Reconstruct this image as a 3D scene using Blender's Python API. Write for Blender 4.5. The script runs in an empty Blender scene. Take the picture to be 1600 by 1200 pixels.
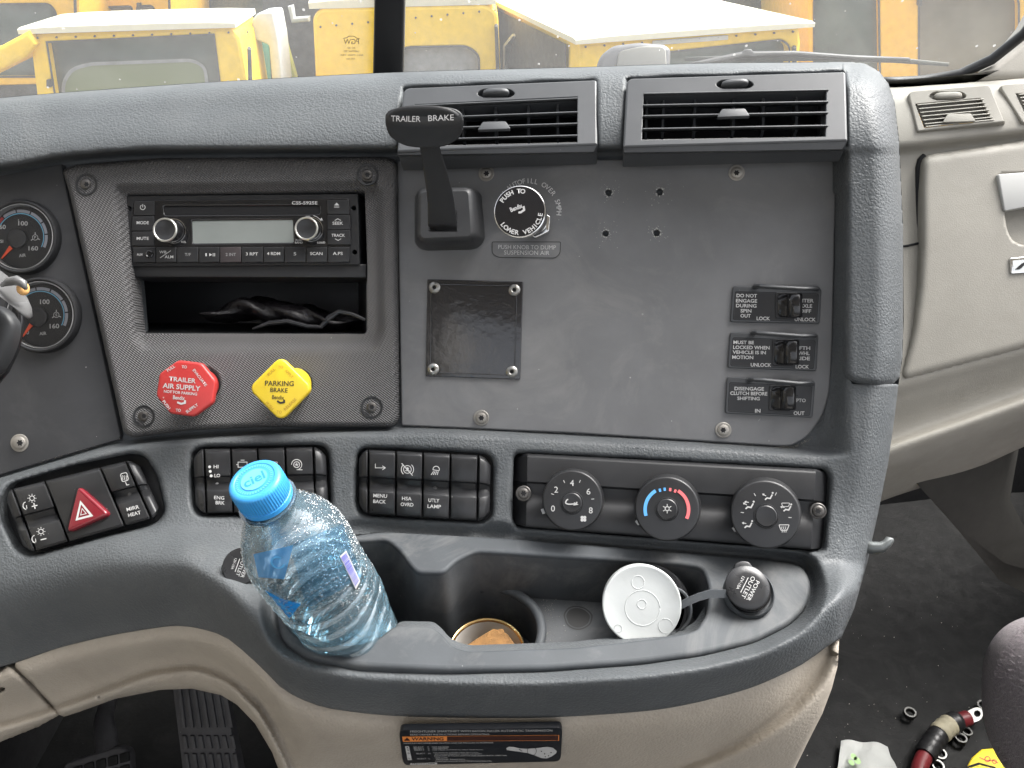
import bpy, math, random
import numpy as np
from mathutils import Vector, Matrix
from mathutils.geometry import delaunay_2d_cdt
random.seed(4)
rng = np.random.default_rng(4)
SC = bpy.context.scene
COL = SC.collection
R_ = math.radians
# ---------------------------------------------------------------- camera
FPX = 1200.0
PITCH = R_(32)
CAM = Vector((0, 0, 1.2))
VR = Vector((1, 0, 0)); VF = Vector((0, math.cos(PITCH), -math.sin(PITCH))); VU = Vector((0, math.sin(PITCH), math.cos(PITCH)))
cd = bpy.data.cameras.new('camera'); cam = bpy.data.objects.new('camera', cd); COL.objects.link(cam)
cd.sensor_width = 36; cd.lens = 27.0; cd.clip_start = 0.02; cd.clip_end = 500
cam.location = CAM; cam.rotation_euler = (R_(90) - PITCH, 0, 0)
cd.dof.use_dof = False
SC.camera = cam
SC.view_settings.view_transform = 'Standard'; SC.view_settings.look = 'None'
SC.view_settings.gamma = 1; SC.view_settings.use_curve_mapping = False
SC.view_settings.exposure = 2.0
SC.cycles.max_bounces = 10; SC.cycles.diffuse_bounces = 4; SC.cycles.glossy_bounces = 4
SC.cycles.transmission_bounces = 10; SC.cycles.transparent_max_bounces = 16
SC.cycles.caustics_reflective = False; SC.cycles.caustics_refractive = False
SC.cycles.sample_clamp_indirect = 4
SC.cycles.use_denoising = True
# ---------------------------------------------------------------- light
SUN_EL, SUN_AZ = R_(55), R_(60)       # azimuth measured from +Y towards +X
W = bpy.data.worlds.new('World'); SC.world = W; W.use_nodes = True
nt = W.node_tree; nt.nodes.clear()
o = nt.nodes.new('ShaderNodeOutputWorld'); b = nt.nodes.new('ShaderNodeBackground'); s = nt.nodes.new('ShaderNodeTexSky')
s.sky_type = 'NISHITA'; s.sun_disc = False; s.sun_elevation = SUN_EL; s.sun_rotation = SUN_AZ
s.air_density = 0.8; s.dust_density = 6.0; s.ozone_density = 0.6
h = nt.nodes.new('ShaderNodeHueSaturation'); h.inputs['Saturation'].default_value = 0.22
nt.links.new(s.outputs[0], h.inputs['Color']); nt.links.new(h.outputs[0], b.inputs[0]); b.inputs[1].default_value = 0.14
nt.links.new(b.outputs[0], o.inputs[0])
sl = bpy.data.lights.new('sun', 'SUN'); so = bpy.data.objects.new('sun', sl); COL.objects.link(so)
sl.energy = 1.1; sl.angle = R_(35); sl.color = (1, .97, .93)
sd = Vector((math.sin(SUN_AZ) * math.cos(SUN_EL), math.cos(SUN_AZ) * math.cos(SUN_EL), math.sin(SUN_EL)))
so.rotation_euler = sd.to_track_quat('Z', 'Y').to_euler()

# ---------------------------------------------------------------- space helpers
def P(px, py, Z):
    return CAM + Z * (VF + VR * ((px - 800) / FPX) - VU * ((py - 600) / FPX))
def ray(px, py):
    return (VF + VR * ((px - 800) / FPX) - VU * ((py - 600) / FPX))
class Frame:
    """a real plane in the cab: origin, axes u (right), v (up), n (outwards)"""
    def __init__(s, px, py, Z, yaw=0, pitch=0, roll=0, n=None):
        s.o = P(px, py, Z)
        if n is None:
            y, p = R_(yaw), R_(pitch)
            n = -VF * math.cos(y) * math.cos(p) - VR * math.sin(y) * math.cos(p) + VU * math.sin(p)
        s.n = Vector(n).normalized()
        u = VR - s.n * VR.dot(s.n); u.normalize()
        v = s.n.cross(u)
        c, r = math.cos(R_(roll)), math.sin(R_(roll))
        s.u = u * c + v * r; s.v = v * c - u * r
        s.Z0 = Z
        s.M = Matrix((( s.u.x, s.v.x, s.n.x, s.o.x), (s.u.y, s.v.y, s.n.y, s.o.y), (s.u.z, s.v.z, s.n.z, s.o.z), (0, 0, 0, 1)))
    def pt(s, px, py, w=0):
        d = ray(px, py); q = s.o + s.n * w
        return CAM + d * ((q - CAM).dot(s.n) / d.dot(s.n))
    def uv(s, px, py, w=0):
        q = s.pt(px, py, w) - s.o
        return (q.dot(s.u), q.dot(s.v))
    def wd(s, u, v, w=0):
        return s.o + s.u * u + s.v * v + s.n * w
    def k(s, px, py):      # metres per photo pixel here
        return (s.pt(px, py) - CAM).dot(VF) / FPX
    def shift(s, w):
        f = Frame.__new__(Frame); f.__dict__.update(s.__dict__); f.o = s.o + s.n * w
        f.M = s.M.copy(); f.M.translation = f.o
        return f
def ccw(p):
    a = sum(p[i][0] * p[(i + 1) % len(p)][1] - p[(i + 1) % len(p)][0] * p[i][1] for i in range(len(p)))
    return list(p) if a > 0 else list(p)[::-1]
def offset(p, d):
    """move a ccw outline inwards by d"""
    out = []; n = len(p)
    for i in range(n):
        a, b, c = Vector(p[i - 1]), Vector(p[i]), Vector(p[(i + 1) % n])
        e1, e2 = (b - a), (c - b)
        if e1.length < 1e-9: e1 = e2
        if e2.length < 1e-9: e2 = e1
        e1 = e1.normalized(); e2 = e2.normalized()
        n1, n2 = Vector((-e1.y, e1.x)), Vector((-e2.y, e2.x))
        m = n1 + n2
        m = n1 if m.length < 1e-6 else m.normalized()
        k = max(.45, m.dot(n1))
        out.append(tuple(b + m * (d / k)))
    return out
def rnd(pts, r, seg=5):
    """round the corners of a pixel outline; r one radius or a list"""
    out = []; n = len(pts)
    for i in range(n):
        rr = r[i] if isinstance(r, (list, tuple)) else r
        a, b, c = Vector(pts[i - 1]), Vector(pts[i]), Vector(pts[(i + 1) % n])
        if rr <= 0: out.append(tuple(b)); continue
        d1, d2 = (a - b), (c - b)
        t = min(rr, d1.length * .48, d2.length * .48)
        s, e = b + d1.normalized() * t, b + d2.normalized() * t
        for j in range(seg + 1):
            f = j / seg
            out.append(tuple((1 - f) ** 2 * s + 2 * f * (1 - f) * b + f * f * e))
    return out
def circ(cx, cy, r, n=40, ry=None, a0=0):
    ry = ry or r
    return [(cx + r * math.cos(a0 + 2 * math.pi * i / n), cy - ry * math.sin(a0 + 2 * math.pi * i / n)) for i in range(n)]
_glyph = {}
def textmesh(t, bold=0.0):
    if (t, bold) in _glyph: return _glyph[(t, bold)]
    c = bpy.data.curves.new('t', 'FONT'); c.body = t; c.resolution_u = 3; c.offset = bold
    ob = bpy.data.objects.new('t', c); COL.objects.link(ob)
    dg = bpy.context.evaluated_depsgraph_get(); dg.update()
    me = bpy.data.meshes.new_from_object(ob.evaluated_get(dg))
    V = [(v.co.x, v.co.y) for v in me.vertices]; F = [tuple(p.vertices) for p in me.polygons]
    bpy.data.objects.remove(ob); bpy.data.curves.remove(c); bpy.data.meshes.remove(me)
    _glyph[(t, bold)] = (V, F)
    return V, F
class Geo:
    def __init__(s): s.V = []; s.F = []
    def add(s, V, F):
        k = len(s.V); s.V += [Vector(v) for v in V]; s.F += [tuple(i + k for i in f) for f in F]; return s
    def rings(s, rings, cap0=False, cap1=False, closed=True):
        k = len(s.V); n = len(rings[0])
        for r in rings: s.V += [Vector(v) for v in r]
        for j in range(len(rings) - 1):
            for i in range(n if closed else n - 1):
                a, b = k + j * n + i, k + j * n + (i + 1) % n
                s.F.append((a, b, b + n, a + n))
        if cap0: s.F.append(tuple(k + i for i in reversed(range(n))))
        if cap1: s.F.append(tuple(k + (len(rings) - 1) * n + i for i in range(n)))
        return s
    def plate(s, fr, poly, w0, w1, bev=0.0008, seg=3, holes=(), hbev=None, at=None, back=False):
        at = w1 if at is None else at
        p = ccw([fr.uv(x, y, at) for x, y in poly])
        prof = [(0, w0)] + [(bev * (1 - math.cos(t)), w1 - bev * (1 - math.sin(t))) for t in [math.pi / 2 * i / seg for i in range(seg + 1)]] if bev > 0 else [(0, w0), (0, w1)]
        R = [[fr.wd(*q, w) for q in (offset(p, d) if d > 0 else p)] for d, w in prof]
        if not holes:
            s.rings(R, cap0=back, cap1=True); return s
        s.rings(R)
        hb = bev if hbev is None else hbev
        loops = [offset(p, prof[-1][0]) if prof[-1][0] > 0 else p]
        for hpoly in holes:
            hp = ccw([fr.uv(x, y, at) for x, y in hpoly])
            hprof = [(0, w0)] + ([(hb * (1 - math.cos(t)), w1 - hb * (1 - math.sin(t))) for t in [math.pi / 2 * i / seg for i in range(seg + 1)]] if hb > 0 else [(0, w1)])
            HR = [[fr.wd(*q, w) for q in (offset(hp, -d) if d > 0 else hp)][::-1] for d, w in hprof]
            s.rings(HR)
            loops.append((offset(hp, -hprof[-1][0]) if hprof[-1][0] > 0 else hp)[::-1])
        vs = []; es = []
        for lp in loops:
            k = len(vs); vs += [Vector(q) for q in lp]; es += [(k + i, k + (i + 1) % len(lp)) for i in range(len(lp))]
        V, E, F, *_ = delaunay_2d_cdt(vs, es, [], 0, 1e-7)
        def inside(q, lp):
            c = False
            for i in range(len(lp)):
                x1, y1 = lp[i]; x2, y2 = lp[(i + 1) % len(lp)]
                if (y1 > q[1]) != (y2 > q[1]) and q[0] < (x2 - x1) * (q[1] - y1) / (y2 - y1) + x1: c = not c
            return c
        keep = []
        for f in F:
            m = sum((V[i] for i in f), Vector((0, 0))) / len(f)
            if inside(m, loops[0]) and not any(inside(m, l) for l in loops[1:]): keep.append(f)
        s.add([fr.wd(v.x, v.y, w1) for v in V], keep)
        return s
    def quad(s, a, b, c, d): return s.add([a, b, c, d], [(0, 1, 2, 3)])
    def face(s, fr, poly, w):
        p = [fr.uv(x, y, w) for x, y in poly]; p = ccw(p)
        return s.add([fr.wd(u, v, w) for u, v in p], [tuple(range(len(p)))])
    def lathe(s, fr, px, py, prof, n=48, at=0, ell=1.0, cap=True, unit=None):
        """prof: (radius, w) in metres, or radius in photo px when unit='px'"""
        cu, cv = fr.uv(px, py, at)
        k = fr.k(px, py) if unit == 'px' else 1
        R = [[fr.wd(cu + r * k * math.cos(2 * math.pi * i / n), cv + r * k * ell * math.sin(2 * math.pi * i / n), w) for i in range(n)] for r, w in prof]
        return s.rings(R, cap1=cap)
    def tube(s, pts, r, n=12, cap=True, flat=None):
        pts = [Vector(p) for p in pts]; rr = r if isinstance(r, (list, tuple)) else [r] * len(pts)
        t0 = (pts[1] - pts[0]).normalized()
        a = t0.cross(Vector((0, 0, 1))); a = a.normalized() if a.length > .1 else t0.cross(Vector((0, 1, 0))).normalized()
        R = []
        for i, p in enumerate(pts):
            t = (pts[min(i + 1, len(pts) - 1)] - pts[max(i - 1, 0)]).normalized()
            a = (a - t * a.dot(t)).normalized(); b = t.cross(a)
            fa, fb = flat if flat else (1, 1)
            R.append([p + a * (rr[i] * fa * math.cos(2 * math.pi * j / n)) + b * (rr[i] * fb * math.sin(2 * math.pi * j / n)) for j in range(n)])
        return s.rings(R, cap0=cap, cap1=cap)
    def line(s, fr, pts, wpx, w, closed=False):
        k = fr.k(*pts[0]); hw = wpx * k / 2
        p = [Vector(fr.uv(x, y, w)) for x, y in pts]; n = len(p); L = []; Rr = []
        for i in range(n):
            a = p[i - 1] if (i > 0 or closed) else p[i]; c = p[(i + 1) % n] if (i < n - 1 or closed) else p[i]
            e1 = (p[i] - a); e2 = (c - p[i])
            if e1.length < 1e-9: e1 = e2
            if e2.length < 1e-9: e2 = e1
            e1 = e1.normalized(); e2 = e2.normalized()
            m = Vector((-e1.y - e2.y, e1.x + e2.x)); m = m.normalized() if m.length > 1e-6 else Vector((-e1.y, e1.x))
            kk = max(.5, m.dot(Vector((-e1.y, e1.x))))
            L.append(p[i] + m * hw / kk); Rr.append(p[i] - m * hw / kk)
        V = [fr.wd(q.x, q.y, w) for q in L + Rr]
        F = [(n + i, n + (i + 1) % n, (i + 1) % n, i) for i in range(n if closed else n - 1)]
        return s.add(V, F)
    def arc(s, fr, cx, cy, r, a0, a1, wpx, w, n=24):
        return s.line(fr, [(cx + r * math.cos(R_(a0 + (a1 - a0) * i / n)), cy - r * math.sin(R_(a0 + (a1 - a0) * i / n))) for i in range(n + 1)], wpx, w)
    def dot(s, fr, cx, cy, r, w, n=16): return s.face(fr, circ(cx, cy, r, n), w)
    def text(s, fr, t, px, py, wpx, hpx, rot=0, w=0.0003, bold=0.012):
        V, F = textmesh(t, bold)
        if not V: return s
        x0, x1 = min(v[0] for v in V), max(v[0] for v in V); y0, y1 = min(v[1] for v in V), max(v[1] for v in V)
        sx = wpx / max(x1 - x0, 1e-6); sy = hpx / max(y1 - y0, 1e-6)
        if wpx == 0: sx = sy
        c, r = math.cos(R_(rot)), math.sin(R_(rot)); out = []
        for x, y in V:
            X = (x - (x0 + x1) / 2) * sx; Y = (y - (y0 + y1) / 2) * sy
            out.append(fr.pt(px + X * c - Y * r, py - (X * r + Y * c), w))
        return s.add(out, F)
    def arctext(s, fr, t, cx, cy, r, a0, a1, hpx, w, inward=False, bold=0.012, wch=None):
        """letters along a circle from angle a0 to a1 (degrees, ccw from right)"""
        n = len(t)
        for i, ch in enumerate(t):
            if ch == ' ': continue
            a = a0 + (a1 - a0) * (i + .5) / n
            x, y = cx + r * math.cos(R_(a)), cy - r * math.sin(R_(a))
            rot = a - 90 if not inward else a + 90
            V, F = textmesh(ch, bold); ww = max(v[0] for v in V) - min(v[0] for v in V)
            s.text(fr, ch, x, y, (wch or hpx * 1.35) * ww, hpx, rot, w, bold)
        return s
    def box(s, c, hx, hy, hz, ax=None, bev=0):
        X, Y, Z = ax or (Vector((1, 0, 0)), Vector((0, 1, 0)), Vector((0, 0, 1)))
        c = Vector(c)
        if bev <= 0:
            V = [c + X * (hx * a) + Y * (hy * b_) + Z * (hz * d) for a, b_, d in [(-1,-1,-1),(1,-1,-1),(1,1,-1),(-1,1,-1),(-1,-1,1),(1,-1,1),(1,1,1),(-1,1,1)]]
            return s.add(V, [(3,2,1,0),(4,5,6,7),(0,1,5,4),(1,2,6,5),(2,3,7,6),(3,0,4,7)])
        R = []
        for z, i in [(-hz, bev), (-hz + bev, 0), (hz - bev, 0), (hz, bev)]:
            R.append([c + X * a + Y * b_ + Z * z for a, b_ in rnd([(-hx + i, -hy + i), (hx - i, -hy + i), (hx - i, hy - i), (-hx + i, hy - i)], bev * 1.5 - i * .5, 3)])
        return s.rings(R, cap0=True, cap1=True)
    def superell(s, c, ax, ex=1.0, n=32, m=20, e2=1.0):
        c = Vector(c); R = []
        def f(v, e): return math.copysign(abs(v) ** e, v)
        for j in range(m + 1):
            th = -math.pi / 2 + math.pi * j / m
            R.append([c + ax[0] * (f(math.cos(th), e2) * f(math.cos(2 * math.pi * i / n), ex)) + ax[1] * (f(math.cos(th), e2) * f(math.sin(2 * math.pi * i / n), ex)) + ax[2] * f(math.sin(th), e2) for i in range(n)])
        return s.rings(R)
    def build(s, name, mat, parent=None, ang=38, fr=None):
        M = WM.get(parent.name) if parent is not None else (fr.M if fr else None)
        if M is None:
            c = sum(s.V, Vector((0, 0, 0))) / len(s.V); M = Matrix.Translation(c)
        Mi = M.inverted()
        me = bpy.data.meshes.new(name); me.from_pydata([tuple(Mi @ v) for v in s.V], [], s.F); me.validate()
        me.materials.append(mat); me.polygons.foreach_set('use_smooth', [True] * len(me.polygons))
        if ang is not None: me.set_sharp_from_angle(angle=R_(ang))
        me.update()
        ob = bpy.data.objects.new(name, me); COL.objects.link(ob)
        if parent is not None: ob.parent = parent
        else: ob.matrix_world = M
        WM[ob.name] = M
        return ob
WM = {}
def thing(name, label, cat, fr=None, loc=None, group=None):
    e = bpy.data.objects.new(name, None); COL.objects.link(e); e.empty_display_size = .01
    M = fr.M if fr is not None else Matrix.Translation(Vector(loc))
    e.matrix_world = M; WM[e.name] = M
    e['label'] = label; e['category'] = cat
    if group: e['group'] = group
    return e
def tag(ob, label, cat, group=None):
    ob['label'] = label; ob['category'] = cat
    if group: ob['group'] = group
    return ob
def struct(ob): ob['kind'] = 'structure'; return ob
def clone(root, M, label=None):
    """copy a thing with its parts and sub-parts"""
    def cp(o, par):
        c = o.copy(); COL.objects.link(c); c.parent = par
        WM[c.name] = M
        for ch in list(o.children): cp(ch, c)
        return c
    r = cp(root, None); r.matrix_world = M
    if label: r['label'] = label
    return r

# ---------------------------------------------------------------- materials
def mat(name, col=(.5, .5, .5), rough=.5, metal=0, spec=.5, trans=0, ior=1.45, emit=None, coat=0, alpha=1):
    m = bpy.data.materials.new(name); m.use_nodes = True
    p = m.node_tree.nodes['Principled BSDF']
    p.inputs['Base Color'].default_value = (*col, 1); p.inputs['Roughness'].default_value = rough
    p.inputs['Metallic'].default_value = metal; p.inputs['Specular IOR Level'].default_value = spec
    p.inputs['Transmission Weight'].default_value = trans; p.inputs['IOR'].default_value = ior
    p.inputs['Coat Weight'].default_value = coat; p.inputs['Coat Roughness'].default_value = .1
    if emit: p.inputs['Emission Color'].default_value = (*emit, 1); p.inputs['Emission Strength'].default_value = 1
    return m
def N(m, t): return m.node_tree.nodes.new(t)
def L(m, a, b_): m.node_tree.links.new(a, b_)
def P_(m): return m.node_tree.nodes['Principled BSDF']
def math_(m, op, a, b_=None, c=None):
    n = N(m, 'ShaderNodeMath'); n.operation = op
    for i, v in enumerate((a, b_, c)):
        if v is None: continue
        if isinstance(v, (int, float)): n.inputs[i].default_value = v
        else: L(m, v, n.inputs[i])
    return n.outputs[0]
def coords(m): return N(m, 'ShaderNodeTexCoord').outputs['Object']
def noise(m, scale, detail=3, rough=.5, vec=None, dist=0):
    n = N(m, 'ShaderNodeTexNoise'); n.inputs['Scale'].default_value = scale; n.inputs['Detail'].default_value = detail
    n.inputs['Roughness'].default_value = rough; n.inputs['Distortion'].default_value = dist
    L(m, vec or coords(m), n.inputs['Vector']); return n.outputs['Fac']
def ramp(m, fac, stops):
    r = N(m, 'ShaderNodeValToRGB'); L(m, fac, r.inputs[0])
    while len(r.color_ramp.elements) < len(stops): r.color_ramp.elements.new(.5)
    for e, (p, c) in zip(r.color_ramp.elements, stops):
        e.position = p; e.color = (*c, 1) if isinstance(c, tuple) else (c, c, c, 1)
    return r.outputs[0]
def bump(m, h, strength=.5, dist=.0003, normal=None):
    b_ = N(m, 'ShaderNodeBump'); b_.inputs['Strength'].default_value = strength; b_.inputs['Distance'].default_value = dist
    L(m, h, b_.inputs['Height'])
    if normal: L(m, normal, b_.inputs['Normal'])
    L(m, b_.outputs[0], P_(m).inputs['Normal']); return b_.outputs[0]
def mixc(m, fac, a, b_):
    n = N(m, 'ShaderNodeMix'); n.data_type = 'RGBA'
    if isinstance(fac, (int, float)): n.inputs[0].default_value = fac
    else: L(m, fac, n.inputs[0])
    for i, v in ((6, a), (7, b_)):
        if isinstance(v, tuple): n.inputs[i].default_value = (*v, 1)
        else: L(m, v, n.inputs[i])
    return n.outputs[2]
def wear(m, col, amt=.12, scale=18, dustcol=(.35, .34, .32), specks=0.0, smear=.0):
    """uneven tone, a film of dust and pale specks, as colour of the surface itself"""
    n1 = noise(m, scale, 6, .6)
    lo = tuple(c * (1 - amt) for c in col); hi = tuple(c * (1 + amt) for c in col)
    c = mixc(m, ramp(m, n1, [(.3, 0.), (.7, 1.)]), lo, hi)
    if smear:
        n2 = noise(m, scale * .6, 8, .7, dist=1.2)
        c = mixc(m, math_(m, 'MULTIPLY', ramp(m, n2, [(.5, 0.), (.75, 1.)]), smear), c, dustcol)
    if specks:
        v = N(m, 'ShaderNodeTexVoronoi'); v.inputs['Scale'].default_value = 130; v.inputs['Randomness'].default_value = 1
        L(m, coords(m), v.inputs['Vector'])
        cs = N(m, 'ShaderNodeSeparateColor'); L(m, v.outputs['Color'], cs.inputs[0])
        thr = math_(m, 'GREATER_THAN', cs.outputs[0], .80)
        rad = math_(m, 'MULTIPLY', cs.outputs[1], .075)
        hit = math_(m, 'MULTIPLY', math_(m, 'LESS_THAN', v.outputs['Distance'], rad), thr)
        c = mixc(m, math_(m, 'MULTIPLY', hit, specks), c, (.5, .5, .48))
    L(m, c, P_(m).inputs['Base Color'])
def leather(name, col, scale=330, dist=.0005, rough=.5, amt=.1, specks=.3, smear=.08, strength=.8, dustcol=(.35, .34, .32)):
    m = mat(name, col, rough, spec=.32)
    tc = coords(m)
    nz = N(m, 'ShaderNodeTexNoise'); nz.inputs['Scale'].default_value = scale * .5; nz.inputs['Detail'].default_value = 2; L(m, tc, nz.inputs['Vector'])
    mx = N(m, 'ShaderNodeVectorMath'); mx.operation = 'MULTIPLY_ADD'; L(m, nz.outputs['Color'], mx.inputs[0])
    mx.inputs[1].default_value = (1.6 / scale,) * 3; L(m, tc, mx.inputs[2])
    v = N(m, 'ShaderNodeTexVoronoi'); v.feature = 'SMOOTH_F1'; v.inputs['Smoothness'].default_value = .35
    v.inputs['Scale'].default_value = scale; L(m, mx.outputs[0], v.inputs['Vector'])
    v2 = N(m, 'ShaderNodeTexVoronoi'); v2.inputs['Scale'].default_value = scale * 2.3; L(m, mx.outputs[0], v2.inputs['Vector'])
    hgt = math_(m, 'SUBTRACT', 1, math_(m, 'ADD', v.outputs['Distance'], math_(m, 'MULTIPLY', v2.outputs['Distance'], .3)))
    n3 = noise(m, 16, 4, .6)
    hgt = math_(m, 'MULTIPLY', hgt, math_(m, 'MULTIPLY', n3, 2.0))
    bump(m, hgt, strength, dist)
    wear(m, col, amt, 14, specks=specks, smear=smear, dustcol=dustcol)
    L(m, ramp(m, noise(m, 11, 5, .65), [(.3, max(0, rough - .12)), (.75, min(1, rough + .12))]), P_(m).inputs['Roughness'])
    return m
def grained(name, col, rough=.45, scale=900, dist=.00012, amt=.1, specks=.0, smear=0., spec=.45, strength=.6, coat=0, dustcol=(.35, .34, .32)):
    m = mat(name, col, rough, spec=spec, coat=coat)
    bump(m, noise(m, scale, 3, .6), strength, dist)
    wear(m, col, amt, 22, specks=specks, smear=smear, dustcol=dustcol)
    r = ramp(m, noise(m, 35, 5, .65), [(.3, max(0, rough - .07)), (.75, min(1, rough + .1))]); L(m, r, P_(m).inputs['Roughness'])
    return m
M_SKIN = leather('dash_leather_grain', (.084, .091, .096), 520, .00042, .48)
M_ROLL = leather('padded_top_grain', (.078, .080, .083), 460, .00055, .5)
M_PANEL = grained('soft_charcoal_panel', (.142, .144, .148), .50, 1500, .00008, specks=.6, smear=.22)
M_GPANEL = grained('dark_gauge_panel', (.042, .043, .046), .5, 1500, .00008, specks=.5, smear=.06)
M_BLACK = grained('satin_black_plastic', (.018, .0185, .02), .42, 1200, .00006, specks=.2)
M_VENT = grained('vent_graphite_plastic', (.054, .057, .061), .36, 1400, .00006, specks=.12)
M_GLOSS = grained('glossy_black_plastic', (.012, .012, .013), .14, 300, .00002, spec=.6)
M_KEY = grained('button_black_plastic', (.020, .0205, .022), .33, 900, .00004, specks=.25)
M_DARK = mat('deep_black', (.006, .006, .007), .8)
M_TRAY = grained('tray_rubber_grey', (.058, .064, .070), .6, 500, .00008, amt=.15, specks=.35, smear=.22)
M_TRAYIN = grained('tray_inner_dark', (.072, .077, .082), .5, 350, .00012, amt=.2, specks=.35, smear=.3)
M_BEIGE = leather('beige_moulded_plastic', (.36, .322, .272), 520, .0005, .55, .07, .2, .30, .7, dustcol=(.20, .17, .135))
M_BEIGE2 = grained('beige_dash_plastic', (.262, .248, .216), .55, 700, .00045, amt=.06, smear=.22, dustcol=(.17, .155, .13))
M_WHITE = mat('white_print', (.46, .46, .455), .6)
M_FAINT = mat('worn_white_print', (.24, .24, .24), .6)
M_CHROME = mat('chrome', (.75, .75, .74), .16, metal=1)
M_STEEL = grained('worn_steel', (.30, .295, .28), .35, 600, .0001, amt=.2); P_(M_STEEL).inputs['Metallic'].default_value = 1
P_(M_TRAY).inputs['Specular IOR Level'].default_value = .35
M_RUBBER = grained('black_floor_rubber', (.008, .0083, .0082), .6, 140, .0012, amt=.3, specks=.25, smear=.035)
P_(M_RUBBER).inputs['Specular IOR Level'].default_value = .2
M_LEVER = grained('lever_base_plastic', (.035, .036, .038), .42, 900, .00006, specks=.3)
M_DUCT = M_DARK; DUCT_DEPTH = -.04
M_WEAVE = mat('woven_pattern_plastic', (.074, .073, .074), .5)
def _weave(m):
    sp = N(m, 'ShaderNodeSeparateXYZ'); L(m, coords(m), sp.inputs[0]); x, y = sp.outputs[0], sp.outputs[1]
    k = 2 * math.pi / .00185
    a = math_(m, 'SINE', math_(m, 'MULTIPLY', math_(m, 'ADD', math_(m, 'MULTIPLY', x, .75), math_(m, 'MULTIPLY', y, 1.0)), k))
    b_ = math_(m, 'SINE', math_(m, 'MULTIPLY', math_(m, 'SUBTRACT', math_(m, 'MULTIPLY', x, 1.0), math_(m, 'MULTIPLY', y, .5)), k * .62))
    hgt = math_(m, 'ADD', math_(m, 'MULTIPLY', a, .5), math_(m, 'MULTIPLY', b_, .35))
    bump(m, hgt, .95, .0006)
    wear(m, (.074, .073, .074), .1, 15, specks=.4, smear=.05)
_weave(M_WEAVE)
# ================================================================ DASHBOARD SKIN
def pchip(x, xs, ys):
    xs = np.asarray(xs, float); ys = np.asarray(ys, float); x = np.asarray(x, float)
    h = np.diff(xs); d = np.diff(ys) / h; m = np.zeros_like(ys)
    m[0], m[-1] = d[0], d[-1]
    for i in range(1, len(xs) - 1):
        if d[i - 1] * d[i] > 0:
            w1, w2 = 2 * h[i] + h[i - 1], h[i] + 2 * h[i - 1]
            m[i] = (w1 + w2) / (w1 / d[i - 1] + w2 / d[i])
    i = np.clip(np.searchsorted(xs, x) - 1, 0, len(xs) - 2)
    t = np.clip((x - xs[i]) / h[i], -.5, 1.5)
    return (2*t**3-3*t**2+1)*ys[i] + (t**3-2*t**2+t)*h[i]*m[i] + (-2*t**3+3*t**2)*ys[i+1] + (t**3-t**2)*h[i]*m[i+1]
def cv(x, pts): return pchip(x, [p[0] for p in pts], [p[1] for p in pts])
def sm(t): t = np.clip(t, 0, 1); return t * t * (3 - 2 * t)
def seg_dist(X, Y, poly, closed=True):
    """distance of points to an outline, and the nearest point"""
    best = np.full(X.shape, 1e9); bx = X.copy(); by = Y.copy(); n = len(poly)
    for i in range(n if closed else n - 1):
        x1, y1 = poly[i]; x2, y2 = poly[(i + 1) % n]
        dx, dy = x2 - x1, y2 - y1; q = dx * dx + dy * dy
        if q < 1e-9: continue
        t = np.clip(((X - x1) * dx + (Y - y1) * dy) / q, 0, 1)
        cx, cy = x1 + t * dx, y1 + t * dy; d = np.hypot(X - cx, Y - cy)
        k = d < best; best[k] = d[k]; bx[k] = cx[k]; by[k] = cy[k]
    return best, bx, by
def inpoly(X, Y, poly):
    c = np.zeros(X.shape, bool); n = len(poly)
    for i in range(n):
        x1, y1 = poly[i]; x2, y2 = poly[(i + 1) % n]
        if y1 == y2: continue
        c ^= ((y1 > Y) != (y2 > Y)) & (X < (x2 - x1) * (Y - y1) / (y2 - y1) + x1)
    return c
def grid_mesh(outer, holes, Zf, step=4, skirt=.012, skirt_dir=None, x0=None):
    xs = [p[0] for p in outer]; ys = [p[1] for p in outer]
    gx = np.arange(min(xs) - step, max(xs) + 2 * step, step); gy = np.arange(min(ys) - step, max(ys) + 2 * step, step)
    X, Y = np.meshgrid(gx, gy)
    inn = inpoly(X, Y, outer); d, bx, by = seg_dist(X, Y, outer)
    sd = np.where(inn, d, -d)
    for hp in holes:
        hi = inpoly(X, Y, hp); hd, hx, hy = seg_dist(X, Y, hp)
        s2 = np.where(hi, -hd, hd); k = s2 < sd
        sd = np.where(k, s2, sd); bx = np.where(k, hx, bx); by = np.where(k, hy, by)
    core = sd > step * .4; snap = (~core) & (sd > -step * 1.45)
    X2 = np.where(snap, bx, X); Y2 = np.where(snap, by, Y)
    Zv = Zf(X2, Y2)
    idx = -np.ones(X.shape, int); ok = core | snap
    F = []
    r, c = X.shape
    o4 = ok[:-1, :-1] & ok[1:, :-1] & ok[:-1, 1:] & ok[1:, 1:]
    c4 = core[:-1, :-1] | core[1:, :-1] | core[:-1, 1:] | core[1:, 1:]
    cells = np.argwhere(o4 & c4)
    V = []
    def vid(i, j):
        if idx[i, j] < 0:
            idx[i, j] = len(V); V.append(P(float(X2[i, j]), float(Y2[i, j]), float(Zv[i, j])))
        return int(idx[i, j])
    cnt = {}
    for i, j in cells:
        q = [vid(i, j), vid(i + 1, j), vid(i + 1, j + 1), vid(i, j + 1)]
        F.append(tuple(q))
        for a in range(4):
            e = (q[a], q[(a + 1) % 4]); cnt[e] = cnt.get(e, 0) + 1
    if skirt:
        dirv = skirt_dir or VF; nv = {}
        for (a, b_) in list(cnt):
            if (b_, a) in cnt: continue
            for q in (a, b_):
                if q not in nv: nv[q] = len(V); V.append(V[q] + dirv * skirt)
            F.append((b_, a, nv[a], nv[b_]))
    return V, F
TA = math.tan(R_(7)); CR = .60 * (1 + TA * (620 - 800) / FPX)
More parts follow.
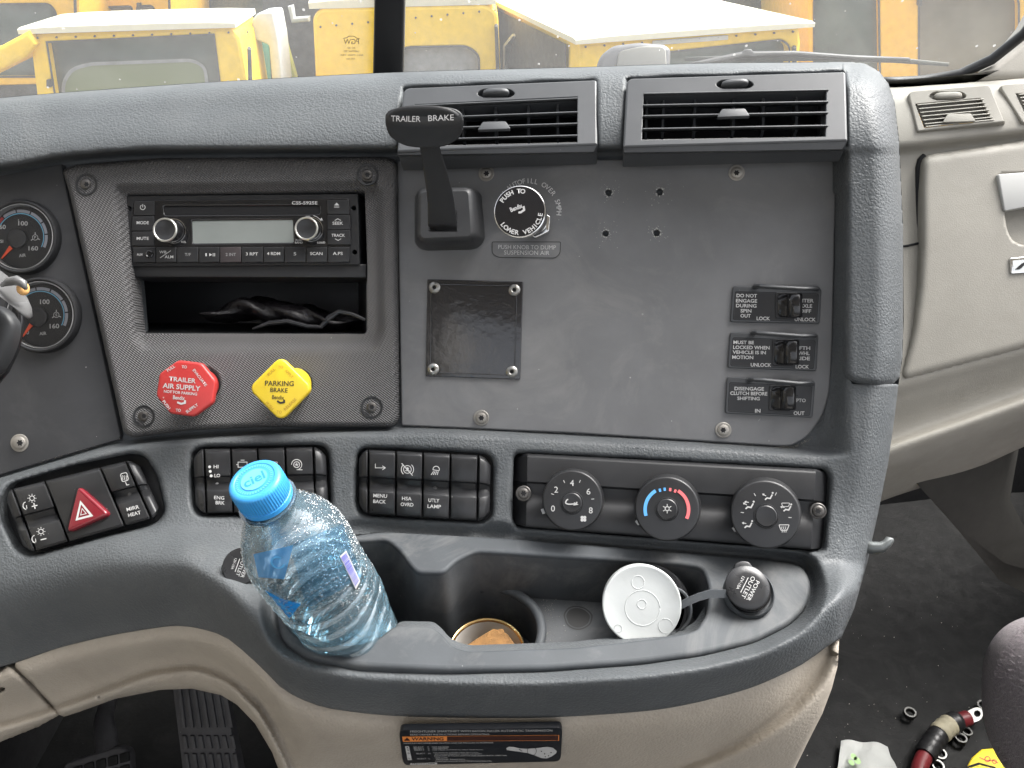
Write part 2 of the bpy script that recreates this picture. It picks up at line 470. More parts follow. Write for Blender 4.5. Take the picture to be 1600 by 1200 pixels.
def zbase(x, y):
    x = np.asarray(x, float)
    return np.where(x < 620, .60, CR / (1 + TA * (x - 800) / FPX))
PL = Frame(350, 450, .60)
PR = Frame(960, 450, float(zbase(960, 0)), yaw=7)
# feature curves: (x, y) and (x, relief towards the driver)
K = [
 ([(-60,160),(0,153),(200,137),(400,124),(640,112),(900,105),(1150,98),(1330,97),(1420,100)], [(-60,-.040),(1420,-.040)]),
 ([(-60,168),(0,161),(200,145),(400,132),(640,120),(900,113),(1150,106),(1330,106),(1420,112)], [(-60,-.012),(600,-.012),(640,-.012),(1420,-.012)]),
 ([(-60,196),(0,190),(200,176),(400,164),(640,150),(900,140),(1150,136),(1330,136),(1420,142)], [(-60,.006),(1420,.008)]),
 ([(-60,258),(0,256),(100,240),(250,230),(600,228),(1420,228)], [(-60,.020),(560,.022),(700,.022),(1420,.022)]),
 ([(-60,274),(0,272),(100,254),(250,243),(600,241),(1420,243)], [(-60,-.008),(1296,-.008),(1330,.020),(1420,.020)]),
 ([(-60,760),(0,742),(100,712),(190,688),(300,677),(620,664),(900,676),(1240,697),(1300,702),(1420,706)], [(-60,-.007),(1270,-.007),(1335,.018),(1420,.016)]),
 ([(-60,778),(0,760),(100,730),(190,704),(300,692),(620,680),(900,692),(1240,712),(1300,716),(1420,720)], [(-60,.013),(1270,.013),(1335,.018),(1420,.014)]),
 ([(-60,800),(0,790),(200,750),(300,740),(620,740),(900,756),(1240,780),(1420,790)], [(-60,.017),(1270,.018),(1420,.014)]),
 ([(-60,842),(0,835),(200,815),(400,822),(540,822),(800,835),(1000,850),(1240,868),(1420,880)], [(-60,.021),(200,.028),(300,.034),(540,.026),(1240,.028),(1420,.020)]),
 ([(-60,925),(0,915),(100,898),(200,886),(280,886),(340,912),(400,972),(440,1018),(500,1044),(600,1058),(800,1065),(1000,1055),(1150,1030),(1250,990),(1320,935),(1420,905)],
  [(-60,.031),(100,.040),(200,.056),(280,.075),(340,.092),(440,.118),(600,.124),(1000,.121),(1200,.105),(1320,.075),(1420,.05)]),
 ([(-60,1052),(0,1042),(100,1010),(200,988),(280,978),(340,990),(400,1035),(450,1082),(520,1108),(650,1120),(800,1122),(1000,1112),(1150,1082),(1250,1040),(1312,998),(1420,960)],
  [(-60,.000),(100,.008),(200,.024),(280,.042),(340,.059),(440,.090),(600,.098),(1000,.096),(1200,.085),(1320,.060),(1420,.04)]),
]
def relief(X, Y, K=K):
    X = np.asarray(X, float); Y = np.asarray(Y, float)
    ys = [cv(X, a) for a, _ in K]; ws = [cv(X, b_) for _, b_ in K]
    sh = X.shape; ysA = np.stack([y.ravel() for y in ys]); wsA = np.stack([w.ravel() for w in ws]); y = Y.ravel()
    h = np.diff(ysA, axis=0); h = np.maximum(h, 1); d = np.diff(wsA, axis=0) / h
    m = np.zeros_like(wsA); m[0], m[-1] = d[0], d[-1]
    for i in range(1, len(K) - 1):
        w1, w2 = 2 * h[i] + h[i - 1], h[i] + 2 * h[i - 1]
        ok = d[i - 1] * d[i] > 0
        den = np.where(ok, w1 / np.where(ok, d[i - 1], 1) + w2 / np.where(ok, d[i], 1), 1)
        m[i] = np.where(ok, (w1 + w2) / den, 0)
    k = np.zeros(y.shape, int)
    for i in range(1, len(K) - 1): k = np.where(y >= ysA[i], i, k)
    c = np.arange(len(y)); t = np.clip((y - ysA[k, c]) / h[k, c], 0, 1.2); hh = h[k, c]
    w = (2*t**3-3*t**2+1)*wsA[k, c] + (t**3-2*t**2+t)*hh*m[k, c] + (-2*t**3+3*t**2)*wsA[k+1, c] + (t**3-t**2)*hh*m[k+1, c]
    return w.reshape(sh)
# shelf plane of the cup tray (nearly level in the cab)
SH = Frame(800, 850, float(zbase(800, 0)) - .026, n=(0, -math.sin(R_(4)), math.cos(R_(4))))
def z_shelf(X, Y, w=0):
    n, o_ = SH.n, SH.o + SH.n * w
    num = (o_ - CAM).dot(n)
    den = VF.dot(n) + VR.dot(n) * (np.asarray(X) - 800) / FPX - VU.dot(n) * (np.asarray(Y) - 600) / FPX
    return num / den
TRAY = rnd([(436,905),(530,838),(600,829),(800,840),(1000,856),(1200,872),(1256,882),(1270,912),(1262,945),(1236,972),(1180,1000),(1100,1020),(1000,1034),(850,1044),(700,1046),(560,1040),(480,1024),(440,1000),(430,965)], 16, 3)
TRAYH = rnd([(446,915),(540,846),(604,842),(627,862),(640,882),(652,894),(694,894),(712,876),(742,861),(800,864),(1062,880),(1098,886),(1108,915),(1106,955),(1088,984),(1040,994),(900,1010),(730,1016),(706,1008),(692,990),(676,977),(616,976),(592,996),(560,1014),(520,1018),(480,1004),(450,980),(438,950)], 10, 3)
VOUT = [[(628,135),(934,122),(936,236),(618,240)], [(977,120),(1324,109),(1327,232),(971,236)]]
EDGE = [(1330,97),(1352,100),(1374,112),(1389,132),(1398,160),(1405,220),(1411,350),(1412,500),(1410,560),(1404,600),(1398,650),(1388,722),(1372,802),(1355,880),(1335,950),(1314,998)]
def zskin(X, Y):
    X = np.asarray(X, float); Y = np.asarray(Y, float)
    Z = zbase(X, Y) - relief(X, Y)
    d, _, _ = seg_dist(X, Y, TRAY); ins = inpoly(X, Y, TRAY)
    zs = z_shelf(X, Y, -.003)
    t = np.where(ins, 1, sm(1 - d / 26))
    Z = Z * (1 - t) + zs * t
    for vp in VOUT:
        d, _, _ = seg_dist(X, Y, vp); Z = Z + np.where(inpoly(X, Y, vp), .012 * sm(d / 7), 0)
    d, _, _ = seg_dist(X, Y, EDGE, closed=False); R = 46
    q = np.clip(1 - d / R, 0, 1)
    q = q * sm((X - 1290) / 40)
    return Z + .040 * (1 - np.sqrt(np.maximum(0, 1 - q ** 2)))
def roll_edge(polys, r, depth):
    def f(X, Y):
        Z = zskin(X, Y)
        for p in polys:
            d, _, _ = seg_dist(X, Y, p); q = np.clip(1 - d / r, 0, 1)
            Z = Z + depth * (1 - np.sqrt(np.maximum(0, 1 - q * q)))
        return Z
    return f
def curve_pts(pts, x0, x1, n, dy=0): return [(float(x), float(cv(x, pts)) + dy) for x in np.linspace(x0, x1, n)]
PANEL = rnd([(620,251),(1298,247),(1307,258),(1300,560),(1296,616),(1285,650),(1262,683),(1236,697),(1215,697),(900,677),(627,665)], [3,6,8,30,12,12,12,8,8,0,3], 4)
GPANEL = [(-60,276),(0,274),(96,256),(102,290),(188,680),(186,687),(100,712),(0,742),(-60,760)]
BEZEL = rnd([(97,265),(120,257),(250,247),(604,245),(620,252),(622,655),(614,667),(420,667),(300,672),(206,684),(193,676),(108,300)], [8,8,0,8,8,10,8,0,0,8,12,10], 4)
RH = rnd([(196,303),(570,297),(574,418),(573,522),(214,521),(205,418)], [6,6,0,6,6,0], 3)
BANK1 = [(4,768),(214,716),(255,806),(40,866)]     # px corners TL TR BR BL
BANK2 = [(301,702),(510,698),(514,799),(305,803)]
BANK3 = [(560,702),(768,712),(766,815),(560,802)]
CLIM = rnd([(808,708),(1290,734),(1296,748),(1287,858),(1278,862),(806,824),(801,814),(803,716)], [6,6,6,6,6,6,4,6], 3)
def bankpoly(c, g, r):
    cx, cy = sum(p[0] for p in c) / 4, sum(p[1] for p in c) / 4
    return rnd([(x + g * (1 if x > cx else -1), y + g * (1 if y > cy else -1)) for x, y in c], r, 5)
BH1 = rnd([(-1,790),(14,756),(110,728),(205,709),(226,712),(246,745),(258,800),(244,818),(120,850),(50,868),(26,862),(4,815)], [10,14,0,10,14,10,10,14,0,10,12,10], 4)
BH2, BH3 = bankpoly(BANK2, 3, 22), bankpoly(BANK3, 3, 22)
body_top = [(-60,160)] 
dash = thing('dashboard', 'dark grey leather-grained truck dashboard wrapping round the radio and switch panels', 'dashboard', fr=PL)
right_edge = EDGE[8:]
outer = curve_pts(K[0][0], -60, 1326, 60) + [(1330, 97), (1330, 600), (1404, 600)] + EDGE[10:] + curve_pts(K[10][0], 1312, -60, 70)
VH1 = [(640,140),(915,132),(918,226),(640,234)]; VH2 = [(992,134),(1304,124),(1304,226),(990,232)]
Zf = roll_edge([BH1, BH2, BH3, CLIM], 9, .005)
V, F = grid_mesh(outer, [VH1, VH2, RH, BH1, BH2, BH3, CLIM, offset(ccw(TRAYH), -9)], Zf, step=4, skirt=.02)
Geo().add(V, F).build('moulded_skin', M_SKIN, dash, ang=None)
# padded bolster down the right edge, ending in a seam
BOL = [(1318,99),(1330,97)] + EDGE[1:9] + [(1406,590),(1396,600),(1372,604),(1340,601),(1322,595),(1314,585),(1316,300)]
def zb(X, Y):
    Z = zskin(X, Y) - .004
    d, _, _ = seg_dist(X, Y, BOL[9:], closed=False); q = np.clip(1 - d / 14, 0, 1)
    return Z + .009 * (1 - np.sqrt(np.maximum(0, 1 - q * q)))
V, F = grid_mesh(BOL, [], zb, step=3, skirt=.03)
Geo().add(V, F).build('side_bolster', M_SKIN, dash, ang=None)
# the far side of the dash body behind the rounded edge
g = Geo()
pts = EDGE[4:]
back = []
for x, y in pts:
    z = float(zskin(np.array([x]), np.array([y]))[0])
    back.append((P(x, y, z + .001), P(x, y, z + .001) + Vector((-.03, .16, -.06)), P(x, y, z + .001) + Vector((-.05, .45, -.16))))
g.rings([[b_[0] for b_ in back], [b_[1] for b_ in back], [b_[2] for b_ in back]], closed=False)
g.build('side_return', M_SKIN, dash, ang=None)
g = Geo(); top = [(x, y) for x, y in curve_pts(K[0][0], -60, 1330, 40)]
row0 = [P(x, y, float(zskin(np.array([x]), np.array([y + .5]))[0])) for x, y in top]
g.rings([row0, [p + Vector((0, .12, -.035)) for p in row0], [p + Vector((0, .40, -.09)) for p in row0]], closed=False)
g.build('top_shelf', M_ROLL, dash, ang=None)

# ---- flat panels set into the dash
HOLES = [(951,301,5.5),(1031,300,5.5),(946,365,5),(1026,364,5.5)]
g = Geo(); g.plate(PR, PANEL, -.012, -.002, .0012, holes=[circ(x, y, r, 16) for x, y, r in HOLES], hbev=.0004)
panel = g.build('control_panel', M_PANEL, dash)
g = Geo(); g.plate(PL, GPANEL, -.012, -.002, .0010); gpanel = g.build('gauge_panel', M_GPANEL, dash)
# burrs and scratches round the drilled holes
M_BURR = mat('torn_plastic_burr', (.42, .42, .40), .7)
for hx, hy, r in HOLES:
    g = Geo()
    for q in range(70):
        a = random.uniform(0, 6.28); rr = r + abs(random.gauss(.8, 1.4)) + (0 if random.random() < .6 else abs(random.gauss(0, 9)))
        x, y = hx + rr * math.cos(a), hy + rr * math.sin(a); s_ = random.uniform(.25, .9) * (1.25 if rr < r + 2 else .7)
        g.face(PR, [(x + s_ * math.cos(b_) * random.uniform(.6, 1.4), y + s_ * math.sin(b_)) for b_ in (0, 1.2, 2.6, 3.9, 5.1)], -.0017 + random.random() * .0003)
    g.build('drill_burr', M_BURR, panel)
# ================================================================ DEVICES IN THE DASH
def screw(fr, px, py, r, parent, well=False, w=0.0, metal=None, tilt=0):
    """torx pan screw: washer, domed head, six-lobed recess"""
    k = fr.k(px, py); R = r * k
    g = Geo()
    if well:
        g.lathe(fr, px, py, [(R * 1.55, w - .0002), (R * 1.5, w + .0005), (R * 1.25, w + .0002), (R * 1.12, w - .003)], 32, at=w, cap=True)
        g.build('screw_well', M_BLACK, parent)
    g = Geo(); b = w - (.0012 if well else 0)
    g.lathe(fr, px, py, [(R, b), (R, b + .0006), (R * .93, b + .0009), (R * .74, b + .0008), (R * .72, b + .0012), (R * .68, b + .0020), (R * .5, b + .0026), (R * .36, b + .0028)], 32, at=b, cap=True)
    s = g.build('screw', metal or M_STEEL, parent)
    g = Geo(); cu, cv_ = fr.uv(px, py, b + .0029)
    star = []
    for i in range(24):
        a = 2 * math.pi * i / 24; rr = R * (.31 + .07 * math.cos(6 * a)) * 1.0
        star.append(fr.wd(cu + rr * math.cos(a), cv_ + rr * math.sin(a), b + .0029))
    g.add(star, [tuple(range(24))]); g.build('torx_recess', M_DARK, s)
    return s
M_SCREWD = grained('dark_oxide_steel', (.10, .095, .09), .38, 700, .0001, amt=.3); P_(M_SCREWD).inputs['Metallic'].default_value = .8
M_DUSTY = grained('dusty_steel', (.30, .285, .26), .5, 500, .0002, amt=.35); P_(M_DUSTY).inputs['Metallic'].default_value = .7
for x, y in [(760,271),(1151,270),(752,653),(1130,672)]: screw(PR, x, y, 12.5, panel, w=-.002, metal=M_DUSTY)
screw(PL, 31, 692, 14, gpanel, w=-.002, metal=M_DUSTY)

# ---- woven-pattern surround of the radio
REC = rnd([(176,287),(588,281),(600,300),(603,520),(590,548),(222,552),(206,530)], [10,14,10,18,14,14,10], 4)
def zbez(X, Y):
    d, _, _ = seg_dist(X, Y, REC); ins = inpoly(X, Y, REC); sd = np.where(ins, d, -d)
    w = .009 - .0065 * sm((sd + 4) / 22)
    d2, _, _ = seg_dist(X, Y, BEZEL); q = np.clip(1 - d2 / 9, 0, 1)
    w = w - .006 * (1 - np.sqrt(np.maximum(0, 1 - q * q)))
    d3 = np.hypot(X - 318, Y - 600); w = w + .0012 * sm(1 - np.abs(d3 - 30) / 4)
    return .60 - w
BS = [(135,288),(574,273),(225,650),(581,636)]
bez = thing('radio_surround', 'grey woven-pattern surround panel framing the radio and the two brake knobs', 'trim panel', fr=PL)
V, F = grid_mesh(BEZEL, [RH], zbez, step=3, skirt=.014)
Geo().add(V, F).build('face_panel', M_WEAVE, bez, ang=None)
for x, y in BS: screw(PL, x, y, 11, bez, well=True, w=.0092, metal=M_SCREWD)
g = Geo(); g.plate(PL, [(205,414),(573,412),(573,434),(206,433)], -.03, -.001, .0015); g.build('cross_bar', M_BLACK, bez)
# storage slot under the radio: a real box open to the front
g = Geo(); a = [(212,430),(573,430),(573,523),(214,522)]
fr_, bk = [PL.pt(x, y, -.001) for x, y in a], [PL.pt(x, y, -.11) for x, y in [(225,425),(560,425),(560,505),(228,505)]]
g.rings([fr_, bk], cap1=True); g.build('storage_slot', M_BLACK, bez)
g = Geo(); a = [(194,300),(572,296),(574,418),(203,418)]
g.rings([[PL.pt(x, y, -.001) for x, y in a], [PL.pt(x, y, -.06) for x, y in a]], cap1=True); g.build('radio_bay', M_BLACK, bez)

# ---- radio
RF = PL.shift(.001)
radio = thing('car_radio', 'black single-slot CD radio with silver-ringed round knobs and grey display', 'radio', fr=RF)
g = Geo(); g.plate(RF, rnd([(193.5,306),(559,303),(562,413.5),(199,416.5)], 2, 2), -.05, .0, .0006, holes=[circ(201.5,326,4,14),circ(203.5,395,4,14),circ(552.5,325,4,14),circ(554,394,4,14)], hbev=.0003)
g.build('mounting_plate', M_KEY, radio)
face = rnd([(209,313),(545,309),(549,340),(548,380),(544,409),(210,411),(206,380),(204.5,345)], [5,5,10,10,4,4,10,10], 3)
g = Geo(); g.plate(RF, face, 0, .0012, .0006, holes=[rnd([(255,322.5),(499,321),(499,334),(257,335.5)], 4, 3), rnd([(300,345),(457,343),(458.5,378.5),(301,380)], 2, 2)], hbev=.0012)
g.build('fascia', M_GLOSS, radio)
g = Geo(); g.face(RF, [(255,322),(499,321),(499,334.5),(257,336)], .0001); cdp = g.build('disc_slot', M_DARK, radio)
M_LCD = mat('grey_lcd', (.22, .24, .23), .13, spec=.6); wear(M_LCD, (.22, .24, .23), .1, 14)
g = Geo(); g.face(RF, [(299,344),(458,342),(459,379),(300,381)], .0003); g.build('display', M_LCD, radio)
def key(poly, name='button', h=.0022, m=M_KEY, par=radio, fr=RF, r=1.2):
    g = Geo(); g.plate(fr, rnd(poly, r, 2), .0, h, .0005); return g.build(name, m, par)
def lab(par, items, fr, w, m=M_WHITE, name='lettering'):
    g = Geo()
    for it in items: g.text(fr, *it[:5], **dict(rot=it[5] if len(it) > 5 else 0, w=w))
    return g.build(name, m, par, ang=None)
rows = [(314,336.5),(337.8,360.6),(361.8,384)]
lt = [None, ('MODE',223,348,19,4.8,0), ('MUTE',223,372.5,19,4.8,0)]
for i, (a, b_) in enumerate(rows):
    x0 = [209.5, 206.5, 206][i]
    kk = key([(x0,a),(240.5,a-.3),(241,b_),(x0-1,b_)])
    if i: lab(kk, [lt[i]], RF, .0024)
    else:
        g = Geo(); g.arc(RF, 223, 323.8, 3.8, 120, 420, 1.0, .0024); g.line(RF, [(223,319),(223,324)], 1.0, .0024); g.build('power_mark', M_WHITE, kk, ang=None)
rr = [(312.5,334.5),(335.6,358.8),(359.8,382)]
for i, (a, b_) in enumerate(rr):
    x1 = [545,546.5,547][i]
    kk = key([(511,a),(x1,a-.3),(x1+1,b_),(511.5,b_)])
    g = Geo()
    if i == 0: g.face(RF, [(522,321),(530,321),(526,316.5)], .0024); g.line(RF, [(522,323.5),(530,323.5)], 1.1, .0024)
    if i == 1: g.text(RF, 'SEEK', 527.8, 348.8, 16.5, 4.8, 0, .0024); g.line(RF, [(523,344.5),(527.8,341.8),(532.6,344.5)], 1, .0024)
    if i == 2: g.text(RF, 'TRACK', 528.3, 367.7, 21, 4.8, 0, .0024); g.line(RF, [(523.5,373),(528.3,375.7),(533,373)], 1, .0024)
    g.build('lettering', M_WHITE, kk, ang=None)
bx = [207,243,275.8,310,343,376.8,411,444,478,511.5,547]
bl = [[('AUX',218.5,397.6,9.5,3.6,0)],[('WB',254.5,393.8,11,4.2,0),('ALM',264,401.3,13.5,4.4,0)],[('T/F',293.4,397.6,9.5,4.6,0)],[('1',322,398,2.2,4.6,0)],[('2 INT',360.6,397.6,16,4.6,0)],[('3 RPT',393.6,396.8,19,4.8,0)],[('4 RDM',427.5,396.2,20.5,4.8,0)],[('5',460.8,396.6,4,5,0)],[('SCAN',494.2,396.2,19.5,4.8,0)],[('A.PS',527.8,396,15.5,4.8,0)]]
M_KEYP = grained('worn_pinkish_key', (.045, .038, .04), .35, 900, .00004)
for i in range(10):
    kk = key([(bx[i]+.7,386.3),(bx[i+1]-.7,385.6),(bx[i+1]-.7,409.2),(bx[i]+.9,410.2)], m=M_KEYP if i == 4 else M_KEY)
    t = lab(kk, bl[i], RF, .0024, M_WHITE if i not in (2, 4) else M_FAINT)
    if i == 1: g = Geo(); g.line(RF, [(250,403),(267,391.5)], .9, .00245); g.build('slash', M_WHITE, kk, ang=None)
    if i == 3: g = Geo(); g.face(RF, [(327,395.5),(327,400.5),(331.5,398)], .0024); g.line(RF, [(333,395.5),(333,400.5)], 1, .0024); g.line(RF, [(335.5,395.5),(335.5,400.5)], 1, .0024); g.build('play_mark', M_WHITE, kk, ang=None)
    if i == 0:
        g = Geo(); g.lathe(RF, 233, 397, [(6,.0022),(6,.0032),(4.6,.0035),(3.3,.0030),(3.1,.0024)], 24, unit='px', cap=True, at=.003); j = g.build('aux_jack', M_GLOSS, kk)
def radio_knob(bx_, by_, fx, fy, r):
    g = Geo(); g.lathe(RF, bx_, by_, [(r*1.05,.0012),(r*1.05,.0017),(r*1.0,.0017)], 40, unit='px', cap=False, at=.0015); kb = g.build('knob_ring', M_CHROME, radio)
    fr2 = RF; top = .0125
    g = Geo()
    n = 40; rings = []
    for t, rad in [(0, r * .97), (.85, r * .97), (1.0, r * .97)]:
        w = .0015 + t * (top - .0015); cx, cy = bx_ + (fx - bx_) * 1.0, by_
        cu, cv_ = RF.uv(fx, fy, top); bu, bv = RF.uv(bx_, by_, .0015)
        cu, cv_ = bu + (cu - bu) * t, bv + (cv_ - bv) * t; k = RF.k(fx, fy) * .97
        rings.append([RF.wd(cu + rad * k * math.cos(2*math.pi*i/n), cv_ + rad * k * math.sin(2*math.pi*i/n), w) for i in range(n)])
    g.rings(rings); kn = g.build('tuning_knob', M_GLOSS, radio)
    g = Geo(); g.lathe(RF, fx, fy, [(r,top-.001),(r*1.0,top),(r*.96,top+.0004),(r*.88,top+.0004),(r*.84,top)], 40, unit='px', cap=False, at=top); g.build('silver_rim', M_SATIN, kn)
    g = Geo(); g.lathe(RF, fx, fy, [(r*.85,top),(r*.8,top-.0003)], 40, unit='px', cap=True, at=top); g.build('knob_cap', M_KEY, kn)
M_SATIN = mat('satin_silver', (.62, .62, .58), .3, metal=.85)
radio_knob(271, 361, 257.5, 359, 18.5); radio_knob(486, 358.5, 478.5, 357, 18)
g = Geo(); g.text(RF, 'CSS-5925E', 476, 317, 40, 5, 0, .0015, .02); g.text(RF, 'LOUD', 502, 379, 12, 3, 0, .0015); g.text(RF, 'BAND', 467, 379, 12, 3, 0, .0015); g.text(RF, 'PUSH', 467, 375.3, 10, 2.6, 0, .0015)
g.arc(RF, 484, 358, 22, 75, 35, .9, .0015); g.face(RF, [(500,343.5),(504.5,344.5),(502.5,340)], .0015); g.text(RF, 'SEL', 482, 338.5, 9, 2.6, 0, .0015)
g.text(RF, 'VOL', 287, 378, 8, 3, 0, .0015)
g.build('lettering', M_WHITE, radio, ang=None)

# ---- crumpled black bag in the slot
M_BAG = mat('shiny_black_film', (.010, .009, .010), .3, spec=.4)
bump(M_BAG, noise(M_BAG, 90, 5, .6, dist=1.5), .8, .002)
g = Geo(); rings = []
for j in range(26):
    t = j / 25; x = 330 + 235 * t; y = 496 - 14 * math.sin(t * 5) * (1 - t * .5) + 3 * math.sin(t * 17)
    hgt = .003 + .008 * math.sin(math.pi * min(1, t * 1.05)) ** .7
    c = PL.pt(x, y, -.035)
    rings.append([c + PL.v * (hgt * math.sin(a) * (.8 + .3 * math.sin(5 * a + j * .7))) + PL.n * (.022 * math.cos(a) * (1 + .25 * math.sin(3 * a + j))) for a in [2 * math.pi * i / 18 for i in range(18)]])
g.rings(rings, cap0=True, cap1=True)
bag = tag(g.build('crumpled_bag', M_BAG, ang=None), 'shiny crumpled black plastic bag lying in the slot under the radio', 'bag')
g = Geo(); g.tube([PL.pt(x, y, -.012) for x, y in [(500,512),(515,497),(530,487),(550,491),(571,500)]], [.0016,.003,.0022,.002,.0018], 10)
g.tube([PL.pt(x, y, -.012) for x, y in [(395,514),(420,505),(450,502),(480,510),(505,511)]], [.001,.0022,.0024,.002,.0016], 10)
tag(g.build('sunglasses', M_GLOSS), 'black sunglasses lying in front of the crumpled bag in the storage slot', 'sunglasses')

# ---- push-pull air valve knobs
M_RED = grained('red_knob_plastic', (.43, .036, .034), .36, 300, .00008, amt=.12, specks=.6, coat=.2)
M_YEL = grained('yellow_knob_plastic', (.72, .52, .03), .36, 300, .00008, amt=.08, specks=.4, coat=.2)
def stem(fr, x0, y0, w0, x1, y1, w1, r0, r1, n=32):
    g = Geo(); a = fr.pt(x0, y0, w0); b_ = fr.pt(x1, y1, w1); rings = []
    for t, r in [(0, r0), (.5, (r0 * .55 + r1 * .45)), (.8, r1), (1, r1)]:
        c = a.lerp(b_, t); rings.append([c + fr.u * (r * math.cos(2*math.pi*i/n)) + fr.v * (r * math.sin(2*math.pi*i/n)) for i in range(n)])
    return g.rings(rings)
KF = PL.shift(.036)
kr = thing('air_supply_knob', 'red octagonal push-pull trailer air supply knob below the radio', 'knob', fr=KF)
octo = [(290 + 48.5 * math.cos(R_(22.5 - 8 + 45 * i)), 607 - 46 * math.sin(R_(22.5 - 8 + 45 * i))) for i in range(8)]
g = Geo(); g.plate(KF, rnd(octo, 5, 4), -.0048, 0, .0018, seg=4, back=True); face_ = g.build('knob_face', M_RED, kr)
stem(PL, 319, 602, .006, 300, 605, .030, .0125, .0135).build('knob_stem', M_RED, kr)
g = Geo(); g.lathe(PL, 320, 601, [(24,.0075),(24,.0102),(22,.0102),(20,.004)], 36, unit='px', at=.01); g.build('collar', M_DARK, kr)
g = Geo(); w = .0003
for it in [('TRAILER',285,593.5,42,7.2,-5),('AIR SUPPLY',283.7,604.7,59,8,-5),('NOT FOR PARKING',282,613.6,52,4.4,-5),('Bendix',279.5,621.5,18.5,6.2,-5),
           ('PULL',267,575.5,14,4.6,33),('TO',288,573.3,8,4.6,-3),('EVACUATE',312.3,590,32,4.6,-52),('PUSH',260,632.5,16,4.6,-52),('TO',278.5,641,8,4.6,-2),('SUPPLY',300,637.8,22,4.6,35)]:
    g.text(KF, it[0], it[1], it[2], it[3], it[4], it[5], w, .02)
g.line(KF, [(277,628.5),(283,631),(289,629.5),(289,625.5)], 3, w)
g.build('lettering', M_WHITE, face_, ang=None)
ky = thing('parking_brake_knob', 'yellow diamond-shaped push-pull parking brake knob below the radio', 'knob', fr=KF)
g = Geo(); g.plate(KF, rnd([(438,556),(489,607),(438,659),(387,607)], 14, 6), -.0048, 0, .0018, seg=4, back=True); face_ = g.build('knob_face', M_YEL, ky)
stem(PL, 464, 600, .006, 446, 604, .030, .0125, .0135).build('knob_stem', M_YEL, ky)
g = Geo(); g.lathe(PL, 466, 599, [(22,.0075),(22,.0102),(20,.0102),(18.5,.004)], 36, unit='px', at=.01); g.build('collar', M_DARK, ky)
M_BPRINT = mat('black_print', (.03, .028, .02), .6); M_TAN = mat('worn_ochre_print', (.42, .25, .03), .6)
g = Geo()
for it in [('PARKING',436.5,599,45,8,-1),('BRAKE',436,609.5,27,7,-2),('Bendix',434.6,620.8,18.5,6.4,-3)]: g.text(KF, it[0], it[1], it[2], it[3], it[4], it[5], w, .01)
g.line(KF, [(433,626.5),(438,629.5),(444,628.5),(444,624.5)], 3, w)
g.build('lettering', M_BPRINT, face_, ang=None)
g = Geo()
for it in [('PUSH',421.5,634,15,4.4,-45),('TO',436,643.8,8,4.4,-2),('RELEASE',453.5,631.5,25,4.4,44),('PULL',424,581,15,4.2,44),('TO',438.5,573.5,8,4.2,0),('APPLY',452,584,16,4.2,-46)]: g.text(KF, it[0], it[1], it[2], it[3], it[4], it[5], w, .005)
g.build('worn_lettering', M_TAN, face_, ang=None)

# ---- gauges at the left edge
def gauge(cx, cy, r, label, sub, hub, needle, nums, red=False):
    G_ = PL.shift(-.002)
    t = thing('air_pressure_gauge', label, 'gauge', fr=G_, group=None)
    g = Geo(); g.lathe(G_, cx, cy, [(r*1.10,0),(r*1.10,.004),(r*1.06,.0062),(r*1.02,.0066),(r*.985,.006),(r*.96,.004)], 64, unit='px', cap=False, at=.005); g.build('rim', M_BLACK, t)
    g = Geo(); g.lathe(G_, cx, cy, [(r*.965,.0055),(r*.945,.0058),(r*.93,.0045),(r*.92,.001)], 64, unit='px', cap=False, at=.005); g.build('inner_ring', M_GREYRING, t)
    g = Geo(); g.lathe(G_, cx, cy, [(r*.95,.0004),(r*.5,.0004)], 64, unit='px', at=.0004); f = g.build('dial', M_DIAL, t)
    g = Geo(); segs = [(-24,4),(7,32),(35,66),(69,98),(101,130)] + [(133,165)]
    for a0, a1 in segs: g.arc(G_, cx, cy, r*.76, a0, a1, r*.085, .0008)
    g.build('scale_band', M_BAND, f, ang=None)
    g = Geo(); g.arc(G_, cx, cy, r*.685, -26, 200, 1.5, .0008, 60); g.build('blue_arc', M_BLUEARC, f, ang=None)
    g = Geo()
    for it in nums: g.text(G_, it[0], it[1], it[2], it[3], it[4], it[5], .0009, .02)
    x, y = sub[1], sub[2]; g.arc(G_, x, y, 4.2, 0, 360, .9, .0009); g.text(G_, sub[0], x, y, 3, 4.4, 0, .0009)
    for a in (90, 215, -25): g.line(G_, [(x+4.6*math.cos(R_(a)), y-4.6*math.sin(R_(a))),(x+8*math.cos(R_(a)), y-8*math.sin(R_(a)))], 1.4, .0009)
    g.build('lettering', M_WHITE, f, ang=None)
    g = Geo(); (x0, y0), (x1, y1) = needle; dx, dy = x1-x0, y1-y0; l = math.hypot(dx, dy); nx, ny = -dy/l, dx/l
    g.plate(G_, [(x0+nx*3.4,y0+ny*3.4),(x1+nx*.9,y1+ny*.9),(x1-nx*.9,y1-ny*.9),(x0-nx*3.4,y0-ny*3.4)], .0012, .0018, .0002); g.build('needle', M_ORANGE, t)
    g = Geo(); g.lathe(G_, hub[0], hub[1], [(r*.28,.0008),(r*.28,.003),(r*.25,.0036),(r*.1,.0038)], 40, unit='px', at=.0036); g.build('hub', M_HUB, t)
    g = Geo(); g.lathe(G_, cx, cy, [(r*.95,.0052),(r*.5,.0056),(r*.1,.0058)], 48, unit='px', at=.0054); g.build('glass', M_LENS, t)
    if red:
        g = Geo(); g.arc(G_, cx, cy, r*.76, 133, 160, r*.085, .00085); g.build('red_band', M_RED, f, ang=None)
M_GREYRING = mat('dusty_ring', (.26, .26, .26), .35); M_DIAL = grained('dial_black', (.016, .016, .017), .55, 400, .00005, specks=.6)
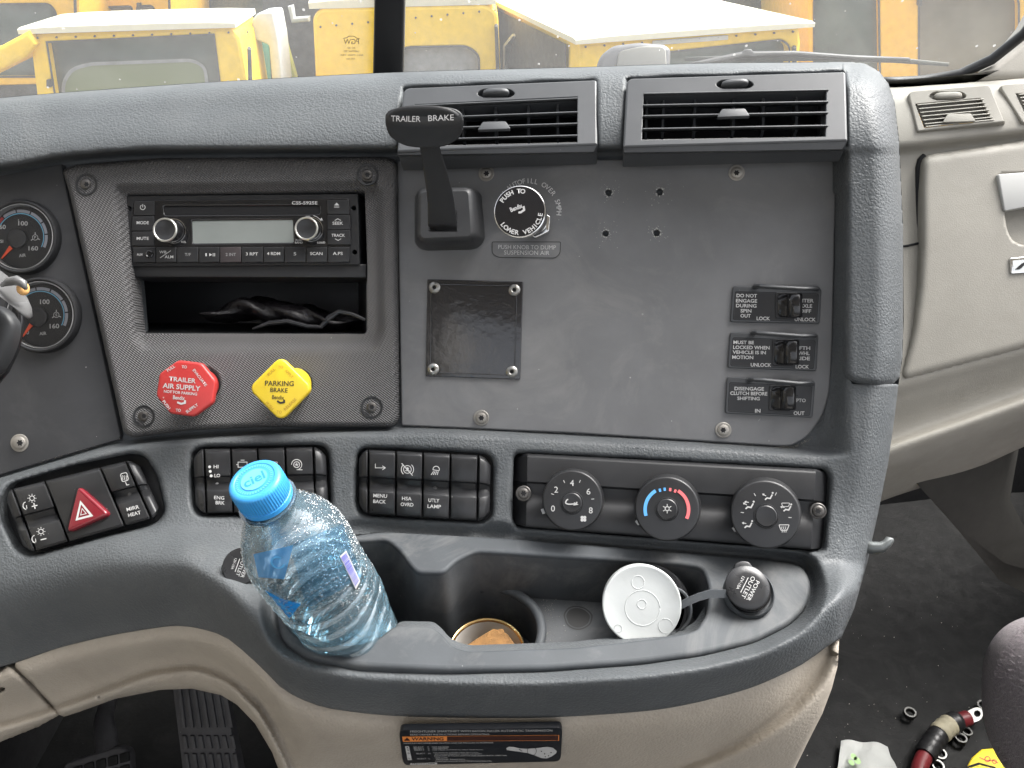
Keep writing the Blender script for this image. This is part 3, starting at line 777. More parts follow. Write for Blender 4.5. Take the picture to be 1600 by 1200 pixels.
M_BAND = mat('pale_scale_band', (.33, .34, .38), .6); M_BLUEARC = mat('blue_scale', (.16, .42, .60), .6)
M_ORANGE = mat('needle_orange', (.85, .10, .03), .5); M_HUB = grained('needle_hub', (.028, .028, .03), .45)
M_LENS = bpy.data.materials.new('clear_lens'); M_LENS.use_nodes = True
def _lens(m, gl=.5, dust=.02, tint=(1, 1, 1), dustcol=(.6, .6, .6), fr=1.45, veil=False):
    nt = m.node_tree; nt.nodes.clear(); o = nt.nodes.new('ShaderNodeOutputMaterial')
    t = nt.nodes.new('ShaderNodeBsdfTransparent'); t.inputs[0].default_value = (*tint, 1)
    gs = nt.nodes.new('ShaderNodeBsdfGlossy'); gs.inputs['Roughness'].default_value = .03
    f = nt.nodes.new('ShaderNodeFresnel'); f.inputs[0].default_value = fr
    mx = nt.nodes.new('ShaderNodeMixShader'); nt.links.new(f.outputs[0], mx.inputs[0]); nt.links.new(t.outputs[0], mx.inputs[1]); nt.links.new(gs.outputs[0], mx.inputs[2])
    d = nt.nodes.new('ShaderNodeBsdfDiffuse'); d.inputs[0].default_value = (*dustcol, 1)
    src = d.outputs[0]
    if veil:
        tr = nt.nodes.new('ShaderNodeBsdfTranslucent'); tr.inputs[0].default_value = (*dustcol, 1); m3 = nt.nodes.new('ShaderNodeMixShader'); m3.inputs[0].default_value = .6
        nt.links.new(d.outputs[0], m3.inputs[1]); nt.links.new(tr.outputs[0], m3.inputs[2]); src = m3.outputs[0]
    m2 = nt.nodes.new('ShaderNodeMixShader'); nt.links.new(mx.outputs[0], m2.inputs[1]); nt.links.new(src, m2.inputs[2])
    nt.links.new(m2.outputs[0], o.inputs[0]); m2.inputs[0].default_value = dust
    return m2
_lens(M_LENS, dust=.015, fr=1.22)
gauge(32, 370, 53, 'round black air gauge with orange needle, higher of the two at the left edge', ('P',55,371), (25,372), ((17,386),(2,404)),
      [('100',36,349,15,7,-2),('60',4,354.5,10,7,0),('160',52,388,15,7,0),('AIR',35,399,11,5,6),('PSI',1,377,8,5,0)], red=True)
gauge(63, 492, 54, 'round black air gauge with orange needle, lower one beside the steering wheel spoke', ('S',88,492), (57,495), ((50,505),(35,526)),
      [('100',70,471.5,15,7.4,0),('160',85,509.5,15,7.4,2),('AIR',67,521,11,5,5),('PSI',32,499,8,5,0),('0',43,519,5,7,0)])

# ---- switches with guards on the panel
TXT = [
 dict(c=[(1145,447),(1284,451),(1281,506),(1141,503)], lab='uppermost of three black guarded switches, marked inter axle diff with lock and unlock',
  items=[('DO NOT',1166.8,462,32,5.6),('ENGAGE',1166.5,470,33,5.6),('DURING',1166,477.7,32,5.6),('SPIN',1165.6,485.6,17,5.6),('OUT',1165,493.4,16,5.6),('LOCK',1192.7,497.6,21,5.8),('INTER',1259,469.7,25,5.6),('AXLE',1259,478,20,5.6),('DIFF',1259,486,17,5.6),('UNLOCK',1258,499.2,33,5.8)], tg=(1214,457,1254,497), gd=((1180,447),(1276,450))),
 dict(c=[(1141,519),(1279,524),(1276,580),(1137,575)], lab='middle one of three black guarded switches, marked fifth wheel slide unlock and lock',
  items=[('MUST BE',1162,535,32,5.4),('LOCKED WHEN',1174,543,57,5.6),('VEHICLE IS IN',1170.7,550.6,52,5.4),('MOTION',1160.5,558.3,33,5.6),('UNLOCK',1189,570.2,32,5.8),('FIFTH',1254,543.8,24,5.6),('WHL',1256,552,18,5.6),('SLIDE',1253,560,25,5.6),('LOCK',1253.6,573,21,5.8)], tg=(1209,530,1249,571), gd=((1176,520),(1273,524))),
 dict(c=[(1136,589),(1274,596),(1270,653),(1133,646)], lab='lowest of three black guarded switches, marked disengage clutch before shifting',
  items=[('DISENGAGE',1170.7,607.4,46,5.6),('CLUTCH BEFORE',1170,614.8,58,5.6),('SHIFTING',1169.6,622.6,35,5.4),('IN',1184,641.9,8.5,5.8),('PTO',1251.7,625.6,14.5,5.6),('OUT',1248.5,645.6,17,5.8)], tg=(1204,602,1244,642), gd=((1171,593),(1268,598))),
]
PW = PR.shift(-.002)
for d in TXT:
    t = thing('guarded_switch', d['lab'], 'switch', fr=PW, group='guarded rocker switches in a column on the panel')
    c = d['c']; g = Geo(); g.plate(PW, rnd(c, 4, 4), -.001, .0022, .0008); g.build('housing', M_VENT, t)
    ins = [(c[0][0]+4,c[0][1]+8.5),(c[1][0]-5,c[1][1]+8),(c[2][0]-5,c[2][1]-3.5),(c[3][0]+4.5,c[3][1]-3.5)]
    x0, y0, x1, y1 = d['tg']
    g = Geo(); g.line(PW, rnd(ins, 3, 3), .9, .0023, closed=True); g.line(PW, [(x0-5,ins[0][1]+2),(x0-5.5,ins[3][1]-1)], .9, .0023); g.build('engraved_line', M_DARK, t, ang=None)
    g = Geo(); g.face(PW, [(ins[0][0]+1,ins[0][1]+1),(ins[1][0]-1,ins[1][1]+1),(ins[2][0]-1,ins[2][1]-1),(ins[3][0]+1,ins[3][1]-1)], .00232); pl = g.build('name_plate', M_KEY, t, ang=None)
    g = Geo()
    for it in d['items']: g.text(PW, *it, rot=-1, w=.0025, bold=.022)
    g.build('lettering', M_WHITE, pl, ang=None)
    (a, b_), (c2, d2) = d['gd']
    g = Geo(); g.tube([PW.pt(a, b_+1, .002), PW.pt(a+2, b_, .006), PW.pt(a+8, b_, .0095), PW.pt(a+24, b_+1.2, .0105), PW.pt(c2-20, d2+1.2, .0105), PW.pt(c2-6, d2+.5, .0095), PW.pt(c2-1, d2+.5, .006), PW.pt(c2, d2+1, .002)], .0022, 10, flat=(1.0,.8)); g.build('guard_bar', M_VENT, t)
    g = Geo(); g.plate(PW, rnd([(x0-2,y0-.5),(x1-7,y0),(x1-8,y1+1),(x0-3,y1)], 4, 4), .002, .0030, .0005, holes=[rnd([(x0,y0+1.5),(x1-9,y0+2),(x1-10,y1-1),(x0-1,y1-2)], 3, 3)], hbev=.0003); fr3 = g.build('rocker_frame', M_BLACK, t)
    g = Geo(); rings = []
    for q, (wx, hw) in enumerate([(0,.0023),(.18,.0044),(.36,.0055),(.40,.0075),(.62,.0105),(.85,.0108),(.97,.0095),(1.0,.0065),(.99,.0023)]):
        xx = x0 + 1 + (x1 - x0 - 1) * wx
        ins_ = 2.0 if wx in (0, 1.0, .99) else 0
        rings.append([PW.pt(xx, y0+1.5+ins_, .0023), PW.pt(xx, y0+1.5+ins_, hw-.001), PW.pt(xx, y0+4+ins_, hw), PW.pt(xx, (y0+y1)/2, hw+.0004), PW.pt(xx, y1-4-ins_, hw), PW.pt(xx, y1-1.5-ins_, hw-.001), PW.pt(xx, y1-1.5-ins_, .0023)])
    g.rings(rings, closed=False, cap0=False); g.build('rocker', M_GLOSS, t, ang=50)

# ---- blank cover plate with rivets
cp = thing('cover_plate', 'square glossy black blanking plate riveted at its four corners', 'cover plate', fr=PW)
M_PLATE = mat('wavy_gloss_black', (.014, .014, .016), .2, spec=.6, coat=.6); 
_h = math_(M_PLATE, 'ADD', noise(M_PLATE, 170, 3, .55), math_(M_PLATE, 'MULTIPLY', noise(M_PLATE, 30, 2), 1.5)); bump(M_PLATE, _h, .55, .0009)
PT = rnd([(667.5,436),(817.5,440),(812.5,593),(665,588)], 1.5, 2)
g = Geo(); g.plate(PW, PT, 0, .0016, .0007); g.build('plate', M_PLATE, cp)
g = Geo(); q = [PW.pt(x, y, .0016) for x, y in [(674,444),(808,447),(804,586),(672,582)]]
g.tube(q + [q[0]], .0006, 8); g.build('raised_border', M_PLATE, cp)
for x, y in [(678.5,449),(803.5,453),(676.5,577),(799.5,581)]:
    g = Geo(); g.lathe(PW, x, y, [(9.3,.0016),(9.3,.0022),(8,.0029),(4.5,.0034),(3.2,.0030),(2.6,.0014)], 28, unit='px', at=.0025); rv = g.build('rivet', M_STEEL, cp)
    g = Geo(); g.lathe(PW, x, y, [(2.6,.0020),(1,.0020)], 16, unit='px', at=.002); g.build('mandrel_hole', M_DARK, rv)
# two short scratches and a dab on the panel
g = Geo(); g.dot(PW, 1004, 491, 1.6, .0004, 9); g.line(PW, [(1185,658),(1188,654)], 1, .0004); g.build('paint_dab', M_FAINT, panel)

# ---- black suspension knob with printed ring text
tk = thing('suspension_dump_knob', 'round glossy black push knob with white ring lettering and a chrome hex collar', 'knob', fr=PR)
KB = PR.shift(.040)
g = Geo(); hx = [(838 + 24*math.cos(R_(60*i+25)), 348 - 24*math.sin(R_(60*i+25))) for i in range(6)]; g.plate(PR, rnd(hx, 2, 2), -.002, .006, .0008); g.build('hex_nut', M_CHROME, tk)
g = stem(PR, 838, 347, .005, 824, 338, .026, .0085, .0095); g.build('threaded_stem', M_CHROME, tk)
stem(PR, 828, 341, .020, 814, 332, .037, .013, .0172).build('knob_neck', M_STEEL, tk)
g = Geo(); g.lathe(KB, 812, 330.5, [(37,-.006),(41,-.0045),(41.5,-.002),(40.5,-.0006),(38,0),(10,.0004)], 64, unit='px', at=0); g.build('chrome_rim', M_CHROME, tk)
M_KGL = mat('mirror_black', (.012, .012, .014), .1, spec=.7, coat=.3)
g = Geo(); g.lathe(KB, 812, 330.5, [(39.2,.0003),(38.6,.0008),(20,.0014),(3,.0016)], 64, unit='px', at=0); kc = g.build('knob_cap', M_KGL, tk)
g = Geo(); g.arctext(KB, 'PUSH TO', 812, 331, 32.5, 152, 76, 7.5, .0014, bold=.03); g.arctext(KB, 'LOWER VEHICLE', 812, 331, 32.5, 212, 358, 7.5, .0014, inward=True, bold=.03)
g.text(KB, 'Bendix', 806.5, 324.5, 20, 7.5, 22, .0022, .03); g.line(KB, [(810,332),(814,331.8),(819,328),(818,322)], 3.2, .0022)
g.build('lettering', M_WHITE, kc, ang=None)
g = Geo(); g.arctext(PW, 'SUSPENSION AUTOFILL OVER 5MPH', 826, 330, 47.5, 222, -8, 7.6, .0003, bold=.0); g.build('ring_lettering', mat('panel_print', (.7, .7, .7), .6), panel, ang=None)
g = Geo(); pp = rnd([(769,378),(876,378),(875,396),(868,403),(778,402),(769,396)], [2,2,4,4,4,4], 3); g.plate(PW, pp, 0, .0004, .0001); st = g.build('sticker', M_PANEL, panel)
g = Geo(); g.line(PW, pp, .8, .00055, closed=True); g.build('sticker_edge', M_DARK, st, ang=None)
g = Geo(); g.text(PW, 'PUSH KNOB TO DUMP', 823.5, 386.2, 90, 6.6, -.6, .0006, 0); g.text(PW, 'SUSPENSION AIR', 823, 394.8, 71, 6.6, -.6, .0006, 0); g.build('lettering', M_WHITE, st, ang=None)
# ---- trailer brake lever
tl = thing('trailer_brake_lever', 'black T-handled trailer brake lever standing out of a rounded housing', 'lever', fr=PR)
g = Geo()
PB = PR.shift(-.002)
oa = rnd([(648,298),(752,298),(758,376),(744,390),(662,392),(648,382)], [14,12,12,14,12,12], 4)
ob_ = rnd([(652,293),(738,291),(743,366),(736,376),(658,379),(650,370)], [14,14,10,10,10,10], 4)
rings = []
for f, w, inset in [(0,.0,0),(.05,.004,0),(.55,.017,0),(.85,.025,.0),(.96,.0285,.0012),(1,.030,.0034)]:
    px_ = [(a[0]*(1-f)+b[0]*f, a[1]*(1-f)+b[1]*f) for a, b in zip(oa, ob_)]
    p = ccw([PB.uv(x, y, w) for x, y in px_]); p = offset(p, inset) if inset else p
    rings.append([PB.wd(u, v, w) for u, v in p])
g.rings(rings)
# top face with the lever slot
tp = rings[-1]; cpt = [PB.pt(x, y, .030) for x, y in [(669,330),(714,330),(714,362),(669,362)]]
V2 = [Vector((p - PB.o).dot(PB.u) and ((p - PB.o).dot(PB.u), (p - PB.o).dot(PB.v))) for p in tp]
H2 = [Vector(((p - PB.o).dot(PB.u), (p - PB.o).dot(PB.v))) for p in cpt]
vs = V2 + H2; es = [(i, (i + 1) % len(V2)) for i in range(len(V2))] + [(len(V2) + i, len(V2) + (i + 1) % 4) for i in range(4)]
Vd, _, Fd, *_ = delaunay_2d_cdt(vs, es, [], 1, 1e-7)
def inq(m): return inpoly(np.array([m.x]), np.array([m.y]), [tuple(h) for h in H2])[0]
Fd = [f for f in Fd if not inq(sum((Vd[i] for i in f), Vector((0, 0))) / len(f))]
g.add([PB.wd(v.x, v.y, .030) for v in Vd], Fd)
g.rings([cpt, [p - PB.n * .024 for p in cpt]])
g.build('housing', M_LEVER, tl, ang=50)
def sect(px, py, Z, rx, ry, n=28, e=.8):
    c = P(px, py, Z); k = Z / FPX
    f = lambda v: math.copysign(abs(v) ** e, v)
    return [c + VR * (rx * k * f(math.cos(2*math.pi*i/n))) + (-VF * .93 + VU * .37) * (ry * k * f(math.sin(2*math.pi*i/n))) for i in range(n)]
g = Geo(); g.rings([sect(691,352,.553,22.5,10), sect(691,340,.548,22.5,14), sect(690,322,.538,21.5,16), sect(687,300,.527,20.5,16), sect(682,276,.515,19,15), sect(676,250,.502,16.5,14), sect(671,228,.490,15.5,14), sect(668,212,.480,17,15)], cap0=True, cap1=True)
g.build('lever_arm', M_LEVER, tl, ang=None) if True else g.build('lever_arm', M_BLACK, tl, ang=None)
g = Geo(); g.lathe(Frame(691, 349, .556, n=VR), 691, 349, [(.001,-.010),(.0085,-.0098),(.0085,.0098),(.001,.010)], 28, at=0); g.build('pivot', M_BLACK, tl)
HZ = .462
HF = Frame(663, 190, HZ, pitch=22)
g = Geo(); rings = []
prof = [(222,.10,.10,.012),(219,.34,.3,.010),(213,.62,.6,.006),(206,.84,.85,.003),(199,.97,1.0,0),(193,1.0,1.0,-.001)]
n = 56
for y, sx, sz, dz in prof:
    c = P(663, y + 1, HZ + .008 + dz)
    rings.append([c + VR * (61.5 * HZ / FPX * sx * math.copysign(abs(math.cos(2*math.pi*i/n)) ** .75, math.cos(2*math.pi*i/n))) + (VU * .55 - VF * .84) * (.0135 * sz * math.copysign(abs(math.sin(2*math.pi*i/n)) ** .85, math.sin(2*math.pi*i/n))) for i in range(n)])
c = P(663, 187, HZ + .004)
for s, up in [(1.0, 0), (.985, .0022), (.94, .0036), (.86, .0042)]:
    rings.append([c + (VU * .84 + VF * -.2).normalized() * up * .6 - VF * up * .6 + VR * (61.5 * HZ / FPX * s * math.copysign(abs(math.cos(2*math.pi*i/n)) ** .75, math.cos(2*math.pi*i/n))) + (VU * .80 - VF * .20) * (.0066 * (s ** 2) * math.copysign(abs(math.sin(2*math.pi*i/n)) ** .8, math.sin(2*math.pi*i/n))) for i in range(n)])
g.rings(rings, cap0=True, cap1=True); hd = g.build('handle', M_LEVER, tl, ang=None)
g = Geo(); TFr = Frame(663, 187, HZ - .0028)
g.text(TFr, 'TRAILER', 634, 185.5, 46, 9.0, -1, 0, 0.0); g.text(TFr, 'BRAKE', 689, 184, 40, 9.0, 2, 0, 0.0)
g.build('lettering', mat('handle_print', (.34, .34, .34), .6), hd, ang=None)

# ---- air vents in the padded top
def vent(label, out, op, tabx, wheel, Zc, pitch, yaw, lip, slats, vanes):
    cx = sum(p[0] for p in out) / 4; cy = sum(p[1] for p in out) / 4
    Fv = Frame(cx, cy, Zc, yaw=yaw, pitch=pitch)
    t = thing('air_vent', label, 'air vent', fr=Fv, group='graphite air vents in the padded dash top')
    wx, wy = wheel
    wh = rnd([(wx-31,wy),(wx-22,wy-7),(wx+22,wy-7),(wx+31,wy),(wx+22,wy+6),(wx-22,wy+6)], 6, 4)
    g = Geo(); g.plate(Fv, rnd(out, [12,5,3,3], 5), -.022, 0, .0016, holes=[op, wh], hbev=.0006)
    # the turned-under lower lip
    a, b_ = out[3], out[2]
    g.rings([[Fv.pt(a[0]+1, a[1]-1, -.0006), Fv.pt(b_[0]-1, b_[1]-1, -.0006)], [Fv.pt(lip[0][0], lip[0][1]-3, -.003), Fv.pt(lip[1][0], lip[1][1]-3, -.003)], [Fv.pt(lip[0][0], lip[0][1], -.006), Fv.pt(lip[1][0], lip[1][1], -.006)], [Fv.pt(lip[0][0]+2, lip[0][1], -.02), Fv.pt(lip[1][0]-2, lip[1][1], -.02)]], closed=False)
    g.build('bezel', M_VENT, t)
    g = Geo(); q = [Fv.pt(x, y, -.0008) for x, y in op]; q2 = [Fv.pt(x, y, DUCT_DEPTH) for x, y in op]; g.rings([q, q2], cap1=True); g.build('duct', M_DUCT, t)
    g = Geo(); q = [Fv.pt(x, y, -.0008) for x, y in wh]; q2 = [Fv.pt(x, y, -.005) for x, y in wh]; g.rings([q, q2], cap1=True); g.build('wheel_recess', M_VENT, t)
    g = Geo(); ax = (Fv.u, Fv.v, Fv.n); k = Fv.k(wx, wy)
    g.superell(Fv.pt(wx, wy, -.001), [ax[0] * (21 * k), ax[1] * (5.6 * k), ax[2] * .004], .6, 28, 12, .7); g.build('thumb_wheel', M_VENT, t)
    tl_, tr, br, bl = op
    for f in slats:
        l = (tl_[0] + (bl[0]-tl_[0])*f, tl_[1] + (bl[1]-tl_[1])*f); r = (tr[0] + (br[0]-tr[0])*f, tr[1] + (br[1]-tr[1])*f)
        c0, c1 = Fv.pt(*l, -.004), Fv.pt(*r, -.004)
        g = Geo(); up = (Fv.n * .75 + Fv.v * -.45).normalized(); th = up.cross(Fv.u).normalized()
        prof = [(.0060, 0), (.0056, .0006), (.002, .0008), (-.006, .0005), (-.0065, 0), (-.006, -.0005), (.002, -.0008), (.0056, -.0006)]
        g.rings([[c0 + up * a + th * b2 for a, b2 in prof], [c1 + up * a + th * b2 for a, b2 in prof]], cap0=True, cap1=True)
        sl_ = g.build('slat', M_VENT, t, ang=60)
    for f in vanes:
        a = (tl_[0] + (tr[0]-tl_[0])*f, tl_[1] + (tr[1]-tl_[1])*f); b_ = (bl[0] + (br[0]-bl[0])*f, bl[1] + (br[1]-bl[1])*f)
        g = Geo(); c0, c1 = Fv.pt(*a, -.014), Fv.pt(*b_, -.014)
        g.rings([[c0 + Fv.n * s * .007 + Fv.u * q * .0009 for s, q in [(-1,-1),(1,-1),(1,1),(-1,1)]], [c1 + Fv.n * s * .007 + Fv.u * q * .0009 for s, q in [(-1,-1),(1,-1),(1,1),(-1,1)]]], cap0=True, cap1=True)
        g.build('vane', M_VENT, t)
    x, y = tabx
    g = Geo(); g.plate(Fv, rnd([(x-26,y+7),(x-18,y-6),(x+18,y-7),(x+26,y+5)], 2, 2), .001, .0035, .0005, at=.0035, back=True); g.build('direction_tab', M_VENT, t)
vent('graphite air vent half hidden behind the trailer brake handle', [(630,137),(933,124),(934,226),(620,237)], [(648,163),(902,151),(902,222),(650,228)], (772,196), (775,146), .571, 22, 4, [(622,245),(928,240)],
     [.07,.37,.62,.88], [.12,.3,.5,.7,.88])
vent('graphite air vent at the rounded end of the dash, right of the twin', [(979,122),(1322,111),(1325,220),(973,230)], [(1006,146),(1291,140),(1290,213),(1003,218)], (1146,176), (1148,132), .545, 22, 8, [(976,241),(1316,236)],
     [.04,.29,.52,.80], [.02,.11,.28,.49,.65,.83,.97])

# ---- switch banks: quads in photo space on the belt
def bil(c, s, t):
    (x0,y0),(x1,y1),(x2,y2),(x3,y3) = c
    return ((x0*(1-s)+x1*s)*(1-t)+(x3*(1-s)+x2*s)*t, (y0*(1-s)+y1*s)*(1-t)+(y3*(1-s)+y2*s)*t)
def surf_w(fr, x, y):
    """height of the skin over the frame's plane at a photo point"""
    p = P(x, y, float(zskin(np.array([float(x)]), np.array([float(y)]))[0])); return (p - fr.o).dot(fr.n)
def fitframe(c, lift=0, roll=0, shape=True):
    pts_ = [P(x, y, float(zskin(np.array([float(x)]), np.array([float(y)]))[0])) for x, y in c]
    n = (pts_[2] - pts_[0]).cross(pts_[3] - pts_[1]); n = n if n.dot(-VF) > 0 else -n; n.normalize()
    cx, cy = sum(p[0] for p in c) / 4, sum(p[1] for p in c) / 4
    z = sum((p - CAM).dot(VF) for p in pts_) / 4
    f = Frame(cx, cy, z, n=n, roll=roll); return f.shift(lift)
PROF = [(0.0,-.004),(.012,.0035),(.035,.0062),(.07,.0070),(.38,.0066),(.415,.0058),(.44,.0026),(.52,.0006),(.60,.0028),(.635,.0056),(.66,.0064),(.95,.0060),(.985,.0046),(1.0,-.004)]
def cell(fr, c, s0, s1, mat_=M_KEY, par=None, name='button', prof=PROF, rl=0, rr_=0):
    g = Geo(); rings = []
    cols = [(s0, .0), (s0 + .0015, -.0004), (s0 + .004, 0)] if True else []
    ss = [s0, s0 + .003, s0 + .012, (s0 + s1) / 2, s1 - .012, s1 - .003, s1]
    for s in ss:
        e = min(s - s0, s1 - s)
        dw = -.010 if e <= 1e-9 else (-.0009 if e < .0035 else 0)
        row = []
        for t, w in prof:
            tt = t
            if rl and s <= s0 + (s1 - s0) * .99: k = max(0, 1 - (s - s0) / (s1 - s0)); tt = .5 + (t - .5) * (1 - rl * k * k)
            if rr_: k = max(0, (s - s0) / (s1 - s0)); tt = .5 + (t - .5) * (1 - rr_ * k * k)
            cw = 0
            if rl: cw -= .005 * max(0, 1 - (s - s0) / (s1 - s0)) ** 3
            if rr_: cw -= .005 * max(0, (s - s0) / (s1 - s0)) ** 3
            row.append(fr.pt(*bil(c, s, tt), max(-.008, w + dw + cw)))
        rings.append(row)
    g.rings(rings, closed=False)
    return g.build(name, mat_, par, ang=42)
def bank(label, c, hole, cells, roll=0, name='switch_bank'):
    fr = fitframe(c, -.001, roll)
    t = thing(name, label, 'switch bank', fr=fr)
    g = Geo(); hp = [fr.pt(x, y, 0) for x, y in hole]; rg = [fr.pt(x, y, -.012) for x, y in scaled2(hole, 1.0)]
    g.rings([[P(x, y, float(zskin(np.array([float(x)]), np.array([float(y)]))[0]) + .004) for x, y in hole], rg], cap1=True); g.build('housing', M_BLACK, t)
    out = []
    for (s0, s1, kw) in cells: out.append(cell(fr, c, s0 + .004, s1 - .004, par=t, **kw))
    return fr, t, out
def scaled2(p, s):
    cx, cy = sum(q[0] for q in p) / len(p), sum(q[1] for q in p) / len(p); return [(cx + (x-cx)*s, cy + (y-cy)*s) for x, y in p]
LED = mat('unlit_indicator', (.06, .06, .06), .3)
WT = .0074
# bank 3
e0, e1 = dict(name='end_cap', rl=.30), dict(name='end_cap', rr_=.30)
fr, t, b3 = bank('four-button black switch bank right of the bottle, with menu back and lamp buttons', BANK3, BH3, [(0.0,.075,e0),(.075,.282,{}),(.282,.485,{}),(.485,.692,{}),(.692,.900,{}),(.900,1.0,e1)])
for i, its in [(1,[('MENU',594,774.7,21.5,5.6,-3),('BACK',593,783.7,19.5,5.6,-3)]),(2,[('HSA',635.6,779,15,5.6,-3),('OVRD',636,788.3,20,5.6,-3)]),(3,[('UTLY',678,782,17,5.6,-3),('LAMP',678.5,791.3,21,5.6,-3)])]:
    lab(b3[i], its, fr, WT)
g = Geo(); g.line(fr, [(586.5,724.5),(586.5,731),(601,731)], 1, WT); g.line(fr, [(597.5,727.8),(602,731),(597.5,734.2)], 1, WT); g.build('arrow_symbol', M_WHITE, b3[1], ang=None)
g = Geo(); x, y = 636.6, 733.5; g.arc(fr, x, y, 6, 0, 360, 1, WT); g.arc(fr, x, y, 9.6, 50, -50, 1, WT); g.arc(fr, x, y, 9.6, 130, 230, 1, WT); g.line(fr, [(x-9,y-9.5),(x+8,y+9.5)], 1.2, WT)
g.dot(fr, x, y-1, 2.2, WT); g.line(fr, [(x-3.5,y+2),(x+3.5,y+2)], 1, WT); g.build('hill_assist_symbol', M_WHITE, b3[2], ang=None)
g = Geo(); x, y = 680.5, 733.5; g.arc(fr, x+1, y, 5, -20, 190, 1, WT); g.line(fr, [(x-4,y+.6),(x+5.6,y+2)], 1, WT)
for q in range(4): g.line(fr, [(x-3+q*2.4,y+3),(x-7+q*3.2,y+8.5)], 1, WT)
g.build('lamp_symbol', M_WHITE, b3[3], ang=None)
for i, (x, y) in [(1,(592,762)),(3,(680,763)),(2,(636,764))]:
    g = Geo(); g.lathe(fr, x, y, [(3.6,.0008),(3.2,.0014),(1.5,.0016)], 16, unit='px', at=.001); g.build('indicator', M_DARK if i == 1 else LED, b3[i])
# bank 2
fr, t, b2 = bank('black switch bank left of the bottle cap, with the engine brake and retarder buttons', BANK2, BH2, [(0.0,.085,e0),(.085,.285,{}),(.285,.485,{}),(.485,.690,{}),(.690,.900,{}),(.900,1.0,e1)])
lab(b2[1], [('HI',337.5,729,7.5,5.4,0),('LO',339.5,743,9,5.4,0),('ENG',342.5,777.7,16,5.4,-3),('BRK',344,785.6,14,5.4,-3)], fr, WT)
g = Geo(); [g.dot(fr, x, y, 2.3, WT) for x, y in ((327.5,729.5),(328.5,736.5),(330,743.5))]; g.build('dots', M_WHITE, b2[1], ang=None)
g = Geo(); g.lathe(fr, 339, 757, [(3.4,.0006),(3,.0012),(1,.0014)], 16, unit='px', at=.001); g.build('indicator', M_FAINT, b2[1])
g = Geo(); g.line(fr, [(372,722),(386,722),(386,730),(372,730)], 1, WT, closed=True); g.line(fr, [(369,726),(372,726)], 1, WT); g.line(fr, [(386,726),(389,726)], 1, WT); g.line(fr, [(376,719),(382,719)], 1, WT); g.build('filter_symbol', M_WHITE, b2[2], ang=None)
g = Geo(); g.line(fr, [(412,721.5),(433,722),(433,732),(412,731.5)], 1, WT, closed=True); g.text(fr, 'OVRD', 422.5, 726.8, 17, 5, -1, WT); g.build('override_symbol', M_WHITE, b2[3], ang=None)
g = Geo(); x, y = 463.5, 726; g.arc(fr, x, y, 4.6, 0, 360, 1, WT); g.arc(fr, x, y, 8, -90, 180, 1, WT); g.line(fr, [(x,y+8),(x+9,y+8)], 1, WT)
for q in range(5): g.line(fr, [(x,y),(x+3*math.cos(q*1.2566+1.57),y-3*math.sin(q*1.2566+1.57))], .9, WT)
g.build('retarder_symbol', M_WHITE, b2[4], ang=None)
# bank 1 with the hazard triangle
flatp = [(t_, w if not (.40 < t_ < .65) else .0064) for t_, w in PROF]
fr, t, b1 = bank('tilted black switch bank at the lower left with the red hazard triangle', BANK1, BH1, [(0.0,.075,e0),(.075,.315,{}),(.315,.725,dict(prof=flatp, name='hazard_button')),(.725,.915,{}),(.915,1.0,e1)], roll=13)
M_HAZ = mat('dark_red_translucent', (.17, .012, .02), .22, spec=.6, coat=.3)
tri = rnd([(121,757),(171,803),(102,833)], 11, 5)
g = Geo(); g.plate(fr, scaled2(tri, 1.07), .005, .0068, .0004); g.build('triangle_recess', M_DARK, b1[2])
g = Geo(); g.plate(fr, tri, .006, .0110, .0022, seg=4); tr_ = g.build('hazard_triangle', M_HAZ, b1[2])
g = Geo(); s1 = [(126,785),(143,805.5),(120,811.5)]; g.line(fr, s1, 3.2, .0112, closed=True); g.line(fr, scaled2(s1, .38), 1.1, .0112, closed=True); g.build('triangle_mark', M_WHITE, tr_, ang=None)
def dimmer(x, y, plus, par):
    g = Geo(); g.arc(fr, x+13, y-8.5, 3.6, 0, 360, 1.1, WT)
    for q in range(8): a = q*.785; g.line(fr, [(x+13+5*math.cos(a),y-8.5-5*math.sin(a)),(x+13+7*math.cos(a),y-8.5-7*math.sin(a))], 1, WT)
    g.arc(fr, x+5, y+3, 6, 110, 260, 1.4, WT); g.line(fr, [(x+5,y+8),(x+4.5,y+2.5)], 1, WT)
    g.line(fr, [(x+12.5,y+4.5),(x+21.5,y+2.4)], 1.7, WT)
    if plus: g.line(fr, [(x+15.8,y-1),(x+18,y+8)], 1.7, WT)
    g.build('dimmer_symbol', M_WHITE, par, ang=None)
dimmer(37, 787, True, b1[1]); dimmer(51, 839, False, b1[1])
g = Geo(); g.line(fr, rnd([(188,740.5),(198,738),(201,750),(191,753)], 3, 3), 1.2, WT, closed=True); g.line(fr, [(196,753),(198,758),(202,757)], 1.2, WT)
for q in (191,194,197): g.line(fr, [(q,743),(q+1.5,745),(q,747),(q+1.5,750)], .8, WT)
g.build('mirror_symbol', M_WHITE, b1[3], ang=None)
lab(b1[3], [('MIRR',207.5,794,20,5.6,14),('HEAT',210,802.8,20,5.6,14)], fr, WT, M_WHITE)
g = Geo(); g.lathe(fr, 202.5, 772.5, [(3.4,.0006),(3,.0012),(1,.0014)], 16, unit='px', at=.001); g.build('indicator', LED, b1[3])

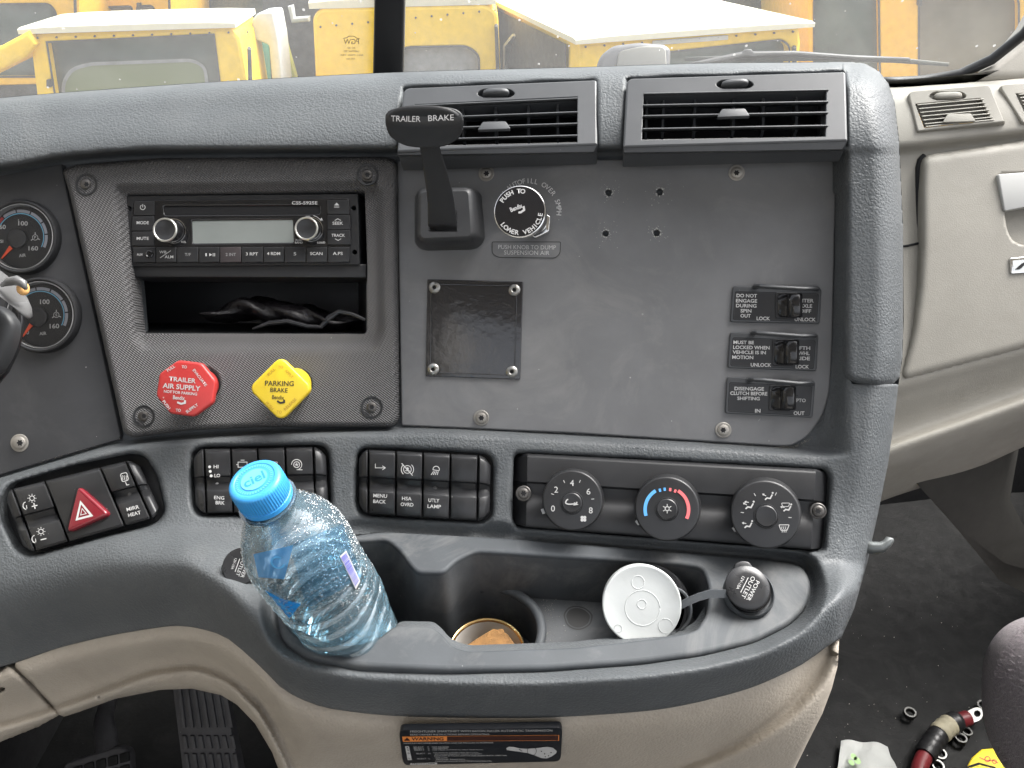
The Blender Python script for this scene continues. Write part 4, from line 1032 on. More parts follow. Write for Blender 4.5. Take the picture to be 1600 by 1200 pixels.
# ---- climate control
CC = [(803,708),(1296,735),(1288,862),(801,823)]
fr = fitframe(CC, .0005)
t = thing('climate_control', 'long black heater control plate with three round dials under the switch panel', 'climate control', fr=fr)
g = Geo()
ss = np.linspace(0, 1, 24); prof = [(-.02,-.012),(.0,.002),(.02,.0052),(.05,.0060),(.37,.0060),(.385,.0050),(.40,.0022),(.50,.0012),(.62,.0022),(.635,.0030),(.95,.0050),(.98,.004),(1.0,-.012)]
rings = []
for i, s in enumerate(ss):
    e = min(s, 1 - s); row = []
    for tt, w in prof:
        k = max(0, 1 - e / .02); q = .5 + (tt - .5) * (1 - .07 * k * k)
        ww = w if e > 0 else -.012
        row.append(fr.pt(*bil(CC, s, q), ww))
    rings.append(row)
g.rings(rings, closed=False); g.build('back_plate', M_KEY2, t, ang=45) if 'M_KEY2' in globals() else g.build('back_plate', M_BLACK, t, ang=45)
g = Geo(); g.rings([[P(x, y, float(zskin(np.array([float(x)]), np.array([float(y)]))[0]) + .004) for x, y in CLIM], [fr.pt(x, y, -.02) for x, y in CLIM]], cap1=True); g.build('housing', M_DARK, t)
screw(fr, 818, 771, 12, t, w=.004, metal=M_SCREWD); screw(fr, 1278, 798.5, 12.5, t, w=.004, metal=M_SCREWD)
def dial(bx_, by_, fx, fy, r):
    top = .019; k = fr.k(fx, fy); n = 64
    cu, cv_ = fr.uv(fx, fy, top); bu, bv = fr.uv(bx_, by_, .004)
    g = Geo(); rings = []
    for tt, rad in [(0, 1.06), (.25, 1.05), (.8, 1.03), (.93, 1.02), (.985, .985), (1, .95)]:
        u, v = bu + (cu - bu) * tt, bv + (cv_ - bv) * tt
        rings.append([fr.wd(u + r * k * .97 * rad * math.cos(2*math.pi*i/n), v + r * k * .97 * rad * math.sin(2*math.pi*i/n), .004 + (top - .004) * tt) for i in range(n)])
    g.rings(rings, cap1=True); d = g.build('dial', M_KEY, t, ang=50)
    return d
D1 = dial(896, 779, 894, 782, 46); D2 = dial(1044, 791, 1042, 795, 49); D3 = dial(1196, 799, 1196, 804, 52)
top = .0193; tf = .0195
def hubb(par, x, y, r):
    g = Geo(); g.lathe(fr, x, y, [(r+1.5,top-.0002),(r+1,top+.0002),(r,top+.0001),(r,top-.001),(r-.7,top-.001),(r-.8,top+.0006),(r-2.4,top+.0011),(r*.4,top+.0006)], 36, unit='px', at=top); return g.build('push_button', M_KEY, par)
def pointer(par, x, y, a):
    c, s = math.cos(R_(a)), math.sin(R_(a)); pts_ = [(x + (dx*c - dy*s), y - (dx*s + dy*c)) for dx, dy in ((-2.4,-4.2),(2.4,-4.2),(2.4,4.2),(-2.4,4.2))]
    g = Geo(); g.plate(fr, rnd(pts_, 1, 2), .0050, .0066, .0003); g.build('pointer_mark', M_WHITE, t)
h1, h2, h3 = hubb(D1, 893.5, 785.5, 16), hubb(D2, 1042, 795.5, 16.5), hubb(D3, 1197, 806.5, 17)
pointer(t, 848.5, 799, 20); pointer(t, 996.5, 816.5, 35); pointer(t, 1148, 827, 35)
g = Geo()
for s, x, y in [('0',864,794.5),('2',869,765),('4',893.7,754.5),('6',919.5,768),('8',923,797.5)]: g.text(fr, s, x, y, 6, 9.4, 0, tf, 0)
for a in (162, 113, 68, 4):
    g.line(fr, [(894+(30)*math.cos(R_(a)), 782-30*math.sin(R_(a))), (894+34.5*math.cos(R_(a)), 782-34.5*math.sin(R_(a)))], 1, tf)
for a in (45, 135, 225, 315): g.dot(fr, 911.6+2.9*math.cos(R_(a)), 810.5-2.9*math.sin(R_(a)), 2.5, tf, 10)
g.build('lettering', M_WHITE, D1, ang=None)
g = Geo(); g.line(fr, rnd([(902,781),(886,780),(883,786),(888,788),(901,787)], 4, 4)[6:], 1.8, top + .0013); g.face(fr, [(897,784.5),(904,788.3),(896,790)], top + .0013); g.build('recirculation_symbol', M_WHITE, h1, ang=None)
M_DB, M_DR = mat('cold_blue_print', (.10, .36, .75), .5), mat('hot_red_print', (.78, .16, .17), .5)
g = Geo(); g.arc(fr, 1042, 796, 34, 197, 121, 5, tf); g.line(fr, [(1030.5,763.5),(1031.8,768.5)], 3.4, tf); g.line(fr, [(1038.3,762),(1038.8,767)], 3.4, tf); g.build('blue_scale', M_DB, D2, ang=None)
g = Geo(); g.arc(fr, 1042, 796, 34, 59, -25, 5, tf); g.line(fr, [(1047.5,762.5),(1047,767.5)], 3.4, tf); g.line(fr, [(1056,765),(1054,769.5)], 3.4, tf); g.build('red_scale', M_DR, D2, ang=None)
g = Geo(); x, y = 1042.5, 794.8
for q in range(6):
    a = q*60+30; g.line(fr, [(x+2.4*math.cos(R_(a)),y-2.4*math.sin(R_(a))),(x+7.4*math.cos(R_(a)),y-7.4*math.sin(R_(a)))], 1.1, top+.0013)
g.arc(fr, x, y, 3.4, 0, 360, 1.2, top+.0013, 6); g.build('snowflake_symbol', M_WHITE, h2, ang=None)
g = Geo()
def seated(x, y, s=1.0):
    g.line(fr, [(x-6*s,y+4*s),(x-2.5*s,y+1*s),(x+2.5*s,y+2*s),(x+6*s,y-4.5*s)], 2.1*s, tf); g.dot(fr, x+6.6*s, y-7.2*s, 1.6*s, tf, 10)
def arrow(x, y, a, s=1.0):
    c, sn = math.cos(R_(a)), math.sin(R_(a)); g.line(fr, [(x,y),(x+4*c*s,y-4*sn*s)], 1.2, tf)
    X, Y = x+4*c*s, y-4*sn*s; g.face(fr, [(X+3*c*s,Y-3*sn*s),(X-2.2*sn*s,Y-2.2*c*s),(X+2.2*sn*s,Y+2.2*c*s)], tf)
seated(1201,777,.95); arrow(1197,775,150); seated(1171,791); arrow(1167,789,150); arrow(1170,785,170); seated(1169,821,.95); arrow(1166,818,170)
seated(1230,795,.95); arrow(1226,793,170); g.line(fr, rnd([(1221,786),(1234,786),(1232,791.5),(1223,791.5)],1.5,2), .9, tf, closed=True)
g.line(fr, rnd([(1217,820),(1233,820),(1229.5,829),(1220.5,829)],1.5,2), 1.2, tf, closed=True)
for q in (1222,1225,1228): g.line(fr, [(q,832),(q+.8,828),(q-.8,826),(q,822.5)], .9, tf)
for a in (118, 66, 172, -4): g.line(fr, [(1197+35*math.cos(R_(a)),806-35*math.sin(R_(a))),(1197+40*math.cos(R_(a)),806-40*math.sin(R_(a)))], 1, tf)
g.build('airflow_symbols', M_WHITE, D3, ang=None)
# ================================================================ CUP TRAY
tray = thing('cup_tray', 'dark grey rubbery cup holder tray moulded into the lower dash under the heater controls', 'tray', fr=SH)
g = Geo(); g.plate(SH, TRAY, -.010, .0035, .0028, seg=4, holes=[TRAYH], hbev=.0022); g.build('rim', M_TRAY, tray)
hp = ccw([SH.uv(x, y, .0035) for x, y in TRAYH])
g = Geo(); rings = []
uc, vc = SH.uv(762, 987, -.040); RC = .0365
def pdep(q, w): return w if q[0] < uc + RC - .002 else max(w, -.047)
for w, off in [(-.0005,0),(-.02,.0006),(-.05,.002),(-.086,.004),(-.090,.007)]:
    rings.append([SH.wd(*q, pdep(q, w)) for q in offset(hp, off)][::-1])
g.rings(rings); g.add([SH.wd(*q, pdep(q, -.090)) for q in offset(hp, .007)], [tuple(range(len(hp)))]); g.build('pocket_wall', M_TRAYIN, tray, ang=30)
uc, vc = SH.uv(762, 987, -.040); RC = .0365
arcp = [(uc + RC * math.cos(a), vc + RC * math.sin(a)) for a in np.linspace(math.pi / 2, -math.pi / 2, 24)]
ur = max(q[0] for q in hp) - .002
vmn = min(q[1] for q in hp) + .003; vmx = max(q[1] for q in hp) - .001
fl = arcp + [(uc, vmn), (ur, vmn), (ur, vmx), (uc, vmx)]
g = Geo(); g.add([SH.wd(u, v, -.043) for u, v in fl], [tuple(range(len(fl)))])
g.rings([[SH.wd(u, v, -.043) for u, v in arcp], [SH.wd(u - (u - uc) * .04, v - (v - vc) * .04, -.089) for u, v in arcp]], closed=False)
g.build('bin_floor', M_TRAYIN, tray, ang=30)
g = Geo(); aa = np.linspace(R_(100), R_(-80), 30)
g.tube([SH.wd(uc + (RC + .002) * math.cos(a), vc + (RC + .002) * math.sin(a), -.040 + .0015 * math.sin(max(0, min(math.pi, 1.75 - a)))) for a in aa], .0036, 12); g.build('cup_lip', M_TRAY, tray, ang=None)
# dried spill ring and grime on the bin floor
M_STAIN = mat('dried_spill', (.024, .024, .024), .4)
g = Geo(); cx, cy = SH.uv(903, 965, -.0428); n = 40
for r0, r1 in ((.0085, .0), (.0105, .0095)):
    pts_ = [[SH.wd(cx + r * (1 + .03 * math.sin(3 * t + 1) + .02 * math.sin(7 * t)) * math.cos(t), cy + r * (1 + .03 * math.sin(3 * t + 1)) * math.sin(t), -.0427) for t in [2 * math.pi * i / n for i in range(n)]] for r in (r0, max(r1, 1e-5))]
    g.rings(pts_)
g.build('spill_stain', M_STAIN, tray, ang=None)
g = Geo(); M_CRUMB = mat('pale_crumbs', (.40, .38, .33), .8)
def crumbs(g, fn, n, smin, smax):
    for _ in range(n):
        c = fn(); s = random.uniform(smin, smax); a = Vector([random.gauss(0, 1) for _ in range(3)]).normalized(); b_ = a.orthogonal().normalized(); d_ = a.cross(b_)
        g.add([c + a * s, c + b_ * s * .8, c + d_ * s * .6, c - a * s * .5 - b_ * s * .7], [(0,1,2),(0,2,3),(0,3,1),(1,3,2)])
crumbs(g, lambda: SH.wd(uc + RC + .003 + abs(random.gauss(0, .006)), vc + random.uniform(-.03, .035), -.0425), 110, .00015, .0006)
crumbs(g, lambda: SH.wd(uc + random.uniform(.05, .17), vc + random.uniform(-.03, .035), -.0426), 60, .0001, .0004)
o_ = g.build('crumbs', M_CRUMB); o_['kind'] = 'stuff'; o_['label'] = 'pale crumbs and grit scattered on the floor of the tray'; 
# dirt gathered in seams under the panel edge
g = Geo(); M_DIRT = mat('seam_dirt', (.20, .19, .165), .9)
def seam(pts_, fr, w, n, sp):
    def f():
        i = random.randrange(len(pts_) - 1); t = random.random(); x = pts_[i][0] * (1 - t) + pts_[i+1][0] * t; y = pts_[i][1] * (1 - t) + pts_[i+1][1] * t
        return fr.pt(x, y + random.gauss(0, sp), w + random.random() * .0006)
    crumbs(g, f, n, .00012, .00045)
seam([(627,666),(900,679),(1215,699),(1240,699),(1270,684)], PR, -.0018, 380, 1.3)
seam([(840,714),(1050,723),(1280,737)], PR, .0075, 90, 1.0)
seam([(60,722),(100,712),(188,687)], PL, -.0018, 60, 1.5)
o_ = g.build('seam_dust', M_DIRT); o_['kind'] = 'stuff'; o_['label'] = 'pale dust and grit caught along the panel seams'

# ---- tin with brown block
CF = SH.shift(-.052)
def cu(x, y, w): return SH.uv(x, y, w)
tc = SH.uv(761, 1016, -.050)
M_GOLD = mat('gold_lacquered_tin', (.72, .50, .22), .25, metal=1); M_ENAM = mat('white_tin_lining', (.62, .60, .56), .4)
tin = thing('open_tin', 'open gold-rimmed tin sitting in the middle cup holder', 'tin', fr=CF)
g = Geo()
def ringat(r, w, n=56): return [SH.wd(tc[0] + r * math.cos(2*math.pi*i/n), tc[1] + r * math.sin(2*math.pi*i/n), w) for i in range(n)]
g.rings([ringat(.0255,-.088), ringat(.0258,-.056), ringat(.0268,-.053), ringat(.0274,-.0505), ringat(.0268,-.0492), ringat(.0258,-.0497), ringat(.0252,-.051)]); g.build('rim', M_GOLD, tin, ang=60)
g = Geo(); g.rings([ringat(.0252,-.0512), ringat(.0246,-.056), ringat(.0245,-.084)], cap1=True); g.build('lining', M_ENAM, tin, ang=60)
M_BLOCK = mat('brown_fibrous_block', (.22, .115, .04), .9)
bump(M_BLOCK, noise(M_BLOCK, 260, 6, .7, dist=.6), .9, .0016); wear(M_BLOCK, (.22, .115, .04), .35, 120)
g = Geo(); rings = []
a_ = R_(33); ex, ey = Vector((math.cos(a_), math.sin(a_))), Vector((-math.sin(a_), math.cos(a_)))
n = 40
for w, s in [(-.080,1),(-.050,1.0),(-.0455,.98),(-.0435,.93)]:
    r = []
    for i in range(n):
        t = 2 * math.pi * i / n; f = lambda v: math.copysign(abs(v) ** .35, v)
        q = ex * (.0190 * s * f(math.cos(t)) * (1 + .04 * math.sin(9 * i))) + ey * (.0185 * s * f(math.sin(t)) * (1 + .04 * math.sin(5 * i)))
        r.append(SH.wd(tc[0] + .004 + q.x, tc[1] - .008 + q.y, w + random.uniform(-.0004, .0004)))
    rings.append(r)
g.rings(rings, cap1=True); tag(g.build('brown_block', M_BLOCK, ang=40), 'rough brown block of fibrous material resting inside the gold-rimmed tin', 'block')

# ---- white lid on its black pot
LF = Frame(1003, 945, .512, yaw=3, pitch=6)
pot = thing('lidded_pot', 'small black pot with a round translucent white lid propped in the tray', 'pot', fr=LF)
M_LID = mat('white_polythene', (.50, .52, .515), .5); P_(M_LID).inputs['Subsurface Weight'].default_value = .15; P_(M_LID).inputs['Subsurface Radius'].default_value = (.01, .01, .01); P_(M_LID).inputs['Subsurface Scale'].default_value = .3
bump(M_LID, noise(M_LID, 90, 4), .25, .0008)
g = Geo(); k = LF.k(1003, 945); R0 = 61 * k
g.lathe(LF, 1003, 945, [(R0*.99,-.011),(R0,-.003),(R0*1.012,-.0012),(R0*1.0,-.0002),(R0*.975,0),(R0*.945,-.0003),(R0*.5,-.0004),(.001,-.0004)], 72, at=0); ld = g.build('lid', M_LID, pot, ang=60)
for x, y, r in [(1004,950,27),(997,910,10),(1040,978,11),(966,982,6),(1003,944,7)]:
    g = Geo(); u_, v_ = LF.uv(x, y); rr = r * LF.k(x, y); g.tube([LF.wd(u_ + rr * math.cos(a), v_ + rr * math.sin(a), -.00045) for a in np.linspace(0, 6.3, 40)], .0003, 8); g.build('moulding_ring', M_LID, ld, ang=None)
g = Geo(); cu_, cv_ = LF.uv(1010, 948, -.004)
g.rings([[LF.wd(cu_ + R0 * s * math.cos(2*math.pi*i/48) + dx, cv_ + R0 * s * math.sin(2*math.pi*i/48), w) for i in range(48)] for s, w, dx in [(.97,-.004,.0),(1.0,-.010,.004),(.99,-.034,.004),(.9,-.036,.004)]], cap1=True); g.build('pot_body', M_GLOSS, pot, ang=50)

# ---- power outlet caps
def outlet_cap(cx, cy, Z, r, label, rot, tether=True, frame=None, text=True):
    OF = frame or Frame(cx, cy, Z, pitch=26)
    t = thing('power_outlet_cap', label, 'socket cap', fr=OF, group='black snap caps over the dash power sockets')
    g = Geo(); g.lathe(OF, cx + 2, cy + 9, [(r*1.14,-.012),(r*1.14,-.008),(r*1.05,-.006),(r*.98,-.008)], 48, unit='px', at=-.008); g.build('socket_ring', M_TRAY, t)
    g = Geo(); g.lathe(OF, cx + 1, cy + 4, [(r*.98,-.012),(r*1.0,-.004),(r*.97,-.003)], 48, unit='px', at=-.004); g.build('cap_body', M_GLOSS, t)
    g = Geo(); g.lathe(OF, cx, cy, [(r*.96,-.0035),(r,-.0022),(r*.99,-.0012),(r*.93,-.0004),(r*.6,0),(r*.2,.0001)], 56, unit='px', at=0); cp_ = g.build('cap_top', M_CAPTOP, t)
    c, s = math.cos(R_(rot)), math.sin(R_(rot))
    def rp(dx, dy): return (cx + (dx * c + dy * s), cy + (-dx * s + dy * c))
    g = Geo()
    for tx, dx, dy, w, h_ in [('POWER',2,-9.5,34,6.6),('OUTLET',.5,-.5,37,6.6),('12V-10A',0,13.5,22,4.6)]:
        x, y = rp(dx * r / 35, dy * r / 35); g.text(OF, tx, x, y, w * r / 35, h_ * r / 35, rot, .0004, .0)
    g.line(OF, [rp(-13*r/35, 6.5*r/35), rp(13*r/35, 6.5*r/35)], 1.0, .0004)
    g.build('lettering', M_WHITE, cp_, ang=None)
    return t, OF
M_CAPTOP = grained('socket_cap_black', (.022, .0225, .024), .28, 500, .00006, specks=.5)
t, OF = outlet_cap(1169, 917, float(z_shelf(1169, 925)) - .022, 35, 'black power outlet cap with a rubber tether at the right end of the tray', -117)
g = Geo(); g.plate(OF, rnd([(1146,893),(1149,880),(1158,876),(1170,877),(1178,887),(1172,900),(1152,900)], 4, 3), -.004, -.001, .0008); g.build('pull_tab', M_CAPTOP, t)
g = Geo(); q = [OF.pt(x, y, w) for x, y, w in [(1150,928,-.004),(1132,928,-.002),(1110,928,.000),(1092,933,.002),(1076,940,.002),(1066,945,.001)]]
rings = [[p + VU * .0026 * s2 + VF * a for s2, a in ((-1,0),(1,0),(1,.0012),(-1,.0012))] for p in q]; g.rings(rings, cap0=True, cap1=True)
lc = LF.uv(1050, 953, -.006); 
g.tube([LF.wd(lc[0] + .0125 * math.cos(a), lc[1] + .0148 * math.sin(a), -.006 + .002 * math.sin(a)) for a in np.linspace(-1.7, 1.9, 26)], .0011, 8)
g.build('tether', M_TRAY, t, ang=50)
zc = float(zskin(np.array([374.]), np.array([888.]))[0])
fc = fitframe([(350,865),(398,865),(398,912),(350,912)], .006)
outlet_cap(376, 885, zc, 29, 'black power outlet cap half hidden behind the water bottle', -110, frame=Frame(376, 885, zc - .013, pitch=14, yaw=-6))

# ================================================================ BOTTLE
B0 = P(566, 1010, .535); T0 = P(397, 749, .406)
ax = (T0 - B0); BL = ax.length; ax.normalize()
bx_ = (VR - ax * VR.dot(ax)).normalized(); by_ = ax.cross(bx_)
FB = Frame.__new__(Frame); FB.o = B0; FB.u = bx_; FB.v = by_; FB.n = ax; FB.Z0 = .5
FB.M = Matrix(((bx_.x, by_.x, ax.x, B0.x), (bx_.y, by_.y, ax.y, B0.y), (bx_.z, by_.z, ax.z, B0.z), (0, 0, 0, 1)))
bottle = thing('water_bottle', 'clear blue plastic water bottle with a bright blue cap leaning in the left cup holder', 'bottle', fr=FB)
def brad(h):
    """outside radius at height h (m) above the base"""
    pts_ = [(0,.020),(.003,.0275),(.010,.0305),(.10,.0312),(.118,.0312),(.130,.0300),(.142,.0262),(.152,.0205),(.160,.0155),(.166,.0133),(BL-.017,.0130),(BL,.0130)]
    r = float(pchip(np.array([h]), [p[0] for p in pts_], [p[1] for p in pts_])[0])
    if .012 < h < .105: 
        ph = ((h - .012) % .0135) / .0135; r -= .0030 * max(0, 1 - abs(ph - .5) / .24) 
    return r
def bpt(a, h, dr=0): return B0 + ax * h + (bx_ * math.cos(a) + by_ * math.sin(a)) * (brad(h) + dr)
def crush(a, h): return -.0018 * math.sin(3 * a + 40 * h) * math.exp(-((h - .045) / .04) ** 2) - .0012 * math.sin(5 * a - 70 * h) * math.exp(-((h - .03) / .03) ** 2)
M_PET = bpy.data.materials.new('blue_clear_plastic'); M_PET.use_nodes = True
def _pet(m):
    nt = m.node_tree; nt.nodes.clear(); o = nt.nodes.new('ShaderNodeOutputMaterial')
    t = nt.nodes.new('ShaderNodeBsdfTransparent'); t.inputs[0].default_value = (.90, .965, .99, 1)
    gs = nt.nodes.new('ShaderNodeBsdfGlossy'); gs.inputs['Roughness'].default_value = .06; gs.inputs[0].default_value = (.95, .98, 1, 1)
    rf = nt.nodes.new('ShaderNodeBsdfRefraction'); rf.inputs['IOR'].default_value = 1.15; rf.inputs['Roughness'].default_value = .03; rf.inputs[0].default_value = (.82, .94, 1, 1)
    tl_ = nt.nodes.new('ShaderNodeBsdfTranslucent'); tl_.inputs[0].default_value = (.55, .82, .98, 1)
    df = nt.nodes.new('ShaderNodeBsdfDiffuse'); df.inputs[0].default_value = (.55, .82, .98, 1)
    tc = nt.nodes.new('ShaderNodeTexCoord'); nz = nt.nodes.new('ShaderNodeTexNoise'); nz.inputs['Scale'].default_value = 75; nz.inputs['Detail'].default_value = 4; nz.inputs['Distortion'].default_value = .8
    mp = nt.nodes.new('ShaderNodeMapping'); mp.inputs['Scale'].default_value = (1, 1, 1.6); nt.links.new(tc.outputs['Object'], mp.inputs[0]); nt.links.new(mp.outputs[0], nz.inputs['Vector'])
    bp = nt.nodes.new('ShaderNodeBump'); bp.inputs['Strength'].default_value = .7; bp.inputs['Distance'].default_value = .0017; nt.links.new(nz.outputs['Fac'], bp.inputs['Height'])
    nt.links.new(bp.outputs[0], gs.inputs['Normal']); nt.links.new(bp.outputs[0], rf.inputs['Normal'])
    def mix(f, a, b_):
        x = nt.nodes.new('ShaderNodeMixShader')
        if isinstance(f, float): x.inputs[0].default_value = f
        else: nt.links.new(f, x.inputs[0])
        nt.links.new(a, x.inputs[1]); nt.links.new(b_, x.inputs[2]); return x.outputs[0]
    fr_ = nt.nodes.new('ShaderNodeFresnel'); fr_.inputs[0].default_value = 2.1; nt.links.new(bp.outputs[0], fr_.inputs['Normal'])
    base = mix(.12, t.outputs[0], rf.outputs[0]); base = mix(.20, base, mix(.5, tl_.outputs[0], df.outputs[0]))
    nt.links.new(mix(fr_.outputs[0], base, gs.outputs[0]), o.inputs[0])
_pet(M_PET)
g = Geo(); hs = list(np.arange(0, BL - .016, .0016)); n = 72
g.rings([[B0 + ax * float(h_) + (bx_ * math.cos(a) + by_ * math.sin(a)) * (brad(float(h_)) + crush(a, float(h_))) for a in [2*math.pi*i/n for i in range(n)]] for h_ in hs], cap0=True); g.build('bottle_body', M_PET, bottle, ang=None)
# support ring under the cap
g = Geo(); g.rings([[B0 + ax * h_ + (bx_ * math.cos(a) + by_ * math.sin(a)) * r for a in [2*math.pi*i/48 for i in range(48)]] for h_, r in [(BL-.0195,.0130),(BL-.0195,.0162),(BL-.0180,.0162),(BL-.0180,.0130)]]); g.build('neck_ring', M_PET, bottle)
M_CAPB = mat('sky_blue_cap_plastic', (.045, .30, .66), .38); P_(M_CAPB).inputs['Subsurface Weight'].default_value = .2; P_(M_CAPB).inputs['Subsurface Radius'].default_value = (.004, .006, .01)
g = Geo(); n = 240; rings = []
for h_, r, rib in [(BL-.0172,.0138,0),(BL-.0172,.0146,0),(BL-.0140,.0148,0),(BL-.0136,.0143,1),(BL-.0125,.0148,1),(BL-.0030,.0147,1),(BL-.0014,.0143,0),(BL-.0004,.0134,0),(BL,.0120,0),(BL,.0112,0),(BL-.0003,.0108,0)]:
    rings.append([B0 + ax * h_ + (bx_ * math.cos(a) + by_ * math.sin(a)) * (r - (.00035 * (0.5 + .5 * math.cos(60 * a)) if rib else 0)) for a in [2*math.pi*i/n for i in range(n)]])
g.rings(rings, cap1=True); cap_ = g.build('cap', M_CAPB, bottle, ang=35)
g = Geo(); TF = FB.shift(BL)
M_CAPP = mat('pale_blue_print', (.11, .42, .74), .45)
g.rings([[TF.wd(.0072 * math.cos(a), .0072 * math.sin(a), .0001) for a in [2*math.pi*i/40 for i in range(40)]], [TF.wd(.0001 * math.cos(a), .0001 * math.sin(a), .0001) for a in [2*math.pi*i/40 for i in range(40)]]])
for i in range(40):
    a0, a1 = 2*math.pi*i/40, 2*math.pi*(i+.45)/40; g.add([TF.wd(.0088*math.cos(a0),.0088*math.sin(a0),.0001), TF.wd(.0101*math.cos(a0),.0101*math.sin(a0),.0001), TF.wd(.0101*math.cos(a1),.0101*math.sin(a1),.0001), TF.wd(.0088*math.cos(a1),.0088*math.sin(a1),.0001)], [(0,1,2,3)])
g.build('cap_print', M_CAPP, cap_, ang=None)
g = Geo(); V, F = textmesh('ciel', .02); x0, x1 = min(v[0] for v in V), max(v[0] for v in V); y0, y1 = min(v[1] for v in V), max(v[1] for v in V); s = .0115 / (x1 - x0)
a = R_(30); g.add([TF.wd(((x-(x0+x1)/2)*math.cos(a)-(y-(y0+y1)/2)*math.sin(a))*s, ((x-(x0+x1)/2)*math.sin(a)+(y-(y0+y1)/2)*math.cos(a))*s, .0002) for x, y in V], F); g.build('lettering', M_CAPB2 if 'M_CAPB2' in globals() else mat('cap_print_blue', (.02, .22, .60), .45), cap_, ang=None)
# droplets on the inside of shoulder and wall
M_DROP = mat('water_droplets', (1, 1, 1), .02, trans=1, ior=1.33)
M_DROP2 = bpy.data.materials.new('condensation'); M_DROP2.use_nodes = True
def _drop(m):
    nt = m.node_tree; nt.nodes.clear(); o = nt.nodes.new('ShaderNodeOutputMaterial')
    t = nt.nodes.new('ShaderNodeBsdfTransparent'); t.inputs[0].default_value = (.95, .98, 1, 1)
    gs = nt.nodes.new('ShaderNodeBsdfGlossy'); gs.inputs['Roughness'].default_value = .22
    lw = nt.nodes.new('ShaderNodeLayerWeight'); lw.inputs[0].default_value = .62
    mx = nt.nodes.new('ShaderNodeMixShader'); nt.links.new(lw.outputs['Facing'], mx.inputs[0]); nt.links.new(t.outputs[0], mx.inputs[1]); nt.links.new(gs.outputs[0], mx.inputs[2])
    nt.links.new(mx.outputs[0], o.inputs[0])
_drop(M_DROP2)
g = Geo()
def blob(c, nrm, r, flat=.7):
    a = nrm.orthogonal().normalized(); b_ = nrm.cross(a); rr = []
    for th, z in ((1.0, 0), (.87, .5), (.5, .87), (.02, 1)):
        rr.append([c + (a * math.cos(2*math.pi*i/8) + b_ * math.sin(2*math.pi*i/8)) * (r * th) + nrm * (r * z * flat) for i in range(8)])
    g.rings(rr)
for _ in range(3000):
    h_ = random.choice([random.uniform(.10, .158), random.uniform(.115, .156), random.uniform(.07, .12)]); a = random.uniform(0, 2*math.pi)
    rad = (bx_ * math.cos(a) + by_ * math.sin(a)); c = B0 + ax * h_ + rad * (brad(h_) + crush(a, h_) + .0001)
    blob(c, rad, random.uniform(.0004, .0010) * (1 if h_ > .09 else .75))
o_ = g.build('condensation', M_DROP2, bottle, ang=None); o_['kind'] = 'stuff'
# label film: patches wrapped on the wall
def cyl_hit(px, py, dr=.0004):
    d = ray(px, py); lo, hi = .3, .6; r0 = .0312 + dr
    # nearest crossing of the ray with the bottle's cylinder
    oc = CAM - B0; dp = d - ax * d.dot(ax); op = oc - ax * oc.dot(ax)
    A, B_, C_ = dp.dot(dp), 2 * dp.dot(op), op.dot(op) - r0 * r0; D = B_ * B_ - 4 * A * C_
    if D < 0: D = 0
    t = (-B_ - math.sqrt(D)) / (2 * A); return CAM + d * t
def patch(name, corners, m, dr=.0004, nu=14, nv=10, par=bottle):
    g = Geo(); rings = []
    for j in range(nv + 1): rings.append([cyl_hit(*bil(corners, i / nu, j / nv), dr) for i in range(nu + 1)])
    g.rings(rings, closed=False); return g.build(name, m, par, ang=None)
M_FILM = bpy.data.materials.new('see_through_blue_label'); M_FILM.use_nodes = True
def _film(m, a, col):
    nt = m.node_tree; nt.nodes.clear(); o = nt.nodes.new('ShaderNodeOutputMaterial')
    t = nt.nodes.new('ShaderNodeBsdfTransparent'); t.inputs[0].default_value = (.75, .9, 1, 1)
    d = nt.nodes.new('ShaderNodeBsdfPrincipled'); d.inputs['Base Color'].default_value = (*col, 1); d.inputs['Roughness'].default_value = .25
    mx = nt.nodes.new('ShaderNodeMixShader'); mx.inputs[0].default_value = a; nt.links.new(t.outputs[0], mx.inputs[1]); nt.links.new(d.outputs[0], mx.inputs[2]); nt.links.new(mx.outputs[0], o.inputs[0])
_film(M_FILM, .55, (.08, .33, .72))
M_FILM2 = mat('blue_label_print', (.015, .25, .68), .35)
M_FILM3 = bpy.data.materials.new('pale_blue_label'); M_FILM3.use_nodes = True; _film(M_FILM3, .03, (.12, .36, .70))
patch('label_logo', [(396,866),(458,852),(444,905),(404,902)], M_FILM)
g = Geo(); g.arc(FB_ if 'FB_' in globals() else PL, 0, 0, 0, 0, 0, 0, 0) if False else None
gl = Geo()
for s in range(24):
    a0, a1 = R_(30 + s * 12), R_(30 + (s + 1) * 12)
    def e(a, k): return cyl_hit(434 + 10 * k * math.cos(a) - 6 * k * math.sin(a), 879 - 9 * k * math.sin(a) - 4 * k * math.cos(a), .0006)
    gl.add([e(a0, 1), e(a0, .72), e(a1, .72), e(a1, 1)], [(0, 1, 2, 3)])
gl.build('label_symbol', M_CAPP, bottle, ang=None)
patch('label_corner', [(414,922),(440,936),(470,944),(452,966)], M_FILM2)
g = Geo()
for q in range(4):
    a0 = (425 + q * 7, 934 + q * 6.4); g.add([cyl_hit(a0[0], a0[1], .0006), cyl_hit(a0[0] + 14, a0[1] + 7, .0006), cyl_hit(a0[0] + 13.6, a0[1] + 8.3, .0006), cyl_hit(a0[0] - .3, a0[1] + 1.3, .0006)], [(0, 1, 2, 3)])
g.build('label_small_print', M_CAPP, bottle, ang=None)
patch('label_wrap', [(452,852),(536,818),(566,900),(480,952)], M_FILM3)
patch('barcode_panel', [(531,869),(541,860),(563,908),(556,921)], M_WHITE, .0006, 6, 8)
g = Geo(); cc = [(533,871),(541,863.5),(561,907),(555,916)]
